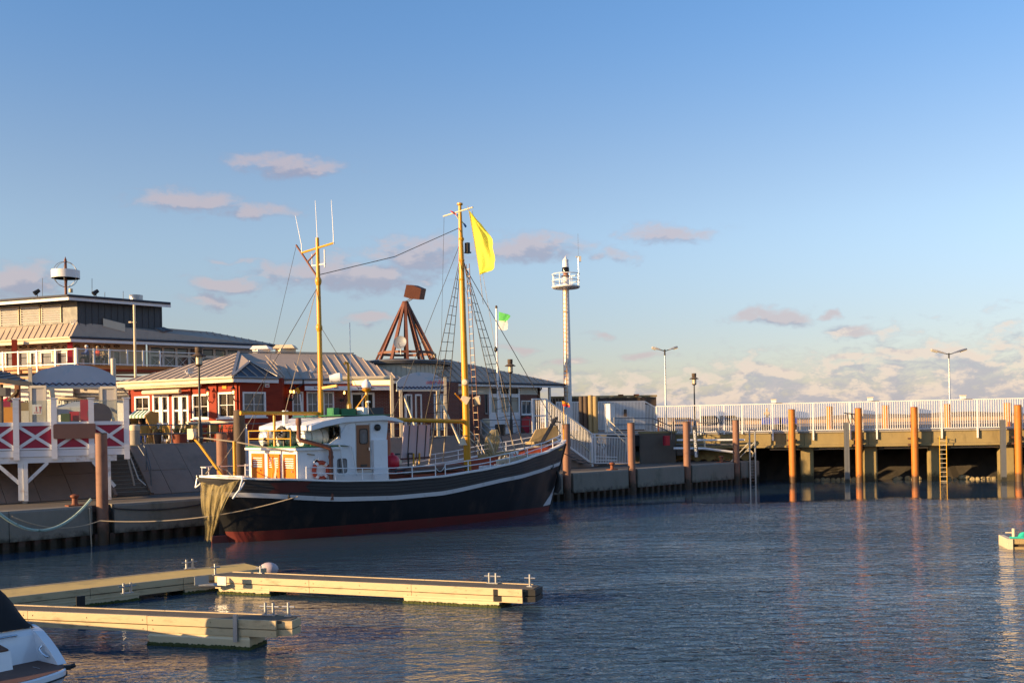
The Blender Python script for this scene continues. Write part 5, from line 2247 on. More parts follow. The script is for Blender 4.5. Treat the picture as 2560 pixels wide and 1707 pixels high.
# rolled awning cassettes
for (x0, y0, x1, y1, out) in ((328, 965, 512, 975, .35), (375, 977, 467, 987, .5)):
    u0, z0 = WL.at(x0, (y0 + y1) / 2)
    u1, z1 = WL.at(x1, (y0 + y1) / 2 - 5)
    mb = MB()
    mb.tube(WL.P(u0, z0, out), WL.P(u1, z0, out), .13, n=10)
    mb.build('awning_roll', M['cream'], ra)
for (x0, x1) in ((474, 479), (524, 544), (589, 595)):
    u0, _ = WL.at(x0, 1000)
    u1, _ = WL.at(x1, 1000)
    mb = MB()
    WL.box(mb, u0, ZP, u1, 7.0, 0.005, .09)
    mb.build('pilaster', M['red_timber'], ra, smooth=False)
u0, z0 = WL.at(470, 1056)
u1, _ = WL.at(594, 1056)
mb = MB()
WL.box(mb, u0, z0 - .06, u1, z0 + .06, .095, .16)
mb.build('base_board', M['cream'], ra, smooth=False)
u0, z0 = WL.at(557, 972)
u1, z1 = WL.at(567, 963)
mb = MB()
WL.box(mb, u0, z0, u1, z1, .01, .05)
mb.build('orange_plate', M['flag_orange'], ra, smooth=False)
# white valance with faint red lettering and the lit cream board
a_, za = WC.at(757, 966)
b_, zb = WC.at(974, 976)
mb = MB()
WC.box(mb, a_, zb, b_, za, .5, .62)
vz = mb.build('awning_valance', M['white_timber'], ra, smooth=False)
mb = MB()
mb.poly(WC.P(a_, za + .25, .02), WC.P(b_, za + .25, .02), WC.P(b_, za, .6), WC.P(a_, za, .6))
mb.build('awning_cover', M['red_timber'], ra, smooth=False)
k = 0
for f0, f1 in ((.10, .19), (.33, .37), (.60, .66), (.70, .78)):
    x = a_ + (b_ - a_) * f0
    while x < a_ + (b_ - a_) * f1:
        mb = MB()
        h_ = .12 if k % 4 == 0 else .075
        WC.box(mb, x, zb + .09, x + .045, zb + .09 + h_, .62, .626)
        mb.build('faded_letter', M['name_red'], vz, smooth=False)
        x += .085
        k += 1
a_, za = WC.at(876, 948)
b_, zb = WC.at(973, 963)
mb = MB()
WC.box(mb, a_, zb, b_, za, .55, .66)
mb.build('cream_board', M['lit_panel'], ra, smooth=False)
# red small sign
a_, za = WB_.at(660, 953)
b_, zb = WB_.at(671, 968)
mb = MB()
WB_.box(mb, a_, zb, b_, za, .02, .1)
sg_ = mb.build('wall_sign', M['menu_white'], ra, smooth=False)
mb = MB()
WB_.box(mb, a_ + .05, za - .12, b_ - .05, za - .04, .1, .106)
WB_.box(mb, a_ + .05, zb + .04, b_ - .05, zb + .1, .1, .106)
mb.build('red_print', M['bright_red'], sg_, smooth=False)


def wall_lamp(parent, c, n, s=1.0, lit=True):
    """black carriage lamp on a swan neck"""
    c = V(c)
    mb = MB()
    mb.path([c, c + n * .22 * s + V((0, 0, -.06 * s)), c + n * .36 * s + V((0, 0, .1 * s)), c + n * .36 * s + V((0, 0, .25 * s))], .025 * s, 6)
    mb.lathe([(.10 * s, -.03), (.1 * s, .02)], c, 8, n)
    t_ = c + n * .36 * s + V((0, 0, .25 * s))
    mb.lathe([(.06 * s, 0), (.09 * s, .04 * s), (.1 * s, .05 * s)], t_, 8)
    mb.lathe([(.15 * s, .34 * s), (.13 * s, .37 * s), (.05 * s, .46 * s), (.02 * s, .56 * s), (.001, .58 * s)], t_, 8)
    for k in range(4):
        a = k * 1.571 + .78
        mb.tube(t_ + V((.085 * s * math.cos(a), .085 * s * math.sin(a), .05 * s)), t_ + V((.13 * s * math.cos(a), .13 * s * math.sin(a), .35 * s)), .01 * s, n=4)
    o = mb.build('wall_lamp', M['black_iron'], parent)
    mb = MB()
    mb.lathe([(.045 * s, .08 * s), (.06 * s, .16 * s), (.045 * s, .24 * s), (.001, .26 * s)], t_, 8)
    mb.build('bulb', M['lamp_glow' if lit else 'lamp_lens'], o)


for (px, py, wl) in ((528, 1003, WL), (592, 1000, WL), (681, 998, WC), (727, 998, WC), (853, 1000, WC)):
    u, z = wl.at(px, py)
    wall_lamp(ra, wl.P(max(.1, u), z, .02), (wl.n + wl.d * .3).normalized(), 1.0)
# roof vents
for (px, py, w_) in ((654, 876, .85), (714, 874, 1.0)):
    c = W(px, py + 6, 62.5)
    mb = MB()
    mb.box(c - V((0, 0, .35)), w_, .9, .55, .6)
    mb.prism([c + V((-w_ * .7, -.6, .2)), c + V((w_ * .7, -.6, .2)), c + V((w_ * .5, -.5, .42)), c + V((-w_ * .5, -.5, .42))], (0, 1.1, 0))
    mb.build('roof_vent', M['cream' if px > 700 else 'white_paint'], ra, smooth=False)
mb = MB()
mb.path([W(296, 956, 57.6), W(301, 968, 57.7), W(312, 978, 57.85), W(322, 988, 57.9), W(323, 1060, 57.9)], .05, 6)
mb.build('downpipe', M['gutter_zinc'], ra)
mb = MB()
mb.path([W(758, 948, 56.6), W(758, 958, 56.7), W(745, 968, 56.9), W(735, 975, 57)], .05, 6)
mb.build('downpipe', M['roof_dark'], ra)
mb = MB()
mb.beam(W(742, 970, 56.2), W(748, 983, 56.2), .16, .16)
mb.build('heater_lamp', M['flag_orange'], ra)
mb = MB()
mb.tube(W(750, 985, 56.2), W(756, 1050, 56.2), .045, n=6)
mb.build('awning_pole', M['white_paint'], ra)

# ------------------------------------------------------------------ rotunda with beam pyramid
rc = G(1000, 66.6, ZP)
rt = thing('rotunda', 'round pavilion with cream cladding and flat rim roof between the two wings', 'pavilion', rc)
R_ = 3.05
mb = MB()
mb.lathe([(R_, 0), (R_, 4.75)], rc, 40)
mb.build('wall', M['cream_wall'], rt)
mb = MB()
mb.lathe([(3.4, 4.63), (3.46, 4.66), (3.46, 4.83), (3.36, 4.89), (.4, 5.16), (.001, 5.17)], rc, 40)
mb.build('rim_roof', M['roof_dark'], rt)
mb = MB()
mb.torus(rc + V((0, 0, 4.83)), 3.46, .06, n=48, m=6)
mb.build('gutter', M['gutter_zinc'], rt)
for k in range(60):        # upright boards
    a = k * 2 * math.pi / 60
    c = rc + V((math.cos(a), math.sin(a), 0)) * (R_ + .012) + V((0, 0, 3.2))
    if c.y > rc.y + .5:
        continue
    mb = MB()
    mb.box(c, .27, .03, 1.36, a + math.pi / 2)
    mb.build('cladding_board', M['cream_wall'], rt, smooth=False)
bx = thing('beam_pyramid', 'brown timber beam pyramid with tilted box and bell on the pavilion roof', 'roof ornament', rc + V((.55, 0, 4.9)))
bc = rc + V((.5, 0, 4.95))
top = V((bc.x, bc.y, W(1030, 754, bc.y).z))
for k in range(12):
    a = k * 2 * math.pi / 12 + .15
    f = bc + V((math.cos(a), math.sin(a), 0)) * 2.05
    mb = MB()
    mb.beam(f, top + V((math.cos(a) * .1, math.sin(a) * .1, 0)), .17, .15)
    mb.build('beam', M['brown_wood'], bx, smooth=False)
hz = .55
for k in range(10):
    a0 = k * 2 * math.pi / 10 + .15
    a1 = a0 + 2 * math.pi / 10
    rr = 2.05 * (1 - hz / (top.z - bc.z)) + .07
    mb = MB()
    mb.beam(bc + V((math.cos(a0) * rr, math.sin(a0) * rr, hz)), bc + V((math.cos(a1) * rr, math.sin(a1) * rr, hz)), .1, .16)
    mb.build('ring_beam', M['brown_wood'], bx, smooth=False)
c = W(1036, 731, bc.y)
ax_ = V((.93, .1, -.16)).normalized()
ay_ = V((.3, .9, .1)).normalized()
az_ = ax_.cross(ay_).normalized()
mb = MB()
h1, w1, d1 = .44, .58, .42
pts = []
for (sx, sz) in ((-.85, -.85), (0, -1.0), (.95, -.9), (1.0, .75), (0, 1.05), (-.75, 1.0)):
    pts.append(c + ax_ * w1 * sx + az_ * h1 * sz - ay_ * d1)
mb.prism(pts, ay_ * 2 * d1)
mb.build('top_box', M['brown_wood'], bx, smooth=False)
mb = MB()
for dx in (-.06, .06):
    mb.tube(top + V((dx * 2, 0, -.05)), c + V((dx, 0, -.3)), .03, n=6)
mb.build('neck', M['steel'], bx)
mb = MB()
c2 = W(1033, 805, bc.y)
mb.lathe([(.03, .3), (.07, .22), (.1, .05), (.15, -.12), (.16, -.16)], c2, 10)
mb.tube(c2 + V((0, 0, .25)), c2 + V((0, 0, .75)), .012, n=5)
mb.build('bell', M['green_paint'], bx)


def dish(px, py, D, r, nd, label, mat):
    c = W(px, py, D)
    o = thing('satellite_dish', label, 'satellite dish', c)
    nd = V(nd).normalized()
    mb = MB()
    mb.lathe([(.02, -.1), (r * .5, -.07), (r * .8, -.025), (r, .03), (r * .98, .04), (r * .8, -.01), (r * .5, -.05), (.01, -.08)], c, 22, nd)
    mb.build('reflector', M[mat], o)
    u, w_ = perp(nd)
    mb = MB()
    mb.tube(c + V((0, 0, -r * .8)), c + nd * r * 1.0 + V((0, 0, -r * .35)), .02, n=5)
    mb.box(c + nd * r + V((0, 0, -r * .45)), .08, .08, .12)
    mb.tube(c - nd * .08, c - nd * .2 + V((0, 0, -r * 1.6)), .035, n=6)
    mb.build('feed_arm', M['steel'], o)


dish(1000, 856, 64.2, .44, (-.15, -1, .25), 'grey satellite dish mounted on the beam pyramid', 'dish_grey')
dish(1086, 892, 66, .25, (-.75, -.6, .3), 'small cream satellite dish at the foot of the beam pyramid', 'cream')

# ------------------------------------------------------------------ right wing
wr = thing('harbour_office', 'low brick wing with white window front and hipped grey roof', 'building', V((0, 70, ZP)))
WR = Wall((-5.6, 63.85), (1.85, 71.45))
uu, zz = WR.at(1200, 985)
wn = WR.rect(1211, 970, 1218, 1033)
wt = [WR.rect(1226 + 24.4 * k, 967, 1226 + 24.4 * (k + 1) - 1.2, 987) for k in range(3)]
wm = [WR.rect(1226 + 24.4 * k, 990, 1226 + 24.4 * (k + 1) - 1.2, 1033) for k in range(3)]
wr2 = WR.rect(1303, 1001, 1329, 1036)
a0 = WR.at(1222, 1000)[0]
a1 = WR.at(1300, 1000)[0]
zs_ = zz
holes = [wn, wr2]
WR.face(ZP, zs_, holes, M['brick'], wr, 'brick_wall', u1=a0)
WR.face(ZP, zs_, holes, M['brick'], wr, 'brick_wall', u0=a1)
WR.face(ZP, 7.3, wt + wm, M['white_timber'], wr, 'window_front', u0=a0, u1=a1)
for lo_, hi_ in ((0, a0), (a1, WR.L)):
    n_ = 4
    for k in range(n_):
        z0 = zs_ + (7.15 - zs_) * k / n_
        z1 = zs_ + (7.15 - zs_) * (k + 1) / n_
        mb = MB()
        WR.box(mb, lo_, z0 + .006, hi_ - .003, z1 - .006, -.05, .03)
        mb.build('cladding_board', M['cream_wall'], wr, smooth=False)
WR.window(wn, wr, 1, 1, frame=.05, pane='window_dark', mat='steel_dark')
for w_ in wt:
    WR.window(w_, wr, 1, 1, frame=.08, pane='window_dark', sill=False)
for w_ in wm:
    WR.window(w_, wr, 1, 1, frame=.08, pane='window_sky', sill=False)
    mb = MB()
    k_ = 7
    for i in range(k_):
        u_ = w_[0] + .1 + (w_[2] - w_[0] - .2) * (i + .5) / k_
        WR.box(mb, u_ - .05, w_[1] + .1, u_ + .05, w_[3] - .1, -.084, -.078)
    mb.build('blind', M['curtain'], wr, smooth=False)
WR.window(wr2, wr, 2, 1, frame=.07, pane='window_sky')
WS = Wall((1.85, 71.45), (-1.5, 75.0))
WS.face(ZP, 7.3, [], M['brick'], wr, 'brick_wall')
ER0, ER1 = V((-6.2, 62.6, 7.3)), V((4.0, 72.95, 7.3))
ap = W(1110, 897, 67.5)
roof_face(wr, [ER0, ER1, ap], 'roof_zinc', .6)
roof_face(wr, [ER1, ER1 + V((-9, 9, 0)), ap], 'roof_zinc', .6, rib=False)
gutter(wr, ER0 - V((0, .05, .06)), ER1 - V((0, .05, .06)), 'slate_clad', .08)
fascia(wr, ER0 + V((0, .04, -.12)), ER1 + V((0, .04, -.12)), .16, 'white_timber')
mb = MB()
mb.poly(ER0 + V((0, 0, -.14)), ER1 + V((0, 0, -.14)), ER1 + V((-3, 3, -.14)), ER0 + V((-3, 3, -.14)))
mb.build('soffit', M['cream_wall'], wr, smooth=False)
mb = MB()
mb.tube(G(1375, 72.0, ZP), G(1375, 72.0, 7.15), .11, n=10)
mb.build('porch_post', M['steel'], wr)
mb = MB()
mb.path([W(1353, 965, 71.8), W(1353, 972, 71.7), W(1347, 979, 71.6)], .06, 6)
mb.build('downpipe', M['slate_clad'], wr)
mb = MB()
mb.path([W(1209, 957, 68), W(1208, 966, 67.9), W(1190, 982, 67.5), W(1186, 990, 67.3), W(1185, 1075, 67.2)], .06, 6)
mb.build('downpipe', M['slate_clad'], wr)
u, z = WR.at(1125, 990)
wall_lamp(wr, WR.P(u, z, .03), WR.n, 1.2)
mb = MB()
a_, zb = WR.at(1118, 1031)
b_, za = WR.at(1131, 1008)
WR.box(mb, a_, zb, b_, za, .03, .09)
bs = mb.build('notice_board', M['steel'], wr, smooth=False)
mb = MB()
WR.box(mb, a_ + .05, zb + .05, b_ - .05, za - .05, .09, .1)
mb.build('blue_notice', M['blue_sign'], bs, smooth=False)
# shop front between restaurant and wing
sh = thing('shop_front', 'white framed shop front under the second arched sign', 'shop', V((-6, 60, ZP)))
WSH = Wall((-6.2, 59.4), (-3.3, 62.0))
s_win = [WSH.rect(a, 985, b, 1072) for a, b in ((1013, 1030), (1037, 1054), (1084, 1094), (1100, 1110))]
s_win = [(a, max(ZP + .3, b), c, d) for a, b, c, d in s_win if c > .1]
WSH.face(ZP, 7.1, s_win, M['brick'], sh, 'brick_wall')
for w_ in s_win:
    WSH.window(w_, sh, 1, 1, frame=.1, pane='window_sky')

# ------------------------------------------------------------------ two storey house at the left rear
hd = thing('two_storey_house', 'large two storey house with grey roofs, louvred attic and glazed balcony', 'house', V((-30, 72, ZP)))
C0, CL, CR_ = V((-29.8, 67.5, 0)), V((-43.0, 71.9, 0)), V((-17.96, 77.5, 0))


def cz(p, z):
    return V((p.x, p.y, z))


# upper walls (attic storey)
WA1 = Wall((-41.5, 72.0), (-29.6, 68.1))
WA2 = Wall((-29.6, 68.1), (-25.3, 72.4))
WA1.face(11.9, 13.45, [], M['slate_clad'], hd, 'attic_wall')
WA2.face(11.2, 13.45, [], M['slate_clad'], hd, 'attic_wall')
for (x0, x1) in ((2, 48), (53, 101), (105, 154)):
    a_, zb = WA1.at(x0, 800)
    b_, za = WA1.at(x1, 762)
    za = min(za, 13.3)
    mb = MB()
    for (u0, z0, u1, z1) in ((a_, 12.0, a_ + .06, za), (b_ - .06, 12.0, b_, za), (a_, za - .06, b_, za)):
        WA1.box(mb, u0, z0, u1, z1, .0, .08)
    lv = mb.build('louvre_panel', M['cream'], hd, smooth=False)
    n_ = 7
    for k in range(n_):
        z = 12.04 + (za - 12.1) * k / n_
        mb = MB()
        mb.add([WA1.P(a_ + .06, z, .02), WA1.P(b_ - .06, z, .02), WA1.P(b_ - .06, z + .10, .12), WA1.P(a_ + .06, z + .10, .12)], [[0, 1, 2, 3]])
        mb.build('slat', M['white_paint'], lv, smooth=False)
k = 0
u = .1
while u < WA2.L:
    mb = MB()
    WA2.box(mb, u, 11.25, u + .03, 13.3, .0, .04)
    mb.build('batten', M['slate_clad'], hd, smooth=False)
    u += .45
# top flat roof with white fascia
T0, T1, T2 = W(172, 744, 67.0), V((-42, 71.3, 13.6)), V((-24.6, 72.2, 13.6))
T0.z = 13.6
for a, b in ((T1, T0), (T0, T2)):
    fascia(hd, a - V((0, 0, .05)), b - V((0, 0, .05)), .22, 'white_timber')
    gutter(hd, a + V((0, -.08, .02)), b + V((0, -.08, .02)), 'roof_dark', .09)
mb = MB()
mb.prism([T1, T0, T2, V((-36, 86, 13.6)), V((-50, 82, 13.6))], (0, 0, .12))
mb.build('flat_roof', M['roof_dark'], hd, smooth=False)
for a, b in ((V((-34, 70, 13.75)), V((-30, 68.7, 13.78))), (V((-30, 68.7, 13.78)), V((-26.8, 71.8, 13.75)))):
    mb = MB()
    mb.beam(a, b, .2, .2)
    mb.build('parapet', M['roof_dark'], hd, smooth=False)
# lower roof skirts
eL, e0, eR = V((-41.6, 71.6, 10.9)), V((-29.8, 67.5, 10.9)), V((-17.96, 77.5, 10.9))
roof_face(hd, [eL, e0, V((-29.55, 68.2, 12.05)), V((-41.0, 72.0, 12.05))], 'roof_zinc', .5)
roof_face(hd, [e0, eR, V((-25.0, 73.6, 12.2)) + V((2.2, 2.0, -.35)), V((-29.55, 68.2, 12.05))], 'roof_zinc', .5)
gutter(hd, eL - V((0, .05, .05)), e0 - V((0, .05, .05)), 'cream', .09)
gutter(hd, e0 - V((0, .05, .05)), eR - V((0, .05, .05)), 'roof_dark', .09)
fascia(hd, eL + V((0, 0, -.12)), e0 + V((0, 0, -.12)), .22, 'cream')
fascia(hd, e0 + V((0, 0, -.12)), eR + V((0, 0, -.12)), .22, 'white_timber')
mb = MB()
c = [W(258, 800, 69.5), W(313, 816, 69.5), W(313, 828, 69.5), W(253, 810, 69.5)]
mb.prism([on_plane(x, y, e0, eR, V((-29.55, 68.2, 12.05))) + V((0, 0, dz)) for x, y, dz in ((258, 812, -.1), (313, 826, -.1), (313, 826, .45), (258, 812, .45))], (-.8, 1.6, .25))
mb.build('roof_dormer', M['cream_wall'], hd, smooth=False)

rpl = (e0, eR, V((-29.55, 68.2, 12.05)))
mb = MB()
mb.prism([on_plane(x, y, *rpl) for x, y in ((386, 823), (410, 820), (432, 828), (408, 831))], (-.02, -.03, .08))
mb.build('skylight', M['window_sky'], hd, smooth=False)
mb = MB()
mb.tube(W(340, 752, 71), W(340, 738, 71), .47, n=18)
mb.build('vent_drum', M['steel'], hd)
mb = MB()
mb.tube(W(177, 731, 68.6), W(177, 722, 68.6), .13, n=10)
mb.build('vent_pipe', M['cream'], hd)
for px, y0, y1 in ((106, 740, 695), (230, 735, 696), (262, 745, 730), (308, 748, 728)):
    mb = MB()
    mb.tube(W(px, y0, 69), W(px, y1, 69), .018, n=4)
    mb.build('roof_antenna', M['steel_dark'], hd)
# upper floor walls set back behind the balcony
WU1 = Wall((-43, 73.4), (-30.4, 69.2))
WU2 = Wall((-30.4, 69.2), (-26.6, 72.6))
WU3 = Wall((-26.3, 72.4), (-19.5, 78.3))
zf = 8.95
xs1 = []
for (x0, x1) in ((12, 32), (46, 70), (70, 94), (101, 121), (125, 149), (154, 170)):
    xs1.append(WU1.rect(x0, 861, x1, 874))
lo1 = []
for (x0, x1) in ((2, 9), (13, 32), (46, 70), (75, 90), (101, 131), (140, 168)):
    r = WU1.rect(x0, 880, x1, 915)
    lo1.append((r[0], zf + .02, r[2], r[3]))
WU1.face(zf, 10.85, xs1 + lo1, M['cream_wall'], hd)
for w_ in xs1:
    WU1.window(w_, hd, 1, 1, frame=.05, bar=.05, pane='window_sky', cross=True, sill=False, mat='cream')
for w_ in lo1:
    WU1.window(w_, hd, 1, 1, frame=.08, pane='window_sky', sill=False)
xs2 = [WU2.rect(x0, 859, x1, 871) for x0, x1 in ((184, 201), (207, 227), (234, 254), (258, 277), (282, 301))]
lo2 = []
for (x0, x1) in ((207, 227), (234, 254), (258, 277), (282, 301)):
    r = WU2.rect(x0, 876, x1, 905)
    lo2.append((r[0], zf + .02, r[2], r[3]))
WU2.face(zf, 10.85, xs2 + lo2, M['cream_wall'], hd)
for w_ in xs2:
    WU2.window(w_, hd, 1, 1, frame=.05, bar=.05, pane='window_sky', cross=True, sill=False, mat='cream')
for w_ in lo2:
    WU2.window(w_, hd, 1, 1, frame=.08, pane='window_sky', sill=False)
for px in (37, 176):
    g_ = W(px, 905, 68.4)
    mb = MB()
    mb.box((g_.x, g_.y, zf), .32, .32, 1.9, .3)
    mb.build('column', M['bright_red' if px > 100 else 'red_timber'], hd, smooth=False)
# conservatory
z1_ = WU3.at(420, 866)[1]
z0_ = zf
cons = []
n_ = 9
for k in range(n_):
    a_ = .05 + (WU3.L - .1) * k / n_
    b_ = .05 + (WU3.L - .1) * (k + 1) / n_
    cons += [(a_ + .03, z0_ + .05, b_ - .03, z0_ + .95), (a_ + .03, z0_ + 1.02, b_ - .03, z1_ - .05)]
WU3.face(z0_, z1_ + .08, cons, M['white_paint'], hd, 'conservatory_wall')
for w_ in cons:
    WU3.window(w_, hd, 1, 1, frame=.05, bar=.04, pane='window_sky', sill=False, cross=w_[1] < z0_ + .2)
mb = MB()
mb.prism([WU3.P(-.3, z1_ + .1, .4), WU3.P(WU3.L, z1_ + .1, .4), WU3.P(WU3.L, z1_ + .5, -1), WU3.P(-.3, z1_ + .5, -1)], (0, 0, .06))
mb.build('conservatory_roof', M['cream'], hd, smooth=False)
gutter(hd, WU3.P(-.3, z1_ + .06, .45), WU3.P(WU3.L, z1_ + .06, .45), 'roof_dark', .07)
# balcony: floor, fascia, posts, rails, glass
b1a, b1b = V((-42, 71.0, zf)), V((-28.75, 66.2, zf))
b2b = V((-22.5, 72.2, zf))
mb = MB()
mb.prism([b1a - V((0, 0, .18)), b1b - V((0, 0, .18)), b2b - V((0, 0, .18)), V((-26, 76, zf - .18)), V((-43, 76, zf - .18))], (0, 0, .16))
mb.build('balcony_floor', M['orange_timber'], hd, smooth=False)
for zz_, mt in ((-.35, 'orange_timber'), (-.75, 'orange_timber'), (-1.1, 'orange_timber')):
    mb = MB()
    mb.beam(b1a + V((0, .15, zz_)), b1b + V((0, .15, zz_)), .06, .16)
    mb.build('timber_slat', M[mt], hd, smooth=False)
    mb = MB()
    mb.beam(b1b + V((0, .15, zz_)), b2b + V((0, .15, zz_)), .06, .12)
    mb.build('timber_slat', M['red_timber'], hd, smooth=False)


def balcony(a, b, xs_, glass, low=0.0):
    w_ = Wall((a.x, a.y), (b.x, b.y))
    for zz_ in (1.02, .06):
        mb = MB()
        mb.beam(w_.P(0, zf + zz_), w_.P(w_.L, zf + zz_), .06, .06)
        mb.build('balcony_rail', M['white_paint'], hd, smooth=False)
    us_ = [w_.at(x, 900)[0] for x in xs_]
    for u_ in us_:
        mb = MB()
        w_.box(mb, u_ - .05, zf - low, u_ + .05, zf + 1.08, -.05, .05)
        mb.build('balcony_post', M['white_paint'], hd, smooth=False)
    if glass:
        for u0, u1 in zip(us_, us_[1:]):
            mb = MB()
            w_.box(mb, u0 + .07, zf + .12, u1 - .07, zf + .98, -.006, .006)
            mb.build('balcony_glass', M['clear_glass'], hd, smooth=False)


balcony(b1a, b1b, (8, 46, 93, 139, 188), False, .5)
balcony(b1b, b2b, (192, 235, 274, 318, 358, 400), True)
# ground floor and eaves seen below the balcony
WG = Wall((-44, 72.5), (-23, 70.2))
gr = [WG.rect(x0, 998, x1, 1012) for x0, x1 in ((144, 153), (158, 176), (181, 200), (60, 75))]
WG.face(ZP, 7.6, gr, M['white_timber'], hd, 'ground_wall')
for w_ in gr:
    WG.window(w_, hd, 3, 1, frame=.08, pane='window_dark', sill=False)
mb = MB()
a_, za = WG.at(141, 968)
b_, zb = WG.at(193, 990)
WG.box(mb, a_, zb, b_, za, .4, .55)
mb.build('shop_fascia', M['white_paint'], hd, smooth=False)
a_, zb = WG.at(193, 984)
b_, za = WG.at(330, 962)
mb = MB()
WG.box(mb, a_, zb, b_, za, .2, .3)
mb.build('shop_fascia', M['grey_wall'], hd, smooth=False)
for (x0, x1, zt) in ((139, 205, 993), (200, 330, 990)):
    a_, za = WG.at(x0, zt)
    b_, _ = WG.at(x1, zt)
    mb = MB()
    WG.box(mb, a_, za - .14, b_, za, .0, .6)
    mb.build('canopy', M['cream' if x0 < 150 else 'roof_dark'], hd, smooth=False)
mb = MB()
WG.box(mb, 0, 7.62, WG.L, 7.85, -.3, .35)
mb.build('string_course', M['white_paint'], hd, smooth=False)

# globe sign on the roof
gp = W(165, 744, 68.0)
gs = thing('globe_sign', 'white ring sign with hoops on a post above the flat roof', 'rooftop sign', gp)
tz = W(165, 650, 68).z
mb = MB()
mb.tube(gp, (gp.x, gp.y, tz), .09, n=10)
mb.lathe([(.09, 0), (.05, .1), (.001, .25)], (gp.x, gp.y, tz), 10)
mb.build('post', M['brown_wood'], gs)
gc = W(165, 686, 68)
gc.x, gc.y = gp.x, gp.y
mb = MB()
mb.lathe([(.88, -.27), (.91, -.27), (.91, .27), (.88, .27), (.88, -.27)], gc, 36)
mb.build('ring', M['white_paint'], gs)
for k in range(3):
    a = k * math.pi / 3 + .3
    mb = MB()
    mb.torus(gc, .86, .02, (math.cos(a), math.sin(a), 0), 36, 5)
    mb.build('hoop', M['steel'], gs)
for (px, py, nm) in ((93, 730, 'black rooftop speaker left of the globe sign'), (240, 731, 'black rooftop speaker right of the globe sign')):
    c = W(px, py, 68.4)
    o = thing('roof_speaker', nm, 'speaker', c - V((0, 0, .3)))
    mb = MB()
    mb.tube(c + V((-.16, -.1, -.12)), c + V((.1, .1, .14)), .17, .12, n=10)
    mb.build('horn', M['black_iron'], o)
    mb = MB()
    mb.tube(c + V((0, 0, -.1)), c + V((0, 0, -.42)), .03, n=6)
    mb.box(c + V((0, 0, -.42)), .5, .1, .05)
    mb.build('bracket', M['tar_wood'], o)

# dark kiosk roof at the left edge, behind the terrace
kp = W(30, 945, 48.5)
ki = thing('kiosk_canopy', 'dark slate kiosk roof on brown posts at the left edge', 'canopy', (kp.x, kp.y, ZP))
A_, B_, C_, D_ = W(-60, 938, 47.2), W(76, 955, 47.6), W(20, 930, 51), W(-80, 920, 51)
roof_face(ki, [A_, B_, C_, D_], 'roof_dark', .5, seam='slate_clad')
fascia(ki, A_ - V((0, 0, .02)), B_ - V((0, 0, .02)), .2, 'slate_clad')
for px, D in ((46, 48.4), (2, 47.8)):
    g_ = G(px, D, ZP)
    mb = MB()
    mb.box(g_, .2, .2, W(px, 960, D).z - ZP)
    mb.build('post', M['brown_wood' if px > 10 else 'tar_wood'], ki, smooth=False)
mb = MB()
mb.beam(W(46, 975, 48.3), W(20, 1002, 48.3), .12, .12)
mb.build('brace', M['tar_wood'], ki, smooth=False)
mb = MB()
mb.box(W(5, 990, 47.5), .6, .5, .4)
mb.build('dark_box', M['slate_clad'], ki, smooth=False)

# ================================================================== WHITE TIMBER TERRACE
TW = Wall((-23.78, 39.70), (-16.52, 42.78))      # front plane
ter = thing('timber_terrace', 'white timber terrace on stilts with crimson crossed panels and glass screens', 'terrace', V((-20, 44, ZP)))
zt0, zt1, zt2, zt3 = 3.21, 3.47, 3.83, 4.91      # beam bottom, fascia bottom, panel bottom, panel top
ztop = 5.86
us_t = [TW.at(px, 1050)[0] for px in (-53, 40, 135, 228, 316)]
for i, u in enumerate(us_t):
    mb = MB()
    w_ = .22
    TW.box(mb, u - w_ / 2, zt1 - .12 if i < 4 else zt1 - .2, u + w_ / 2, ztop, -.1, .12)
    TW.box(mb, u - w_ / 2 - .05, ztop, u + w_ / 2 + .05, ztop + .05, -.15, .17)
    mb.build('post', M['white_timber'], ter, smooth=False)
for i in range(4):
    a_, b_ = us_t[i] + .11, us_t[i + 1] - .11
    mb = MB()
    TW.box(mb, a_, zt2, b_, zt3 - .16, -.03, .0)
    mb.build('crimson_panel', M['crimson_panel'], ter, smooth=False)
    for (p, q_) in (((a_, zt2 + .04), (b_, zt3 - .2)), ((a_, zt3 - .2), (b_, zt2 + .04))):
        mb = MB()
        mb.beam(TW.P(p[0], p[1], .03 if p[1] < q_[1] else .036), TW.P(q_[0], q_[1], .03 if p[1] < q_[1] else .036), .045, .12, TW.n)
        # cross laths lie flat on the panel
        mb2 = MB()
        d_ = (TW.P(q_[0], q_[1]) - TW.P(p[0], p[1]))
        nn = d_.cross(TW.n).normalized() * .065
        o_ = .012 if p[1] < q_[1] else .03
        mb2.obox(TW.P(p[0], p[1], o_) - nn, d_, nn * 2, TW.n * .03)
        mb2.build('cross_lath', M['white_timber'], ter, smooth=False)
    mb = MB()
    TW.box(mb, a_, zt3 - .16, b_, zt3, -.07, .07)
    mb.build('hand_rail', M['white_timber'], ter, smooth=False)
    mb = MB()
    TW.box(mb, a_, zt2 - .07, b_, zt2, -.05, .06)
    mb.build('bottom_rail', M['white_timber'], ter, smooth=False)
    mb = MB()
    TW.box(mb, a_ + .01, zt3 + .02, b_ - .01, ztop - .06, -.006, .006)
    mb.build('glass_screen', M['clear_glass'], ter, smooth=False)
    if i == 3:
        mb = MB()
        mb.tube(TW.P(a_, ztop - .1), TW.P(b_, ztop - .04), .02, n=6)
        mb.build('string_light', M['cream'], ter)
mb = MB()
TW.box(mb, -2, zt1, TW.L + .05, zt2 - .09, -.1, .02)
mb.build('fascia_board', M['white_timber'], ter, smooth=False)
mb = MB()
TW.box(mb, -2, zt0, TW.L - .45, zt1 - .01, -.2, -.03)
mb.build('main_beam', M['rusty_white'], ter, smooth=False)
mb = MB()
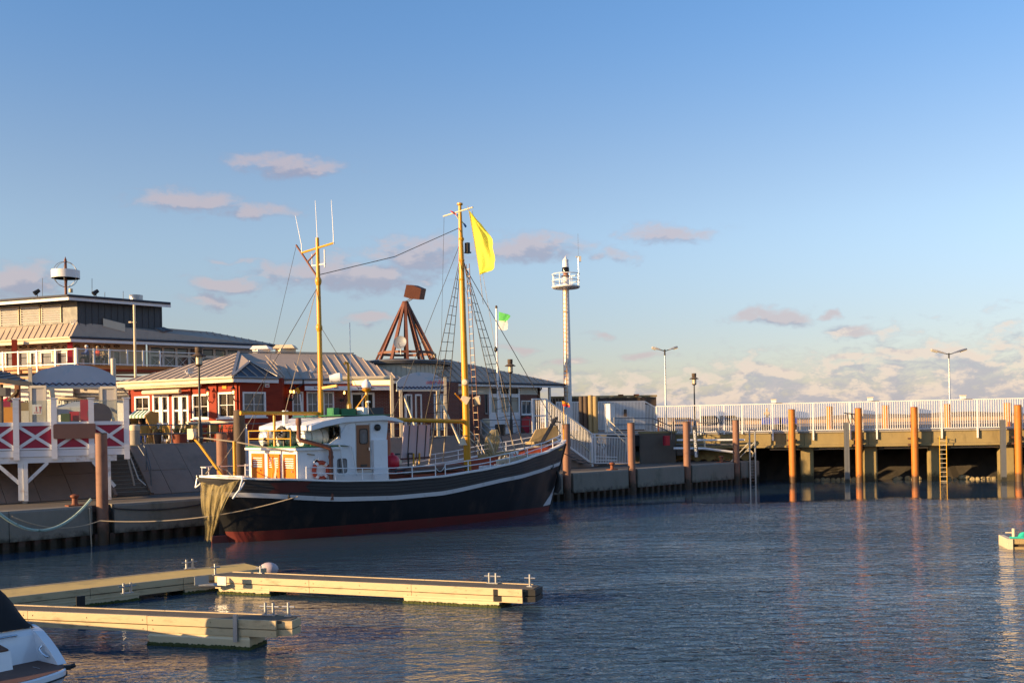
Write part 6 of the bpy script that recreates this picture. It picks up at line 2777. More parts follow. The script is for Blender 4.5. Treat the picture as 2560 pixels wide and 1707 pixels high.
mb.prism([TW.P(-2, zt2 - .06, -.12), TW.P(TW.L, zt2 - .06, -.12), TW.P(TW.L + .6, zt2 - .06, -3.6), TW.P(-2, zt2 - .06, -3.6)], (0, 0, .05))
mb.build('deck', M['weathered_wood'], ter, smooth=False)
# side screen going back to the promenade
for px, D in ((316, 46.4), (314, 48.0)):
    pass
for (px, D0_) in ((55, 41.35), (-110, 40.3)):
    lp = G(px, D0_, ZA)
    u = (lp - TW.p0).dot(TW.d)
    mb = MB()
    TW.box(mb, u - .17, ZA + .12, u + .03, zt0, -.2, -.02)
    TW.box(mb, u + .04, ZA + .1, u + .20, zt0, -.12, .03)
    lg = mb.build('leg', M['rusty_white'], ter, smooth=False)
    for sgn in (-1, 1):
        mb = MB()
        mb.beam(TW.P(u, zt0 - .95, -.1), TW.P(u + sgn * .95, zt0, -.1), .14, .13, TW.n)
        mb.build('knee_brace', M['rusty_white'], ter, smooth=False)
    mb = MB()
    TW.box(mb, u - .02, ZA, u + .16, ZA + .1, -.12, .03)
    mb.build('shoe', M['steel_dark'], ter, smooth=False)
u = TW.at(232, 1140)[0]
mb = MB()
mb.beam(TW.P(u, zt0, -.1), TW.P(u + .85, zt0 - 1.1, -.2), .14, .13, TW.n)
mb.build('knee_brace', M['rusty_white'], ter, smooth=False)
u2 = u + .5
mb = MB()
TW.box(mb, u2, ZA, u2 + .2, zt0, -.3, -.1)
mb.build('leg', M['rusty_white'], ter, smooth=False)
mb = MB()
mb.path([TW.P(TW.L - .05, zt1, -.15), TW.P(TW.L + .15, 2.6, -.3), TW.P(TW.L + .25, 2.1, -.4)], .04, 6)
mb.path([TW.P(TW.L + .05, zt1, -.1), TW.P(TW.L + .4, 2.4, -.2), TW.P(TW.L + .7, 2.1, -.2)], .03, 6)
mb.build('stay_rod', M['steel'], ter)
# blank brown board on the terrace front
a_, zb = TW.at(134, 1097)
b_, za = TW.at(239, 1058)
pts = []
r_ = .07
for (sx, sy, a0) in ((b_ - r_, za - r_, 0), (a_ + r_, za - r_, 90), (a_ + r_, zb + r_, 180), (b_ - r_, zb + r_, 270)):
    for k in range(5):
        an = rad(a0 + k * 22.5)
        pts.append(TW.P(sx + r_ * math.cos(an), sy + r_ * math.sin(an), .15))
mb = MB()
mb.prism(pts, TW.n * .04)
single('blank_board', mb, M['brown_board'], 'blank brown board with rounded corners on the terrace front', 'board', smooth=False, base=TW.P((a_ + b_) / 2, zb, .15))

# things on or behind the terrace
def umb(px, py, D, r, h, mat, label):
    c = G(px, D, ZP)
    o = thing('parasol', label, 'parasol', c, group='red parasols behind the terrace glass')
    zt = W(px, py, D).z
    mb = MB()
    n = 8
    for k in range(n):
        a0, a1 = 2 * math.pi * k / n, 2 * math.pi * (k + 1) / n
        mb.poly(V((c.x, c.y, zt)), V((c.x + r * math.cos(a0), c.y + r * math.sin(a0), zt - h)), V((c.x + r * math.cos((a0 + a1) / 2) * .95, c.y + r * math.sin((a0 + a1) / 2) * .95, zt - h - .02)), V((c.x + r * math.cos(a1), c.y + r * math.sin(a1), zt - h)))
    mb.build('canopy', M[mat], o, smooth=False)
    mb = MB()
    mb.tube(c, (c.x, c.y, zt), .035, n=8)
    mb.build('pole', M['weathered_wood'], o)


umb(20, 992, 52, 1.1, .7, 'bright_red', 'bright red parasol behind the leftmost terrace glass')
umb(56, 1002, 55, .9, .3, 'crimson_panel', 'dark red parasol behind the second terrace post')
tb = thing('round_table', 'round brown table top tipped on its edge behind the terrace glass', 'table', G(250, 47.0, ZP))
c = W(249, 1036, 47.0)
mb = MB()
mb.lathe([(.001, 0), (.52, 0), (.55, .03), (.55, .05), (.001, .06)], c, 28, (.55, -.8, .3))
mb.build('table_top', M['brown_board'], tb)
mb = MB()
mb.tube(c, c + V((-.5, .4, -.55)), .04, n=6)
mb.tube(c + V((-.5, .1, -.55)), c + V((-.5, .75, -.55)), .05, n=6)
mb.build('pedestal', M['black_iron'], tb)
for (x0, x1, y0, y1, D, nm) in ((82, 112, 970, 1050, 47.2, 'grey weathered door panel behind the terrace with the price sign'), (258, 288, 972, 1050, 47.8, 'grey weathered door panel behind the right terrace glass')):
    c0 = G(x0, D, ZP)
    c1 = G(x1, D + .1, ZP)
    wd = Wall((c0.x, c0.y), (c1.x, c1.y))
    o = thing('door_panel', nm, 'panel', c0, group='weathered panels of the gate')
    mb = MB()
    zt = W(x0, y0, D).z
    wd.box(mb, 0, ZP, wd.L, zt, -.05, 0)
    mb.build('leaf', M['grey_wall'], o, smooth=False)
    mb = MB()
    wd.box(mb, -.1, ZP, 0, zt + .12, -.08, .05)
    wd.box(mb, wd.L, ZP, wd.L + .1, zt + .12, -.08, .05)
    wd.box(mb, 0, zt, wd.L, zt + .12, -.08, .05)
    mb.build('frame', M['cream_wall'], o, smooth=False)
    if x0 < 100:
        mn = thing('price_sign', 'white price sign reading 11 90 in red behind the terrace glass', 'sign', W(86, 1032, 46.6))
        a0, zb = wd.at(85, 1036)
        a1, za = wd.at(108, 1011)
        mb = MB()
        wd.box(mb, a0, zb, a1, za, .25, .29)
        mb.build('board', M['menu_white'], mn, smooth=False)

        def text_at(s_, size, u_, z_, mat, parent, nm_, wall, out, shear=0.0, ext=.004):
            cu = bpy.data.curves.new(nm_, 'FONT')
            cu.body = s_
            cu.size = size
            cu.shear = shear
            cu.extrude = ext
            tmp = bpy.data.objects.new(nm_, cu)
            COL.objects.link(tmp)
            me = bpy.data.meshes.new_from_object(tmp.evaluated_get(bpy.context.evaluated_depsgraph_get()))
            bpy.data.objects.remove(tmp)
            me.materials.clear()
            me.materials.append(M[mat])
            t_ = bpy.data.objects.new(nm_, me)
            COL.objects.link(t_)
            t_.parent = parent
            # face the water side
            right = wall.d if wall.d.x > 0 else -wall.d
            nz = wall.n
            t_.matrix_local = Matrix(((right.x, 0, nz.x, 0), (right.y, 0, nz.y, 0), (0, 1, nz.z, 0), (0, 0, 0, 1)))
            t_.location = wall.P(u_, z_, out) - rootloc(parent)
            return t_
        text_at('11', .34, a0 + .09, za - .33, 'text_red', mn, 'price', wd, .295)
        text_at('90', .15, a0 + .29, za - .2, 'text_red', mn, 'price_cents', wd, .295)
        mb = MB()
        for k in range(5):
            wd.box(mb, a0 + .08 + k * .065, zb + .06, a0 + .12 + k * .065, zb + .11, .29, .293)
        mb.build('small_print', M['text_red'], mn, smooth=False)
# boards, counters and tent seen through the glass
o = thing('market_tent', 'grey market tent with two stalls behind the terrace glass', 'tent', G(176, 56, ZP))
A_, B_ = G(143, 56, ZP), G(210, 56, ZP)
wd = Wall((A_.x, A_.y), (B_.x, B_.y))
zt = W(176, 1018, 56).z
mb = MB()
mb.prism([wd.P(0, zt, 0), wd.P(wd.L, zt, 0), wd.P(wd.L, zt + .1, -.1), wd.P(wd.L * .6, zt + .35, -1.2), wd.P(wd.L * .3, zt + .35, -1.2), wd.P(0, zt + .1, -.1)], wd.n * -2.5)
mb.build('roof', M['tent_grey'], o, smooth=False)
for k in range(2):
    mb = MB()
    wd.box(mb, .02 + k * wd.L / 2, zt - .42, (k + 1) * wd.L / 2 - .02, zt, -.02, .0)
    mb.build('valance', M['tent_grey'], o, smooth=False)
for k in range(3):
    mb = MB()
    wd.box(mb, k * (wd.L - .06) / 2, ZP, k * (wd.L - .06) / 2 + .06, zt, -.05, .01)
    mb.build('tent_pole', M['steel'], o, smooth=False)
for (px, py, D, w_, h_, mt, nm) in ((20, 1040, 50, 1.1, .9, 'flag_orange', 'orange counter behind the left terrace glass'), (56, 1030, 51, 1.0, 1.0, 'weathered_wood', 'wooden stall counter behind the left terrace glass'),
                                    (13, 1018, 52, .8, .35, 'menu_white', 'white menu board behind the leftmost terrace glass'), (68, 1042, 49, .8, .6, 'cloth_white', 'white covered table behind the second terrace glass'),
                                    (188, 1040, 55, .5, .5, 'bright_red', 'red box on the market stall'), (218, 1030, 53, .6, 1.3, 'crimson_panel', 'red banner stand right of the market tent'),
                                    (165, 1045, 54.5, .45, .5, 'leaf', 'green planter on the market stall')):
    g_ = G(px, D, ZP)
    o = thing('stall_item' if 'counter' not in nm else 'counter', nm, nm.split(' behind')[0].split(' on ')[0].split(' right')[0].split()[-1], g_)
    zc = W(px, py, D).z
    mb = MB()
    mb.box((g_.x, g_.y, max(ZP, zc - h_ / 2)), w_, .3, h_, .2)
    mb.build('board', M[mt], o, smooth=False)
    mb = MB()
    mb.box(g_, w_ * .8, .25, max(.05, zc - h_ / 2 - ZP), .2)
    mb.build('foot', M['tar_wood'], o, smooth=False)

# ================================================================== ARCHED SIGNS
def arch_sign(x0, x1, yb, ytop, D0_, D1_, label, posts, text=None):
    A_, B_ = G(x0, D0_, 0), G(x1, D1_, 0)
    wd = Wall((A_.x, A_.y), (B_.x, B_.y))
    o = thing('arched_sign', label, 'sign', V(((A_.x + B_.x) / 2, (A_.y + B_.y) / 2, ZP)), group='arched blue signs over the gangways')
    zb = wd.at((x0 + x1) / 2, yb)[1]
    zt = wd.at((x0 + x1) / 2, ytop)[1]
    H_ = zt - zb
    pts = [wd.P(0, zb, 0), wd.P(wd.L, zb, 0), wd.P(wd.L, zb + H_ * .42, 0)]
    for k in range(1, 16):
        a = 1 - k / 16
        y = .42 + .58 * math.sin(math.pi * a) ** .62 + (.012 * math.sin(k * 5.1))
        pts.append(wd.P(wd.L * a, zb + H_ * y, 0))
    pts.append(wd.P(0, zb + H_ * .42, 0))
    mb = MB()
    mb.prism(pts, wd.n * -.08)
    pn = mb.build('panel', M['arch_blue'], o, smooth=False)
    wv = [wd.P(wd.L * k / 96, zb + H_ * .13 + .045 * math.sin(k / 96 * 2 * math.pi * 13), .012) for k in range(97)]
    mb = MB()
    mb.path(wv, .032, 5)
    mb.build('wave_line', M['arch_navy'], pn)
    mb = MB()
    wd.box(mb, -.03, zb - .09, wd.L + .03, zb - .005, -.1, .04)
    mb.build('bottom_rail', M['cream_wall'], pn, smooth=False)
    for (px, ya, ybm, D, w_) in posts:
        g_ = G(px, D, ZP)
        za = W(px, ya, D).z
        mb = MB()
        mb.box((g_.x, g_.y, ZP), w_, w_, za - ZP, .3)
        mb.box((g_.x, g_.y, ZP), w_ * 2.4, w_ * 2.4, .03, .3)
        mb.build('post', M['cream'], o, smooth=False)
    if text:
        text_at(text, .36, wd.L * .585 if True else 0, zb + H_ * .33, 'text_red', o, 'sign_text', wd, .012, .35)
    return o, wd, zb


a1_, w1_, zb1 = arch_sign(80, 291, 967, 911, 48.0, 49.6, 'large arched blue sign with a navy wave line behind the white terrace', [(78, 918, 1060, 47.8, .16), (253, 968, 1060, 48.9, .15)])
for (x0, y0, D0_, x1, y1, D1_, w_) in ((129, 972, 48.1, 138, 1060, 47.7, .22), (258, 985, 48.6, 284, 1052, 47.2, .13)):
    mb = MB()
    p1 = W(x1, y1, D1_)
    mb.beam(W(x0, y0, D0_), p1, w_, .12)
    mb.build('strut', M['cream'], a1_, smooth=False)
a2_, w2_, zb2 = arch_sign(994, 1117, 974, 930, 57.4, 58.6, 'smaller arched blue sign with red script lettering beside the main mast', [(981, 938, 1090, 56.8, .17), (1003, 975, 1090, 56.9, .17), (1096, 977, 1090, 58.2, .17), (1114, 942, 1006, 58.6, .16)], 'uter-Inn')
for (x0, y0, D0_, x1, y1, D1_, w_) in ((1010, 990, 57, 1047, 1090, 56.0, .1), (1100, 998, 58.3, 1152, 1110, 57.0, .12)):
    mb = MB()
    mb.beam(W(x0, y0, D0_), W(x1, y1, D1_), w_, .08)
    mb.build('strut', M['cream'], a2_, smooth=False)
for y in (1048, 1058):
    mb = MB()
    mb.tube(W(981, y, 56.8), W(1003, y - 1, 56.9), .03, n=6)
    mb.build('cross_bar', M['steel'], a2_)

# ================================================================== LAMPS, MASTS, TOWER
def lantern(px, D, ytop, label, base_z=ZP):
    g_ = G(px, D, base_z)
    o = thing('street_lamp', label, 'street lamp', g_, group='dark lantern street lamps')
    zt = W(px, ytop, D).z
    h = zt - base_z
    mb = MB()
    mb.lathe([(.11, 0), (.11, .9), (.06, 1.0), (.045, h - .85)], g_, 10)
    mb.build('post', M['black_iron'], o)
    c = V((g_.x, g_.y, zt))
    mb = MB()
    mb.lathe([(.12, 0), (.17, -.0), (.17, -.22), (.14, -.26), (.16, -.3), (.36, -.42), (.35, -.44), (.1, -.40)], c, 14)
    mb.build('hood', M['green_paint' if False else 'tar_wood'], o)
    mb = MB()
    mb.lathe([(.15, -.42), (.15, -.82)], c, 10)
    mb.build('glass', M['lamp_lens'], o)
    mb = MB()
    mb.lathe([(.17, -.80), (.17, -.85), (.05, -.92)], c, 10)
    for k in range(5):
        a = 6.283 * k / 5
        mb.tube(c + V((.155 * math.cos(a), .155 * math.sin(a), -.42)), c + V((.155 * math.cos(a), .155 * math.sin(a), -.83)), .014, n=4)
    mb.build('cage', M['tar_wood'], o)


lantern(500, 47.2, 868, 'dark lantern lamp on the promenade in front of the red restaurant')
lantern(1278, 63.5, 898, 'dark lantern lamp beside the white window front of the brick wing')
lantern(1737, 76, 933, 'dark lantern lamp behind the white bridge railing', 3.5)


def double_lamp(px, D, ytop, spread, label, base_z=3.5, tilt=.0):
    g_ = G(px, D, base_z)
    zt = W(px, ytop, D).z
    o = thing('street_lamp', label, 'street lamp', g_, group='tall double headed street lamps')
    mb = MB()
    mb.lathe([(.1, 0), (.1, 1.4), (.075, 1.5), (.055, zt - base_z - .35)], g_, 10)
    mb.build('post', M['steel'], o)
    c = V((g_.x, g_.y, zt - .35))
    mb = MB()
    mb.tube(c - V((0, 0, .35)), c + V((0, 0, .12)), .065, n=8)
    for sgn in (-1, 1):
        mb.tube(c, c + V((sgn * .4, tilt * sgn * .3, .1)), .04, n=6)
    mb.build('arm', M['black_iron'], o)
    for sgn in (-1, 1):
        ax = V((sgn * .96, tilt * sgn * .5, .27)).normalized()
        st = c + V((sgn * .3, tilt * sgn * .25, .08))
        side = ax.cross(V((0, 0, 1))).normalized()
        upv = side.cross(ax).normalized()
        if upv.z < 0:
            upv = -upv
        L = spread - .3
        prof = [(0, .05, .05), (.25, .1, .08), (.6, .14, .11), (.95, .13, .1), (1, .07, .06)]
        mb = MB()
        rings = []
        for (f, hw, hh) in prof:
            p = st + ax * L * f
            rings.append([p - side * hw, p - side * hw * .7 + upv * hh, p + side * hw * .7 + upv * hh, p + side * hw, p + side * hw * .8 - upv * hh * .5, p - side * hw * .8 - upv * hh * .5])
        vs = [v for r_ in rings for v in r_]
        fs = [[k * 6 + i, k * 6 + (i + 1) % 6, (k + 1) * 6 + (i + 1) % 6, (k + 1) * 6 + i] for k in range(4) for i in range(6)] + [[0, 1, 2, 3, 4, 5], [24, 25, 26, 27, 28, 29]]
        mb.add(vs, fs)
        hd_ = mb.build('lamp_head', M['steel' if sgn > 0 else 'grey_wall'], o, smooth=False)
        mb = MB()
        p0 = st + ax * L * .55 - upv * .06
        p1 = st + ax * L * .95 - upv * .05
        mb.prism([p0 - side * .1, p1 - side * .1, p1 + side * .1, p0 + side * .1], -upv * .06)
        mb.build('lens', M['lamp_lens'], hd_, smooth=False)


double_lamp(1665, 78, 866, 1.05, 'tall double headed street lamp at the shore end of the bridge')
double_lamp(2375, 88, 876, 1.65, 'tall double headed street lamp behind the bridge at the far right')


def simple_post(px, D, yt, r, mat, label, name='post', base_z=ZP):
    g_ = G(px, D, base_z)
    zt = W(px, yt, D).z
    mb = MB()
    mb.tube(g_, (g_.x, g_.y, zt), r, n=10)
    mb.lathe([(r, 0), (r * 1.1, .02), (.001, .05)], (g_.x, g_.y, zt), 10)
    return mb, g_


pp = thing('pole', 'slim pole with a small floodlight in front of the two storey house', 'pole', G(341, 57.5, ZP))
mb, g_ = simple_post(341, 62, 763, .075, 'cream', '')
mb.build('shaft', M['cream'], pp)
mb = MB()
c = W(341, 806, 62)
mb.beam(c, c + V((-.35, 0, .02)), .05, .05)
mb.box(c + V((-.4, 0, -.02)), .16, .1, .09)
mb.build('floodlight', M['cream'], pp, smooth=False)
mb, g_ = simple_post(286, 50, 897, .12, 'cream', '')
single('timber_post', mb, M['cream_wall'], 'short thick cream post between the arched sign and the restaurant', 'post', base=g_)

fp = thing('flagpole', 'white flagpole behind the brick wing', 'flagpole', G(1246, 66.8, ZP))
mb, g_ = simple_post(1246, 66.8, 770, .07, 'white', '')
mb.build('pole', M['white_gloss'], fp)
mb = MB()
mb.sphere((g_.x, g_.y, W(1246, 768, 66.8).z), .09, 10, 6, (1, 1, 1.5))
mb.build('finial', M['tar_wood'], fp)
D_ = 66.7
gf = thing('green_white_flag', 'green and white flag blowing on the flagpole', 'flag', W(1247, 780, D_))
flag_cloth((W(1247, 779, D_), W(1247, 802, D_), W(1273, 800, D_ - .6), W(1279, 789, D_ - .7)), 14, 8, .16, 1.1, .5, .1).build('green_band', M['flag_green'], gf)
flag_cloth((W(1247, 802, D_), W(1246, 822, D_), W(1272, 823, D_ - .6), W(1271, 802, D_ - .6)), 14, 8, .14, 1.1, .5, .1).build('white_band', M['flag_white'], gf)

# light beacon tower
tp = G(1421, 73, ZP)
bt = thing('light_beacon', 'white rust streaked harbour light mast with round railed platform', 'beacon', tp)
ztop_ = W(1417, 662, 73).z
zpl = W(1417, 719, 73).z
mb = MB()
mb.lathe([(.30, 0), (.27, 6), (.225, zpl - ZP), (.22, zpl - ZP + .9)], tp, 18)
mb.build('mast', M['rusty_white'], bt)
cpl = V((tp.x, tp.y, zpl))
mb = MB()
mb.lathe([(.3, -.12), (.95, -.06), (1.03, 0), (1.03, .09), (.98, .09), (.98, .02), (.2, .0)], cpl, 32)
mb.build('platform', M['rusty_white'], bt)
for h in (.5, .97):
    mb = MB()
    mb.torus(cpl + V((0, 0, h)), 1.0, .035, n=32, m=6)
    mb.build('platform_rail', M['white_paint'], bt)
for k in range(8):
    a = 6.283 * k / 8 + .25
    mb = MB()
    p = cpl + V((math.cos(a), math.sin(a), 0)) * .99
    mb.tube(p, p + V((0, 0, .97)), .028, n=6)
    mb.build('rail_post', M['white_paint'], bt)
mb = MB()
mb.lathe([(.22, .8), (.34, .82), (.34, .86), (.18, .88), (.17, 1.1)], cpl, 16)
mb.build('collar', M['bollard_rust'], bt)
mb = MB()
mb.lathe([(.2, 1.08), (.26, 1.12), (.27, 1.35), (.24, 1.5)], cpl, 14)
mb.build('lens', M['window_dark'], bt)
mb = MB()
mb.lathe([(.25, 1.48), (.24, 1.5), (.21, 1.95), (.25, 1.98), (.05, 2.2), (.02, 2.32), (.001, 2.33)], cpl, 14)
mb.build('lantern_cap', M['white_paint'], bt)
ap_ = cpl + V((.93, -.25, 0))
mb = MB()
mb.tube(ap_, ap_ + V((0, 0, 2.2)), .03, n=6)
mb.tube(ap_ + V((0, 0, 2.2)), ap_ + V((0, 0, 3.9)), .012, n=5)
mb.build('instrument_pole', M['steel'], bt)
mb = MB()
mb.box(ap_ + V((.1, 0, 1.85)), .2, .2, .38)
mb.box(ap_ + V((-.12, 0, 2.15)), .14, .08, .1)
mb.build('sensor_box', M['grey_wall'], bt, smooth=False)
lx = V((-.30, -.22, 0))
for sgn in (0, 1):
    off = lx + V((.22 * sgn, -.1 * sgn - .12, 0))
    mb = MB()
    mb.tube(tp + off + V((0, 0, 1.9)), tp + off + V((.06, 0, zpl - ZP - .1)), .022, n=5)
    mb.build('ladder_stile', M['yellow_mast' if sgn else 'bollard_rust'], bt)
for k in range(28):
    z = 2.0 + k * (zpl - ZP - 2.3) / 27
    mb = MB()
    mb.tube(tp + lx + V((0.03, -.12, z)), tp + lx + V((.25, -.22, z)), .018, n=5)
    mb.build('ladder_rung', M['yellow_mast'], bt)
for k in range(5):
    z = 2.2 + k * 2.2
    mb = MB()
    mb.beam(tp + lx + V((.1, -.17, z)), tp + V((0, 0, z)), .05, .05)
    mb.build('ladder_bracket', M['bollard_rust'], bt, smooth=False)

# ================================================================== GANGWAY STAIR, FENCES, YARD ON THE RIGHT
def baluster_run(parent, a, b, h, step, r=.03, name='baluster', mat='white_paint', lo=.0):
    a, b = V(a), V(b)
    n = max(2, int((b - a).length / step))
    m_ = MB()
    m_.box((0, 0, 0), r, r, h, math.atan2((b - a).y, (b - a).x))
    me = m_.mesh(name, M[mat], V((0, 0, 0)), False)
    for k in range(n + 1):
        put(me, name, a.lerp(b, k / n) + V((0, 0, lo)), parent)


gw = thing('gangway_stair', 'white steel stair with barred railings descending to the low quay', 'stair', Q(9, 6, ZP))
dS = 4.3
pA, pB, pC, pD = Q(5.7, dS, 4.0), Q(6.85, dS, 4.0), Q(11.0, dS, 1.75), Q(14.6, dS, 1.62)
top_h = 2.0
for (a, b) in ((pA, pB), (pB, pC)):
    mb = MB()
    mb.beam(a + V((0, 0, top_h - .03)), b + V((0, 0, top_h - .03)), .09, .08)
    mb.build('top_rail', M['white_paint'], gw, smooth=False)
    baluster_run(gw, a, b, top_h - .1, .155)
    mb = MB()
    mb.beam(a + V((0, 0, .03)), b + V((0, 0, .03)), .07, .12)
    mb.build('stringer', M['white_paint'], gw, smooth=False)
for p in (pA, pB, pB.lerp(pC, .45), pC):
    mb = MB()
    mb.box(p - V((0, 0, .15)), .1, .1, top_h + .15, .74)
    mb.build('rail_post', M['white_paint'], gw, smooth=False)
for (a, b) in ((pA, pB),):
    mb = MB()
    mb.beam(a + V((0, 0, .95)), b + V((0, 0, .95)), .06, .07)
    mb.build('mid_rail', M['white_paint'], gw, smooth=False)
off = qn * 1.3
for k in range(11):
    p = pB.lerp(pC, (k + .5) / 11)
    mb = MB()
    mb.obox(p - qd * .16 + V((0, 0, -.05)), qd * .34, off, V((0, 0, .04)))
    mb.build('tread', M['steel_dark'], gw, smooth=False)
mb = MB()
mb.beam(pB + off, pC + off, .06, .22)
mb.build('stringer', M['steel_dark'], gw, smooth=False)
mb = MB()
mb.path([pB.lerp(pC, .35) + V((0, -.15, .95)), pB.lerp(pC, .95) + V((0, -.15, .72)), pB.lerp(pC, .95) + V((0, -.15, -.1))], .03, 6)
mb.build('hand_rail', M['cream'], gw)
gt = thing('barred_gate', 'tall white barred gate on the low quay beside the rusty pile', 'gate', pC)
for z in (1.98, 1.78):
    mb = MB()
    mb.beam(pC + V((0, 0, z)) + qd * .05, pD + V((0, 0, z - .02)), .07, .07)
    mb.build('rail', M['white_paint'], gt, smooth=False)
for z in (.06, .28, .5):
    mb = MB()
    mb.beam(pC + V((0, 0, z)) + qd * .3, pD + V((0, 0, z)) - qd * (.1 if z < .1 else 1.2), .05, .05)
    mb.build('rail', M['white_paint'], gt, smooth=False)
baluster_run(gt, pC + qd * .3, pD, 1.75, .155, .035, lo=.05)
for f in (0.07, 1.0):
    mb = MB()
    mb.box(pC.lerp(pD, f), .11, .11, 2.0, .74)
    mb.build('post', M['white_paint'], gt, smooth=False)
# fences at promenade level behind
fn = thing('barred_fence', 'tall white barred fence in front of the dark harbour shed', 'fence', G(1470, 68, 3.9))
f0, f1, f2, f3 = G(1392, 69, 3.85), G(1473, 69.6, 3.85), G(1497, 69.8, 3.85), G(1612, 71.2, 3.85)
for (a, b) in ((f0, f1), (f2, f3)):
    mb = MB()
    mb.beam(a + V((0, 0, 2.05)), b + V((0, 0, 2.05)), .07, .07)
    mb.build('top_rail', M['white_paint'], fn, smooth=False)
    mb = MB()
    mb.beam(a + V((0, 0, .1)), b + V((0, 0, .1)), .06, .06)
    mb.build('bottom_rail', M['white_paint'], fn, smooth=False)
    baluster_run(fn, a, b, 1.95, .115, .062, lo=.1)
f4 = G(1640, 71.6, 3.7)
mb = MB()
mb.beam(f3 + V((0, 0, 2.05)), f4 + V((0, 0, 1.75)), .07, .07)
mb.build('top_rail', M['white_paint'], fn, smooth=False)
baluster_run(fn, f3, f4, 1.85, .115, .045)
mb = MB()
mb.obox(G(1560, 70.4, 4.85), V((.2, .01, 0)), V((0, .06, 0)), V((0, 0, .5)))
mb.build('lock_plate', M['tar_wood'], fn, smooth=False)
sd = thing('harbour_shed', 'low dark timber wall of the harbour shed behind the white fence', 'shed', G(1500, 75, ZP))
a, b = G(1375, 74.5, ZP), G(1642, 75.5, ZP)
n_ = 36
zt = W(1500, 993, 75).z
for k in range(n_):
    p = a.lerp(b, k / n_)
    q_ = a.lerp(b, (k + .96) / n_)
    mb = MB()
    mb.obox(p, q_ - p, V((0, .12, 0)), V((0, 0, zt - ZP + rnd.uniform(-.04, .02))))
    mb.build('wall_plank', M['tar_wood'], sd, smooth=False)
mb = MB()
mb.obox(a + V((-.05, -.06, zt - ZP - .02)), b - a + V((.1, 0, 0)), V((0, .3, 0)), V((0, 0, .14)))
mb.build('top_beam', M['weathered_wood'], sd, smooth=False)
for px in (1553, 1592):
    g_ = G(px, 75, zt + .1)
    mb = MB()
    mb.box(g_, .38, .3, .09)
    mb.build('roof_block', M['bollard_rust'], sd, smooth=False)
dg = [(1466, 990, 'tar_wood'), (1477, 989.5, 'weathered_wood'), (1487, 990, 'weathered_wood')]
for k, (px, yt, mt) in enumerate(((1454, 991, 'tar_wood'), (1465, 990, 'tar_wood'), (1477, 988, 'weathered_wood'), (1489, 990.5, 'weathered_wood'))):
    g_ = G(px, 67.8 - .12 * k, ZP)
    ztt = W(px, yt, 67.8).z
    mb = MB()
    mb.tube(g_ - V((0, 0, .5)), (g_.x, g_.y, ztt), .165, n=12)
    single('timber_dolphin', mb, M[mt], ['dark timber post leftmost of the upright group by the fence', 'dark timber post second of the upright group by the fence', 'sunlit timber post tallest of the upright group by the fence', 'sunlit timber post rightmost of the upright group by the fence'][k], 'post', 'timber posts standing together by the white fence', base=g_)
cb = thing('cabinet', 'pale metal utility cabinet behind the grey railing', 'cabinet', G(1525, 67, ZP))
g_ = G(1525, 66.6, ZP)
mb = MB()
mb.box(g_, .5, .5, W(1525, 1011, 66.6).z - ZP, .74)
mb.build('case', M['cabinet'], cb, smooth=False)
mb = MB()
mb.box(V((g_.x, g_.y, W(1525, 1011, 66.6).z)), .56, .56, .05, .74)
mb.build('lid', M['cabinet'], cb, smooth=False)
# grey railing right of the stair
gr_ = thing('yard_railing', 'grey two bar railing between the white stair and the bridge', 'railing', Q(12, 7.7, ZP))
pts = [Q(8.6, DP + .1, ZP), Q(10.6, DP + .1, ZP), Q(10.6, DP - 1.6, ZP - 1.0)]
pts2 = [G(1535, 66, ZP), G(1632, 70, ZP - .05), G(1678, 70.2, ZP - .65)]
for P_ in (pts, pts2):
    for z in (.93, .5):
        mb = MB()
        mb.path([p + V((0, 0, z)) for p in P_], .032, 6)
        mb.build('rail', M['steel_dark'], gr_)
    for a, b in zip(P_, P_[1:]):
        for f in (0, .5, 1):
            p = a.lerp(b, f)
            mb = MB()
            mb.tube(p, p + V((0, 0, .93)), .028, n=6)
            mb.build('post', M['steel_dark'], gr_)
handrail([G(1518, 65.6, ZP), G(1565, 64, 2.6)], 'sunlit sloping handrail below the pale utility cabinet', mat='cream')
# abutment with red rescue box
ab = thing('abutment', 'stepped concrete abutment at the shore end of the bridge', 'abutment', G(1665, 70, 2))
mb = MB()
a, b = G(1600, 69.2, 0), G(1688, 70.6, 0)
mb.prism([a + V((0, 0, 1.0)), b + V((0, 0, 1.0)), b + V((0, 0, 3.62)), a + V((0, 0, 3.62))], (0.3, 3, 0))
mb.build('wall', M['concrete_dark'], ab, smooth=False)
mb = MB()
mb.prism([a + V((-.1, -.05, 3.625)), b + V((.1, -.05, 3.625)), b + V((.1, .45, 3.625)), a + V((-.1, .45, 3.625))], (0, 0, .14))
mb.build('coping', M['concrete_warm'], ab, smooth=False)
for k in range(3):
    mb = MB()
    p, q_ = G(1690, 70.9 + .35 * k, 2.0 + .45 * k), G(1745, 71.6 + .35 * k, 2.0 + .45 * k)
    mb.obox(p, q_ - p, V((0, 1.2, 0)), V((0, 0, .4)))
    mb.build('step_block', M['concrete_dark'], ab, smooth=False)
rbx = thing('rescue_box', 'narrow red rescue box on the dark concrete abutment', 'rescue box', G(1668, 69.7, 2))
c = W(1668, 1113, 69.6)
mb = MB()
mb.box(c, .3, .28, .68, .2)
mb.build('case', M['bright_red'], rbx, smooth=False)
mb = MB()
mb.box(c + V((-.2, .02, 0)), .1, .26, .68, .2)
mb.build('back', M['crimson_panel'], rbx, smooth=False)
# netting slope, pipes and tide gauge at the bridge end
mb = MB()


def nslope(u, v):
    p = G(1690, 72.2, 1.6).lerp(G(1880, 71.5, 1.6), u)
    return p + V((0, 2.2 * v, 2.0 * v + .1 * math.sin(u * 40 + v * 9)))


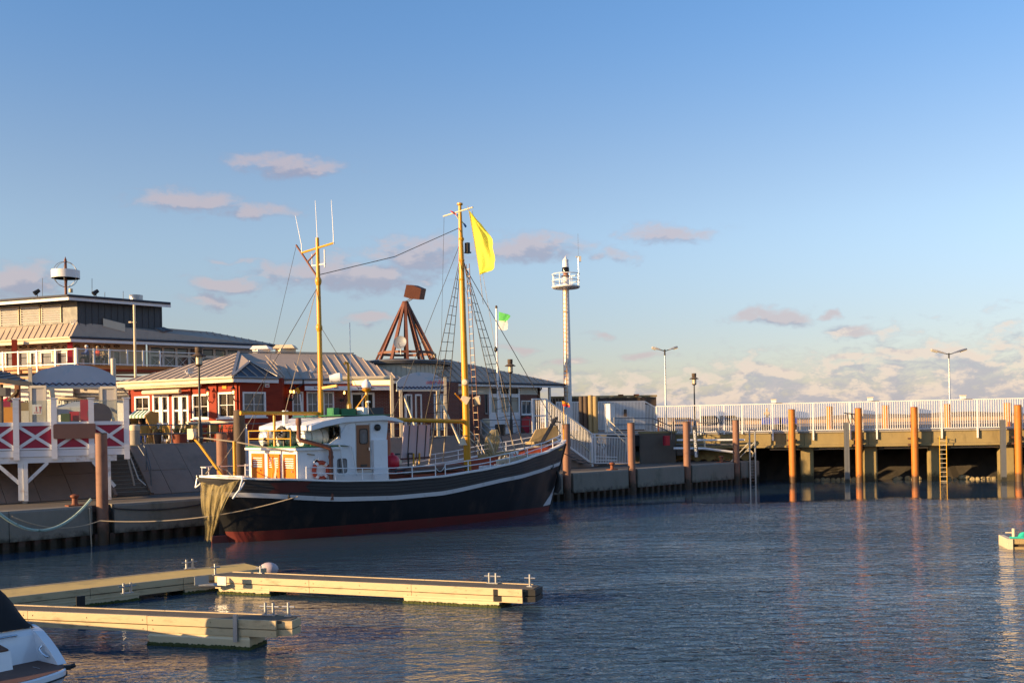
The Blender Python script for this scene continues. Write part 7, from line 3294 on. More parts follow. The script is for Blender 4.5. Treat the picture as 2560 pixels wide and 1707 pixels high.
mb.grid(nslope, 40, 8)
bank = mb.build('bank', M['net_tan'], ab)
for (pts, mt, r_) in (([G(1683, 69.5, 2.55), W(1760, 1121, 69.5), W(1836, 1130, 69.8)], 'white_gloss', .085), ([W(1692, 1100, 70.2), W(1762, 1100, 70.2), W(1862, 1099, 70)], 'white_gloss', .07), ([W(1690, 1111, 70.5), W(1840, 1111, 70.2)], 'steel_dark', .06),
                      ([W(1758, 1100, 69.9), W(1762, 1106, 69.9), W(1762, 1118, 69.9), W(1768, 1122, 69.9), W(1776, 1121, 69.9)], 'cream', .06), ([W(1864, 1127, 69.6), W(1876, 1126, 69.6), W(1883, 1132, 69.6), W(1881, 1142, 69.6)], 'cream', .06)):
    mb = MB()
    mb.path(pts, r_, 8)
    single('pipe', mb, M[mt], {.085: 'long white pipe sloping down to the low quay end', .07: 'straight white pipe running under the bridge railing', .06: ''}[r_] or ('dark pipe between the two white pipes' if mt == 'steel_dark' else ('cream bent pipe behind the tide gauge' if pts[0].x < 14.2 else 'cream bent pipe near the ladder hoop')), 'pipe', base=pts[0])
tg = thing('tide_gauge', 'black and white tide gauge board on the slope under the lantern lamp', 'tide gauge', G(1738, 68.2, 1.6))
gA, gB = W(1741, 1142, 68.2), W(1736, 1066, 68.2)
mb = MB()
mb.beam(gA, gB, .28, .08, (0, 1, 0))
mb.build('board', M['slate_clad'], tg, smooth=False)
mb = MB()
mb.beam(gA + V((-.02, -.05, 0)), gB + V((-.02, -.05, -.25)), .012, .16, (1, 0, 0))
mb.build('scale', M['gauge_white'], tg, smooth=False)
for k in range(14):
    p = gA.lerp(gB, .04 + k * .062) + V((.0, -.068, 0))
    mb = MB()
    mb.box(p + V((.02 if k % 2 else -.03, 0, 0)), .07, .012, .05)
    mb.build('mark', M['text_black'], tg, smooth=False)
rl2 = thing('quay_end_railing', 'short galvanised railing in front of the bank by the bridge', 'railing', G(1790, 71, 3.5))
for y0, y1 in ((1057, 1056), (1071, 1070)):
    mb = MB()
    mb.path([W(1745, y0, 70.6), W(1861, y1, 71)], .03, 6)
    mb.build('rail', M['steel'], rl2)
for px in (1745, 1797, 1861):
    mb = MB()
    mb.tube(W(px, 1056, 70.8), W(px, 1088, 70.8), .03, n=6)
    mb.build('post', M['steel'], rl2)
tbk = thing('timber_barrier', 'brown timber barrier behind the bridge railing near the first street lamp', 'barrier', G(1700, 82, 3.5))
for y, h in ((1046, .16), (1062, .12)):
    mb = MB()
    mb.beam(W(1640, y, 82), W(1727, y, 82), .1, h)
    mb.build('rail', M['tar_wood'], tbk, smooth=False)
for px in (1645, 1683, 1724):
    mb = MB()
    mb.beam(W(px, 1047, 82), G(px, 82, 3.5), .16, .16, (0, 1, 0))
    mb.build('post', M['brown_wood'], tbk, smooth=False)

# vehicles and people behind the bridge
def van(px, D, label, L=4.6, h=1.9, parts=True):
    g_ = G(px, D, 3.4)
    o = thing('parked_van', label, 'van', g_, group='dark vans parked behind the bridge')
    prof = [(-L / 2, .4), (L / 2, .4), (L / 2, .95), (L / 2 - .8, 1.1), (L / 2 - 1.5, h), (-L / 2 + .15, h), (-L / 2, 1.2)]
    mb = MB()
    mb.prism([g_ + V((x, -.85, z)) for x, z in prof], (0, 1.7, 0))
    mb.build('body', M['car_dark'], o, smooth=False)
    for x in (-L / 2 + .9, L / 2 - .9):
        mb = MB()
        mb.tube(g_ + V((x, -.88, .33)), g_ + V((x, .88, .33)), .33, n=14)
        mb.build('wheel', M['rubber'], o)
    mb = MB()
    mb.prism([g_ + V((x, -.862, z)) for x, z in ((L / 2 - 1.0, 1.15), (L / 2 - 1.55, h - .12), (-L / 2 + .3, h - .12), (-L / 2 + .25, 1.15))], (0, .01, 0))
    mb.build('side_glass', M['window_dark'], o, smooth=False)


van(1778, 200, 'dark van parked far behind the bridge near the lantern lamp')
van(1826, 205, 'dark van parked far behind the bridge, right of the other')
bl = thing('blue_cart', 'blue box trailer standing on the pier road behind the railing', 'trailer', G(1936, 84, 3.5), group='blue box trailers')


def cart(px, D, o):
    g_ = G(px, D, 3.5)
    mb = MB()
    mb.box(g_ + V((0, 0, .55)), 1.5, .8, .55)
    mb.build('box', M['blue_box'], o, smooth=False)
    for x in (-.5, .5):
        mb = MB()
        mb.tube(g_ + V((x, -.45, .28)), g_ + V((x, .45, .28)), .28, n=12)
        mb.build('wheel', M['rubber'], o)


cart(1928, 84, bl)
bl2 = thing('blue_cart', 'second blue box trailer right of the seated person behind the railing', 'trailer', G(1962, 84, 3.5), group='blue box trailers')
cart(1966, 84, bl2)


def person(loc, label, pose='stand', top='cloth_blue', legs='cloth_dark', hair='hair_dark', face=0.0, s=1.0, group=None):
    """one skinned body; clothes by body zone; hair a child"""
    loc = V(loc)
    o = thing('person', label, 'person', loc, face, group)
    if pose == 'stand':
        J = {'pel': (0, 0, .93), 'ch': (0, 0, 1.28), 'nk': (0, 0, 1.47), 'hd': (0, .02, 1.62), 'ht': (0, .02, 1.72),
             'lh': (.10, 0, .88), 'lk': (.11, .02, .49), 'la': (.11, -.02, .08), 'lt': (.12, .12, .04),
             'rh': (-.10, 0, .88), 'rk': (-.11, .03, .49), 'ra': (-.12, 0, .08), 'rt': (-.13, .14, .04),
             'ls': (.19, 0, 1.40), 'le': (.25, -.03, 1.12), 'lw': (.23, .08, .88), 'lf': (.22, .11, .79),
             'rs': (-.19, 0, 1.40), 're': (-.25, -.03, 1.12), 'rw': (-.22, .12, .90), 'rf': (-.21, .16, .82)}
    else:
        J = {'pel': (0, 0, .52), 'ch': (0, -.03, .88), 'nk': (0, -.01, 1.07), 'hd': (0, .03, 1.22), 'ht': (0, .03, 1.32),
             'lh': (.10, .04, .50), 'lk': (.13, .45, .52), 'la': (.13, .43, .10), 'lt': (.13, .56, .05),
             'rh': (-.10, .04, .50), 'rk': (-.13, .45, .52), 'ra': (-.13, .40, .10), 'rt': (-.14, .54, .05),
             'ls': (.19, -.02, 1.0), 'le': (.25, .10, .76), 'lw': (.14, .32, .76), 'lf': (.09, .38, .78),
             'rs': (-.19, -.02, 1.0), 're': (-.25, .10, .76), 'rw': (-.12, .33, .80), 'rf': (-.07, .38, .84)}
    Rr = {'pel': .145, 'ch': .15, 'nk': .055, 'hd': .105, 'ht': .07, 'lh': .09, 'lk': .06, 'la': .045, 'lt': .04, 'ls': .065, 'le': .045, 'lw': .034, 'lf': .036}
    keys = list(J)
    E_ = [('pel', 'ch'), ('ch', 'nk'), ('nk', 'hd'), ('hd', 'ht'), ('pel', 'lh'), ('lh', 'lk'), ('lk', 'la'), ('la', 'lt'), ('pel', 'rh'), ('rh', 'rk'), ('rk', 'ra'), ('ra', 'rt'),
          ('ch', 'ls'), ('ls', 'le'), ('le', 'lw'), ('lw', 'lf'), ('ch', 'rs'), ('rs', 're'), ('re', 'rw'), ('rw', 'rf')]
    me = bpy.data.meshes.new('body')
    me.from_pydata([V(J[k]) * s for k in keys], [(keys.index(a), keys.index(b)) for a, b in E_], [])
    tmp = bpy.data.objects.new('body', me)
    COL.objects.link(tmp)
    md = tmp.modifiers.new('skin', 'SKIN')
    sv = me.skin_vertices[0].data
    for i, k in enumerate(keys):
        r = Rr.get(k) or Rr.get('l' + k[1:]) or .05
        sv[i].radius = (r * s, r * s)
        sv[i].use_root = (k == 'pel')
    sm = tmp.modifiers.new('sub', 'SUBSURF')
    sm.levels = 1
    sm.render_levels = 1
    dg_ = bpy.context.evaluated_depsgraph_get()
    m2 = bpy.data.meshes.new_from_object(tmp.evaluated_get(dg_))
    bpy.data.objects.remove(tmp)
    for k in (top, legs, 'skin', 'black_iron'):
        m2.materials.append(M[k])
    nk = J['nk'][2] * s
    for p in m2.polygons:
        c = p.center
        dmin, kk = min(((V(J[k]) * s - c).length, k) for k in keys)
        if kk in ('hd', 'ht') or c.z > nk + .02 or kk in ('lf', 'rf'):
            p.material_index = 2
        elif kk in ('lt', 'rt', 'la', 'ra') and c.z < .1:
            p.material_index = 3
        elif kk in ('lh', 'rh', 'lk', 'rk', 'la', 'ra') or (kk == 'pel' and c.z < J['pel'][2] * s - .03):
            p.material_index = 1
        else:
            p.material_index = 0
        p.use_smooth = True
    bo = bpy.data.objects.new('body', m2)
    COL.objects.link(bo)
    bo.parent = o
    hd = V(J['hd']) * s
    mb = MB()
    mb.sphere(hd + V((0, -.022, .045)), .112 * s, 12, 8, (.95, 1.02, .95))
    hm = mb.build('hair', M[hair], o, local=True)
    mb = MB()
    for sx in (-1, 1):
        mb.sphere(hd + V((.038 * sx, .098, .012)), .013, 6, 4)
    mb.build('eyes', M['black_iron'], o, local=True)
    mb = MB()
    mb.add([hd + V((-.018, .098, -.03)), hd + V((.018, .098, -.03)), hd + V((0, .135, -.026)), hd + V((0, .1, .02))], [[0, 1, 2], [0, 2, 3], [1, 3, 2], [0, 3, 1]])
    mb.build('nose', M['skin'], o, local=True)
    return o


person(G(1918, 85, 4.05), 'person with fair hair sitting by the blue trailers behind the railing', 'sit', 'cloth_tan', 'cloth_dark', 'hair_fair', 2.4)
person(W(217, 905, 67.3) * 1 + V((0, 0, zf - W(217, 905, 67.3).z)), 'white haired person in a blue jacket sitting on the glazed balcony', 'sit', 'cloth_blue', 'cloth_dark', 'cloth_white', 2.2, group='people on the balcony')
person(V((G(248, 68.2, 0).x, 68.2, zf)), 'person in dark jacket with red scarf sitting on the balcony', 'sit', 'cloth_red', 'cloth_dark', 'hair_fair', 2.6, group='people on the balcony')
person(V((G(264, 69.0, 0).x, 69.0, zf)), 'fair haired person in a tan coat sitting rightmost on the balcony', 'sit', 'cloth_tan', 'cloth_dark', 'hair_fair', 3.4, group='people on the balcony')
# beach chair with two guests
bp = G(357, 53.8, ZP)
bcx = thing('beach_chair', 'hooded green and white striped beach chair outside the red restaurant', 'beach chair', bp)
ang = math.atan2(WL.d.y, WL.d.x)
ca, sa = math.cos(ang), math.sin(ang)


def BC(x, y, z):
    return V((bp.x + ca * x - sa * y, bp.y + sa * x + ca * y, ZP + z))


mb = MB()
mb.prism([BC(-.65, .5, .3), BC(-.65, -.25, .3), BC(-.65, -.25, .75), BC(-.65, -.05, .8), BC(-.65, -.4, 1.45), BC(-.65, .0, 1.72), BC(-.65, .5, 1.6)], BC(-.59, 0, 0) - BC(-.65, 0, 0))
mb.prism([BC(.59, .5, .3), BC(.59, -.25, .3), BC(.59, -.25, .75), BC(.59, -.05, .8), BC(.59, -.4, 1.45), BC(.59, .0, 1.72), BC(.59, .5, 1.6)], BC(.65, 0, 0) - BC(.59, 0, 0))
mb.build('side_panel', M['wicker'], bcx, smooth=False)
mb = MB()
mb.prism([BC(-.59, .5, .3), BC(.59, .5, .3), BC(.59, .5, 1.6), BC(-.59, .5, 1.6)], BC(0, .56, 0) - BC(0, .5, 0))
mb.build('back_panel', M['slate_clad'], bcx, smooth=False)
for k in range(9):
    x = -.59 + 1.18 * k / 9
    mb = MB()
    mb.prism([BC(x, -.4, 1.46), BC(x + 1.18 / 9, -.4, 1.46), BC(x + 1.18 / 9, .0, 1.73), BC(x, .0, 1.73)], (0, 0, .03))
    mb.prism([BC(x, -.41, 1.34), BC(x + 1.18 / 9, -.41, 1.34), BC(x + 1.18 / 9, -.41, 1.46), BC(x, -.41, 1.46)], BC(0, -.40, 0) - BC(0, -.41, 0))
    mb.build('hood_stripe', M['green_paint' if k % 2 else 'cloth_white'], bcx, smooth=False)
mb = MB()
mb.prism([BC(-.59, .48, .3), BC(.59, .48, .3), BC(.59, -.25, .3), BC(-.59, -.25, .3)], (0, 0, .15))
mb.build('seat', M['green_paint'], bcx, smooth=False)
mb = MB()
mb.prism([BC(-.6, .5, .0), BC(.6, .5, .0), BC(.6, -.2, .0), BC(-.6, -.2, .0)], (0, 0, .29))
mb.build('base', M['wicker'], bcx, smooth=False)
person(BC(-.28, .08, -.05), 'person in dark jacket sitting in the left of the beach chair', 'sit', 'cloth_dark', 'cloth_dark', 'hair_dark', ang + math.pi, .98, 'guests in the beach chair')
person(BC(.30, .08, -.05), 'fair haired person in dark jacket sitting in the right of the beach chair', 'sit', 'cloth_dark', 'cloth_blue', 'hair_fair', ang + math.pi + .2, .98, 'guests in the beach chair')
person(G(325, 54, ZP), 'person in dark clothes standing left of the beach chair', 'stand', 'cloth_dark', 'cloth_dark', 'hair_dark', 3.5)

# ------------------------------------------------------------------ cafe furniture
def cafe_chair(loc, rz, label):
    o = thing('cafe_chair', label, 'chair', loc, rz, 'wicker chairs on the restaurant terrace')
    mb = MB()
    mb.obox((-.22, -.22, .42), (.44, 0, 0), (0, .44, 0), (0, 0, .05))
    mb.build('seat', M['wicker'], o, local=True, smooth=False)
    mb = MB()
    mb.grid(lambda u, v: V((.24 * math.sin((u - .5) * 2.4) * 1.05, -.18 - .1 * v - .06 * math.cos((u - .5) * 2.4) + .06, .46 + .46 * v)), 6, 4)
    mb.build('backrest', M['wicker'], o, local=True)
    mb = MB()
    mb.path([(-.23, -.2, .46), (-.24, -.26, .9), (-.12, -.3, .95), (.12, -.3, .95), (.24, -.26, .9), (.23, -.2, .46)], .018, 5)
    mb.path([(-.24, -.22, .66), (-.26, .12, .66), (-.22, .18, .45)], .016, 5)
    mb.path([(.24, -.22, .66), (.26, .12, .66), (.22, .18, .45)], .016, 5)
    mb.build('frame', M['wicker'], o, local=True)
    for (x, y, dx, dy) in ((-.2, -.2, -.03, -.08), (.2, -.2, .03, -.08), (-.2, .2, -.03, .05), (.2, .2, .03, .05)):
        mb = MB()
        mb.tube((x, y, .43), (x + dx, y + dy, 0), .018, n=5)
        mb.build('leg', M['wicker'], o, local=True)
    return o


def cafe_table(loc, label):
    o = thing('cafe_table', label, 'table', loc, .4, 'tables on the restaurant terrace')
    mb = MB()
    mb.obox((-.4, -.4, .71), (.8, 0, 0), (0, .8, 0), (0, 0, .035))
    mb.build('top', M['weathered_wood'], o, local=True, smooth=False)
    for x, y in ((-.34, -.34), (.34, -.34), (-.34, .34), (.34, .34)):
        mb = MB()
        mb.tube((x, y, .71), (x, y, 0), .022, n=6)
        mb.build('leg', M['black_iron'], o, local=True)
    return o


ch0 = None
tb0 = None
chairs = [(358, 50.6, .5), (368, 51.2, 1.9), (398, 50.8, 2.6), (409, 51.6, .3), (425, 50.4, -.5), (435, 51.6, 1.3), (447, 50.8, 2.2), (470, 51.2, .8), (482, 50.6, 2.9), (493, 51.8, .1), (512, 50.8, 1.6), (521, 51.6, 2.4),
          (531, 51.0, .4), (543, 52.0, 2.0), (585, 51.6, .9), (597, 52.6, 2.7)]
places = ['left of the beach chair planter', 'in front of the beach chair', 'before the left double door', 'between the double doors', 'under the left double door', 'left of the red planter', 'behind the red planter',
          'before the right double door', 'left of the lantern lamp', 'beside the lantern lamp', 'right of the lantern lamp', 'under the right lit window', 'left of the grey brown pile', 'behind the grey brown pile', 'left of the gallows pile', 'behind the gallows pile']
for (px, D, rz), pl in zip(chairs, places):
    lab = 'wicker armchair on the promenade ' + pl
    p = G(px, D, ZP + .002)
    if ch0 is None:
        ch0 = cafe_chair(p, rz, lab)
    else:
        dup(ch0, p, rz, lab)
for (px, D), pl in zip(((384, 51.0), (416, 51.0), (458, 51.3), (502, 51.2), (537, 51.6), (590, 52.2)), ('left of the double doors', 'between the double doors', 'behind the red planter', 'by the lantern lamp', 'under the corner window', 'by the gallows pile')):
    lab = 'small square table among wicker chairs ' + pl
    p = G(px, D, ZP + .002)
    if tb0 is None:
        tb0 = cafe_table(p, lab)
    else:
        dup(tb0, p, .4, lab)


def planter(px, D, r, h, mat, label, plant=True):
    g_ = G(px, D, ZP)
    o = thing('planter', label, 'planter', g_, group='planters on the promenade')
    mb = MB()
    mb.lathe([(r * .75, 0), (r, h), (r * .92, h), (r * .88, h - .05), (.001, h - .05)], g_, 16)
    mb.build('pot', M[mat], o)
    if plant:
        mb = MB()
        for k in range(60):
            a, rr, z = rnd.uniform(0, 6.28), r * rnd.random() ** .5, rnd.uniform(0, .32)
            c = g_ + V((rr * math.cos(a), rr * math.sin(a), h + z))
            t_ = V((rnd.uniform(-1, 1), rnd.uniform(-1, 1), rnd.uniform(-.2, 1))).normalized()
            u_, w_ = perp(t_)
            mb.poly(c - u_ * .035, c + t_ * .13, c + u_ * .035)
        mb.build('foliage', M['leaf'], o, smooth=False)


planter(449, 50.0, .42, .45, 'terracotta', 'wide red planter behind the promenade railing')
planter(393, 50.2, .22, .6, 'tar_wood', 'dark tall planter left of the wide red planter')
planter(574, 51.2, .34, .5, 'terracotta', 'red planter behind the grey brown pile')
mn2 = thing('menu_stand', 'white menu stand among the chairs outside the double doors', 'menu stand', G(407, 51.4, ZP))
c = G(407, 51.2, ZP)
mb = MB()
mb.box(c + V((0, 0, .75)), .65, .05, .3, -.3)
mb.build('board', M['menu_white'], mn2, smooth=False)
mb = MB()
mb.tube(c, c + V((0, 0, .78)), .03, n=6)
mb.build('stem', M['steel'], mn2)
# litter bins, mailbox
def bin_(px, D, yt, r, label, lid='cream'):
    g_ = G(px, D, ZP)
    h = W(px, yt, D).z - ZP
    o = thing('litter_bin', label, 'bin', g_, group='grey litter bins')
    mb = MB()
    mb.lathe([(r, 0), (r, h * .72)], g_, 16)
    mb.build('drum', M['concrete'], o)
    mb = MB()
    mb.lathe([(r * 1.02, h * .72), (r * 1.08, h * .78), (r * 1.08, h * .95), (r * .8, h), (.001, h + .01)], g_, 16)
    mb.build('lid', M[lid], o)


bin_(337, 46.6, 1061, .22, 'grey litter bin at the left end of the promenade railing')
bin_(1215, 66.2, 1046, .25, 'grey litter bin with cream lid before the brick wing')
mbx = thing('post_box', 'red gabled post box on the brick wing', 'post box', G(1317, 69.5, ZP))
c = W(1317, 1064, 69.3)
mb = MB()
w_ = .34
mb.prism([c + V((-w_, 0, -.1)), c + V((w_, 0, -.1)), c + V((w_, 0, .42)), c + V((0, 0, .6)), c + V((-w_, 0, .42))], V((.12, .3, 0)))
mb.build('box', M['bright_red'], mbx, smooth=False)
mb = MB()
mb.prism([c + V((-w_ - .05, -.04, .40)), c + V((0, -.04, .60)), c + V((w_ + .05, -.04, .40)), c + V((w_ + .05, -.04, .46)), c + V((0, -.04, .67)), c + V((-w_ - .05, -.04, .46))], V((.15, .4, 0)))
mb.build('roof', M['bright_red'], mbx, smooth=False)
mb = MB()
mb.prism([c + V((-w_ * .9, .02, -.1)), c + V((w_ * .9, .02, -.1)), c + V((0.05, .1, -.62))], V((.05, .2, 0)))
mb.build('bracket', M['crimson_panel'], mbx, smooth=False)
# propped dark tub near the bow
tubm = MB()
g_ = G(1250, 64.0, ZP)
tubm.lathe([(.3, -.3), (.33, .55), (.30, .55), (.27, .0)], g_ + V((0, 0, .1)), 16)
single('dark_tub', tubm, M['black_iron'], 'black tub standing at the promenade edge above the net bag', 'tub', base=g_)
# silver vent pipe behind the stern
mb = MB()
mb.path([W(600, 1068, 46.5), W(608, 1070, 46.5), W(613, 1080, 46.5), W(614, 1100, 46.5)], .13, 10)
mb.tube(W(613.5, 1098, 46.3), W(615, 1200, 45.3), .2, .2, n=12)
single('vent_pipe', mb, M['steel'], 'bent silver vent pipe rising from the slope behind the stern', 'pipe', base=W(614, 1200, 45.5))


# gulls
def gull(c, label, rz=0.0):
    c = V(c)
    o = thing('gull', label, 'gull', c, rz)
    mb = MB()
    mb.lathe([(.001, -.2), (.05, -.15), (.085, -.02), (.075, .1), (.03, .22), (.001, .27)], (0, 0, .16), 10, (1, 0, .12))
    mb.sphere((-.2, 0, .24), .055, 8, 6)
    mb.lathe([(.02, 0), (.001, .07)], (-.25, 0, .235), 6, (-1, 0, -.2))
    for sy in (-1, 1):
        mb.tube((0, .03 * sy, .1), (.01, .03 * sy, 0), .01, n=4)
    mb.build('body', M['bird'], o, local=True)
    for sy in (-1, 1):
        mb = MB()
        mb.add([(-.08, .07 * sy, .2), (.1, .08 * sy, .2), (.2, .25 * sy, .42), (-.02, .2 * sy, .45)], [[0, 1, 2, 3]])
        mb.build('wing', M['bird'], o, local=True)


gull(W(186, 815, 68.2), 'white gull flapping on the lower roof of the two storey house', .3)
gull(W(781, 938, 58.2), 'white gull perched on the restaurant roof behind the aft mast', 1.2)
gull(W(474, 940, 54.6) + V((0, 0, 0)), 'small gull on the gutter of the restaurant', .6)

# ================================================================== PONTOONS
def pontoon(name, label, root, e, L, width, floats, z1=.52, deck='pontoon_grit', near=1, walers=True, lo=.05):
    """root: near-side start; e: direction; width measured away from the viewer"""
    root = V((root[0], root[1], 0))
    e = V((e[0], e[1], 0)).normalized()
    w = V((-e.y, e.x, 0)) * near
    o = thing(name, label, 'pontoon', root)
    mb = MB()
    mb.obox(root + V((0, 0, z1 - .05)) + w * .06, e * L, w * (width - .12), V((0, 0, .05)))
    mb.build('deck', M[deck], o, smooth=False)
    mb = MB()
    mb.obox(root + V((0, 0, z1 - .27)) + w * .08, e * L, w * (width - .16), V((0, 0, .21)))
    mb.build('frame', M['concrete_dark'], o, smooth=False)
    for side in (0, 1):
        for (za, zb_, ex) in ((z1 - .16, z1 + .012, .03), (z1 - .33, z1 - .185, .015)):
            off = w * (-ex if side == 0 else width - .06 + ex)
            nseg = max(1, round(L / 2.6))
            for q_ in range(nseg):
                mb = MB()
                mb.obox(root + off + e * (L * q_ / nseg + .006) + V((0, 0, za + rnd.uniform(-.004, .004))), e * (L / nseg - .012), w * .06, V((0, 0, zb_ - za)))
                for f_ in (.04, .5, .96):
                    c_ = root + off + e * (L * (q_ + f_) / nseg) + V((0, 0, (za + zb_) / 2))
                    if side == 0:
                        mb.lathe([(.016, 0), (.016, .012)], c_, 6, -w)
                mb.build('waler', M['waler'], o, smooth=False)
    for (f0, f1) in floats:
        mb = MB()
        a = root + e * f0 - w * .02
        Lf = f1 - f0
        ww = w * (width + .04)
        # block with a chamfered skirt
        sec = [(-.6, .03), (.02, .03), (.20, -.0), (z1 - .335, .05)]
        vs = []
        for z, ins in sec:
            for (uu, vv) in ((0, 0), (1, 0), (1, 1), (0, 1)):
                p = a + e * (Lf * uu + (ins if uu == 0 else -ins)) + ww * vv + w * (ins if vv == 0 else -ins)
                vs.append(p + V((0, 0, z)))
        fs = []
        for k in range(3):
            fs += [[k * 4 + i, k * 4 + (i + 1) % 4, (k + 1) * 4 + (i + 1) % 4, (k + 1) * 4 + i] for i in range(4)]
        fs.append([12, 13, 14, 15])
        mb.add(vs, fs)
        fb = mb.build('float', M['float_block'], o, smooth=False)
        # weed fringe at the waterline
        mb = MB()
        ring = []
        cs = [a, a + e * Lf, a + e * Lf + ww, a + ww]
        for i in range(4):
            p, q_ = cs[i], cs[(i + 1) % 4]
            n = max(8, int((q_ - p).length / .035))
            out = (p + q_) / 2 - (cs[0] + cs[2]) / 2
            out.z = 0
            out.normalize()
            for k in range(n):
                ring.append((p.lerp(q_, k / n), out))
        vs = []
        for p, out in ring:
            h = .05 + .035 * rnd.random()
            vs += [p + out * .0 + V((0, 0, h)), p + out * (.012 + .02 * rnd.random()) + V((0, 0, h * .6)), p + out * (.02 + .025 * rnd.random()) + V((0, 0, -.05))]
        n = len(ring)
        fs = []
        for i in range(n):
            j = (i + 1) % n
            for k in range(2):
                fs.append([i * 3 + k, j * 3 + k, j * 3 + k + 1, i * 3 + k + 1])
        mb.add(vs, fs)
        mb.build('weed_fringe', M['algae'], fb, smooth=False)
    return o, root, e, w


def cleat(o, p, e, double=True, h=.26, mat='chrome'):
    """galvanised horn cleat made of upright tubes with a cross pin"""
    n = (-.09, .09) if double else (0,)
    mb = MB()
    for k in n:
        q_ = p + e * k
        mb.tube(q_, q_ + V((0, 0, h)), .032, n=8)
    mb.tube(p - e * (.22 if double else .14) + V((0, 0, h * .68)), p + e * (.22 if double else .14) + V((0, 0, h * .68)), .02, n=6)
    mb.box(p - V((0, 0, .005)), .3 if double else .14, .1, .02, math.atan2(e.y, e.x))
    return mb.build('cleat', M['steel'], o)


eM = (.78, .626)
pm, rM, eMv, wM = pontoon('walkway_pontoon', 'long sunlit walkway pontoon running from the lower left to the middle', (-20.4, 18.0), eM, 17.0, 1.45,
                          [(0.5, 4.5), (6.0, 13.4), (14.6, 16.7)], .46, 'pontoon_deck')
eF = (.937, -.35)
fr = V((-8.2, 27.25, 0))
p1, r1, e1, w1 = pontoon('finger_pontoon', 'longer finger pontoon pointing right, with three white cleats', fr, eF, 8.95, .8, [(.1, 1.75), (5.73, 8.35)], .47)
nr = V((-13.49, 22.48, 0))
eN = (.9635, -.2677)
p2, r2, e2, w2 = pontoon('finger_pontoon', 'nearest finger pontoon ending over a bright float at the lower left', nr, eN, 9.0, .62, [(6.0, 8.4)], .60)
# bevelled tips
for (o, r_, e_, w_, L, wd, mt, dz) in ((p1, r1, e1, w1, 8.95, .8, 'rubber', -.03), (p2, r2, e2, w2, 9.0, .62, 'waler', .10)):
    for (za, zb_) in ((.34 + dz, .49 + dz), (.19 + dz, .32 + dz)):
        mb = MB()
        pts = [r_ + e_ * (L - .75) - w_ * .05, r_ + e_ * (L + .28) + w_ * .12, r_ + e_ * (L + .28) + w_ * (wd - .12), r_ + e_ * (L - .75) + w_ * (wd + .05)]
        mb.prism([p + V((0, 0, za)) for p in pts], (0, 0, zb_ - za))
        mb.build('tip_fender', M[mt], o, smooth=False)
    mb = MB()
    pts = [r_ + e_ * (L - .02) + w_ * .04, r_ + e_ * (L + .22) + w_ * .16, r_ + e_ * (L + .22) + w_ * (wd - .16), r_ + e_ * (L - .02) + w_ * (wd - .04)]
    mb.prism([p + V((0, 0, .44 + dz)) for p in pts], (0, 0, .065))
    mb.build('tip_deck', M['pontoon_grit'], o, smooth=False)
ZD = .51
cleat(p1, r1 + e1 * 7.9 + w1 * .68 + V((0, 0, ZD - .03)), e1)
cleat(p1, r1 + e1 * 8.98 + w1 * .45 + V((0, 0, ZD - .03)), e1, False, .3)
cleat(p1, r1 + e1 * .95 + w1 * .75 + V((0, 0, ZD - .03)), e1, False, .2)
cleat(p2, r2 + e2 * 8.55 + w2 * .52 + V((0, 0, ZD + .10)), e2)
cleat(p2, r2 + e2 * 9.0 + w2 * .5 + V((0, 0, ZD + .10)), e2, False, .28)
mb = MB()
q_ = r2 + e2 * 8.1 - w2 * .05
mb.box(q_ + V((0, 0, .16)), .09, .06, .55, math.atan2(e2.y, e2.x))
mb.build('edge_stanchion', M['steel'], p2, smooth=False)
cleat(pm, onz(318, 1468, .5) - V((0, 0, .14)), eMv)
cleat(pm, onz(474, 1420, .5), eMv)
cleat(pm, onz(538, 1436, .5), eMv, False, .3)
# hinge plates and link arm between walkway and finger
mb = MB()
a, b = W(494, 1444, 27.2), W(512, 1444, 27.2)
mb.obox(onz(486, 1462, .34) , V((.30, .24, 0)), V((.02, -.02, 0)), V((0, 0, .22)))
mb.obox(onz(545, 1462, .32), e1 * .28, -w1 * .03, V((0, 0, .24)))
mb.build('hinge_plate', M['steel'], pm, smooth=False)
mb = MB()
mb.tube(onz(497, 1463, .28), onz(562, 1461, .28), .055, n=8)
mb.build('link_arm', M['steel'], pm)
mb = MB()
q_ = onz(190, 1490, .48)
mb.obox(q_ - V((0, 0, .42)) - wM * .04, eMv * .2, wM * .05, V((0, 0, .42)))
mb.build('joint_bracket', M['black_iron'], pm, smooth=False)
mb = MB()
c = onz(672, 1432, 0)
mb.sphere(c + V((0, 0, .12)), .24, 14, 8, (1.25, 1, .9))
single('mooring_buoy', mb, M['pink_board'], 'pale pink mooring buoy behind the far finger pontoon', 'buoy', base=c)
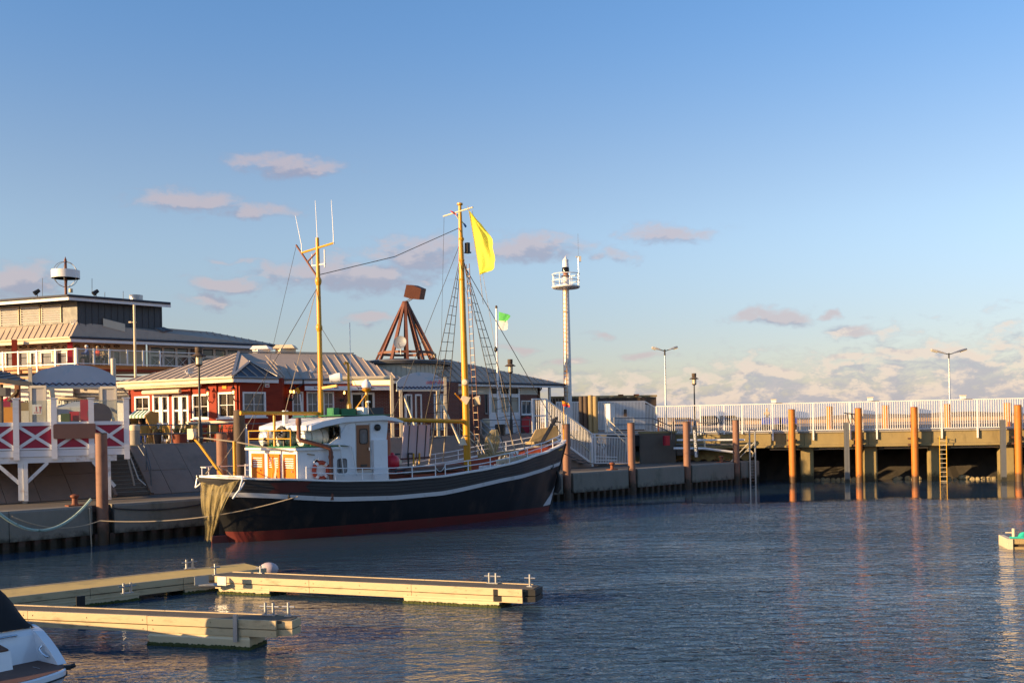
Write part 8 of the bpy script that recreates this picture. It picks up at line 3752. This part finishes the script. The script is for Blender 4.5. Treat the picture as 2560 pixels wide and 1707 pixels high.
# floating platform at the right edge
fp0 = onz(2527, 1372, 0)
fpt = thing('work_float', 'small timber work float with turquoise rope cut by the right edge', 'float', fp0)
Dp = fp0.y
ex = V((.97, -.24, 0)).normalized()
ey = V((.24, .97, 0)).normalized()
for zz, hh in ((-.1, .17), (.17, .17)):
    mb = MB()
    mb.obox(fp0 + V((0, 0, zz)), ex * 3, ey * .12, V((0, 0, hh)))
    mb.build('beam', M['weathered_wood'], fpt, smooth=False)
mb = MB()
mb.obox(fp0 + ex * .05 + ey * .12 + V((0, 0, -.1)), ex * 3, ey * 1.1, V((0, 0, .3)))
mb.build('float', M['tar_wood'], fpt, smooth=False)
mb = MB()
mb.obox(fp0 - ex * .1 - ey * .05 + V((0, 0, -.12)), ex * .16, ey * 1.3, V((0, 0, .46)))
mb.build('end_board', M['cream'], fpt, smooth=False)
for k, f in enumerate((.16, .62)):
    mb = MB()
    mb.tube(fp0 + ex * f + ey * .3 + V((0, 0, .2)), fp0 + ex * f + ey * .3 + V((0, 0, .66)), .05, n=8)
    if k == 0:
        mb.tube(fp0 + ex * (f - .25) + ey * .3 + V((0, 0, .52)), fp0 + ex * (f + .02) + ey * .3 + V((0, 0, .52)), .022, n=6)
    mb.build('post', M['cream' if k == 0 else 'pink_board'], fpt)
mb = MB()
c = fp0 + ex * .42 + ey * .4 + V((0, 0, .38))
for k in range(5):
    mb.torus(c + V((.02 * k, 0, .03 * k)), .11 - .01 * k, .03, (.2 * math.sin(k), .2, 1), 14, 5)
mb.path([fp0 + ex * .02 + ey * .2 + V((0, 0, .36)), fp0 + ex * .5 + ey * .2 + V((0, 0, .34)), fp0 + ex * 2 + ey * .2 + V((0, 0, .36))], .045, 6)
mb.build('rope', M['turquoise'], fpt)

# ================================================================== MOTORBOAT (stern only in view)
MBH = math.atan2(.60, -.80)          # bow direction
mO = onz(193, 1663, .34)
mA = V((math.cos(MBH), math.sin(MBH), 0))
mS = V((mA.y, -mA.x, 0))             # starboard side
if mS.y < 0:
    mS = -mS
# local frame: x forward from the platform's outer edge, y to starboard (far side from the viewer)
mboat = thing('motorboat', 'white motorboat with black canvas hood and brown bathing platform at the lower left', 'motorboat', mO)


def MW(x, y, z):
    return mO + mA * x - mS * y + V((0, 0, z - .34))


def rimpt(t, z, grow=0.0):
    """stern platform outline: t 0 far corner .. 1 near corner, rounded"""
    y = 2.5 * t
    bul = .42 * (1 - (2 * t - 1) ** 2) - (.0)
    cr = .35 * (max(0, 1 - t / .12) ** 2 + max(0, (t - .88) / .12) ** 2)
    return MW(-bul - grow + cr + .1, y - grow * .3 * (1 - t) + grow * .3 * t, z)


N_ = 24
mb = MB()
vs = []
for z, g in ((.08, -.16), (.13, -.06), (.20, -.03), (.22, .0), (.31, .0), (.335, -.03)):
    for k in range(N_ + 1):
        vs.append(rimpt(k / N_, z, g))
fs = []
for r_ in range(5):
    for k in range(N_):
        fs.append([r_ * (N_ + 1) + k, r_ * (N_ + 1) + k + 1, (r_ + 1) * (N_ + 1) + k + 1, (r_ + 1) * (N_ + 1) + k])
mb.add(vs, fs)
mb.build('platform_rim', M['gelcoat'], mboat)
mb = MB()
vs = [rimpt(k / N_, .337, -.05) for k in range(N_ + 1)] + [MW(1.3, 2.42, .337), MW(1.3, .08, .337)]
mb.add(vs, [list(range(len(vs)))])
mb.build('platform_deck', M['teak'], mboat, smooth=False)
mb = MB()
mb.path([rimpt(k / N_, .215, .012) for k in range(N_ + 1)], .016, 5)
mb.build('rub_rail', M['rubber'], mboat)
# hull below
mb = MB()
vs = []
for z, ins in ((.12, .0), (-.5, .35)):
    for (x, y) in ((.35, .05), (.2, .3), (.2, 2.2), (.35, 2.45), (3, 2.55), (6.5, 1.6), (7.6, 1.25), (6.5, .9), (3, -.05)):
        vs.append(MW(x + (ins * .4 if x < 1 else -ins), 1.25 + (y - 1.25) * (1 - ins * .4), z))
n = 9
mb.add(vs, [[i, (i + 1) % n, n + (i + 1) % n, n + i] for i in range(n)])
mb.build('hull', M['gelcoat'], mboat)
mb = MB()
vs = []
for z, y0 in ((.1, 0), (.7, -.02), (.9, 0)):
    for (x, y) in ((1.3, .0), (1.3, 2.5), (3.2, 2.6), (6.6, 1.65), (7.8, 1.25), (6.6, .85), (3.2, -.1)):
        vs.append(MW(x, y, z))
n = 7
mb.add(vs, [[r_ * n + i, r_ * n + (i + 1) % n, (r_ + 1) * n + (i + 1) % n, (r_ + 1) * n + i] for r_ in range(2) for i in range(n)] + [[14 + i for i in range(n)]])
mb.build('topsides', M['gelcoat'], mboat)
# curved quarter wings running down to the platform
for y0, sg in ((.02, 1), (2.48, -1)):
    prof = [(.32, .345), (.42, .43), (.62, .58), (.85, .72), (1.1, .85), (1.35, .92), (1.7, .95), (2.6, .97), (2.6, .34), (1.2, .34)]
    mb = MB()
    mb.prism([MW(x, y0, z) for x, z in prof], -mS * (.16 * sg))
    mb.build('quarter_wing', M['gelcoat'], mboat)
    mb = MB()
    mb.path([MW(.80, y0 + .19 * sg, .64), MW(.82, y0 + .23 * sg, .58), MW(.72, y0 + .23 * sg, .52), MW(.62, y0 + .21 * sg, .47), MW(.60, y0 + .18 * sg, .46)], .022, 8)
    mb.build('grab_handle', M['chrome'], mboat)
    mb = MB()
    mb.box(MW(1.5, y0 + .08 * sg, .94), .2, .09, .025, MBH)
    mb.build('deck_cleat', M['steel_dark'], mboat, smooth=False)
# transom: upper seat back and a lower lounge base
mb = MB()
mb.prism([MW(1.25, .17, .34), MW(1.02, .17, .34), MW(1.15, .17, .8), MW(1.25, .17, .91)], -mS * 2.15)
mb.build('transom', M['gelcoat'], mboat, smooth=False)
mb = MB()
mb.prism([MW(1.2, .78, .34), MW(.72, .78, .34), MW(.80, .78, .66), MW(1.2, .78, .7)], -mS * 1.6)
mb.build('stern_seat', M['gelcoat'], mboat, smooth=False)
mb = MB()
mb.prism([MW(1.13, .80, .70), MW(.79, .82, .665), MW(.79, 2.36, .665), MW(1.13, 2.36, .70)], (0, 0, .03))
mb.build('seat_pad', M['teak'], mboat, smooth=False)
mb = MB()
mb.lathe([(.001, .03), (.03, .03), (.05, .02), (.055, 0)], MW(.73, 1.12, .52), 14, -mA)
mb.build('shower_socket', M['chrome'], mboat)
mb = MB()
mb.path([MW(1.16, .5, .82), MW(1.09, .52, .85), MW(1.09, .98, .85), MW(1.16, 1.0, .82)], .02, 8)
mb.build('grab_handle', M['chrome'], mboat)
mb = MB()
mb.tube(rimpt(.05, .30, .0), rimpt(.02, .34, .22), .04, n=8)
mb.box(rimpt(.05, .28, .02), .12, .1, .08, .4)
mb.build('corner_fender', M['black_iron'], mboat)
mb = MB()
mb.obox(MW(.32, .5, .345), mA * .25, -mS * .015, V((0, 0, .006)))
mb.build('deck_strip', M['chrome'], mboat, smooth=False)
mb = MB()
mb.torus(MW(.15, .35, .0), .05, .012, mA, 12, 5)
mb.build('towing_eye', M['chrome'], mboat)
# black canvas hood
mb = MB()


def hood(u, v):
    # u along the boat from the stern edge forward, v across
    x = 1.22 + 1.0 * u
    arch = math.sin(math.pi * min(1, max(0, v))) ** .45
    top = .91 + (1.0 * min(1.0, u * 1.7) ** .9) * (arch if True else 1)
    y = .12 + 2.26 * v
    return MW(x, y, max(.91, top) + .015 * math.sin(9 * u + 5 * v))


mb.grid(hood, 16, 20)
mb.build('canvas_hood', M['canvas_black'], mboat)
for k in range(9):
    mb = MB()
    mb.sphere(MW(1.235, .2 + 2.1 * k / 8, .92), .014, 6, 4)
    mb.build('press_stud', M['chrome'], mboat)
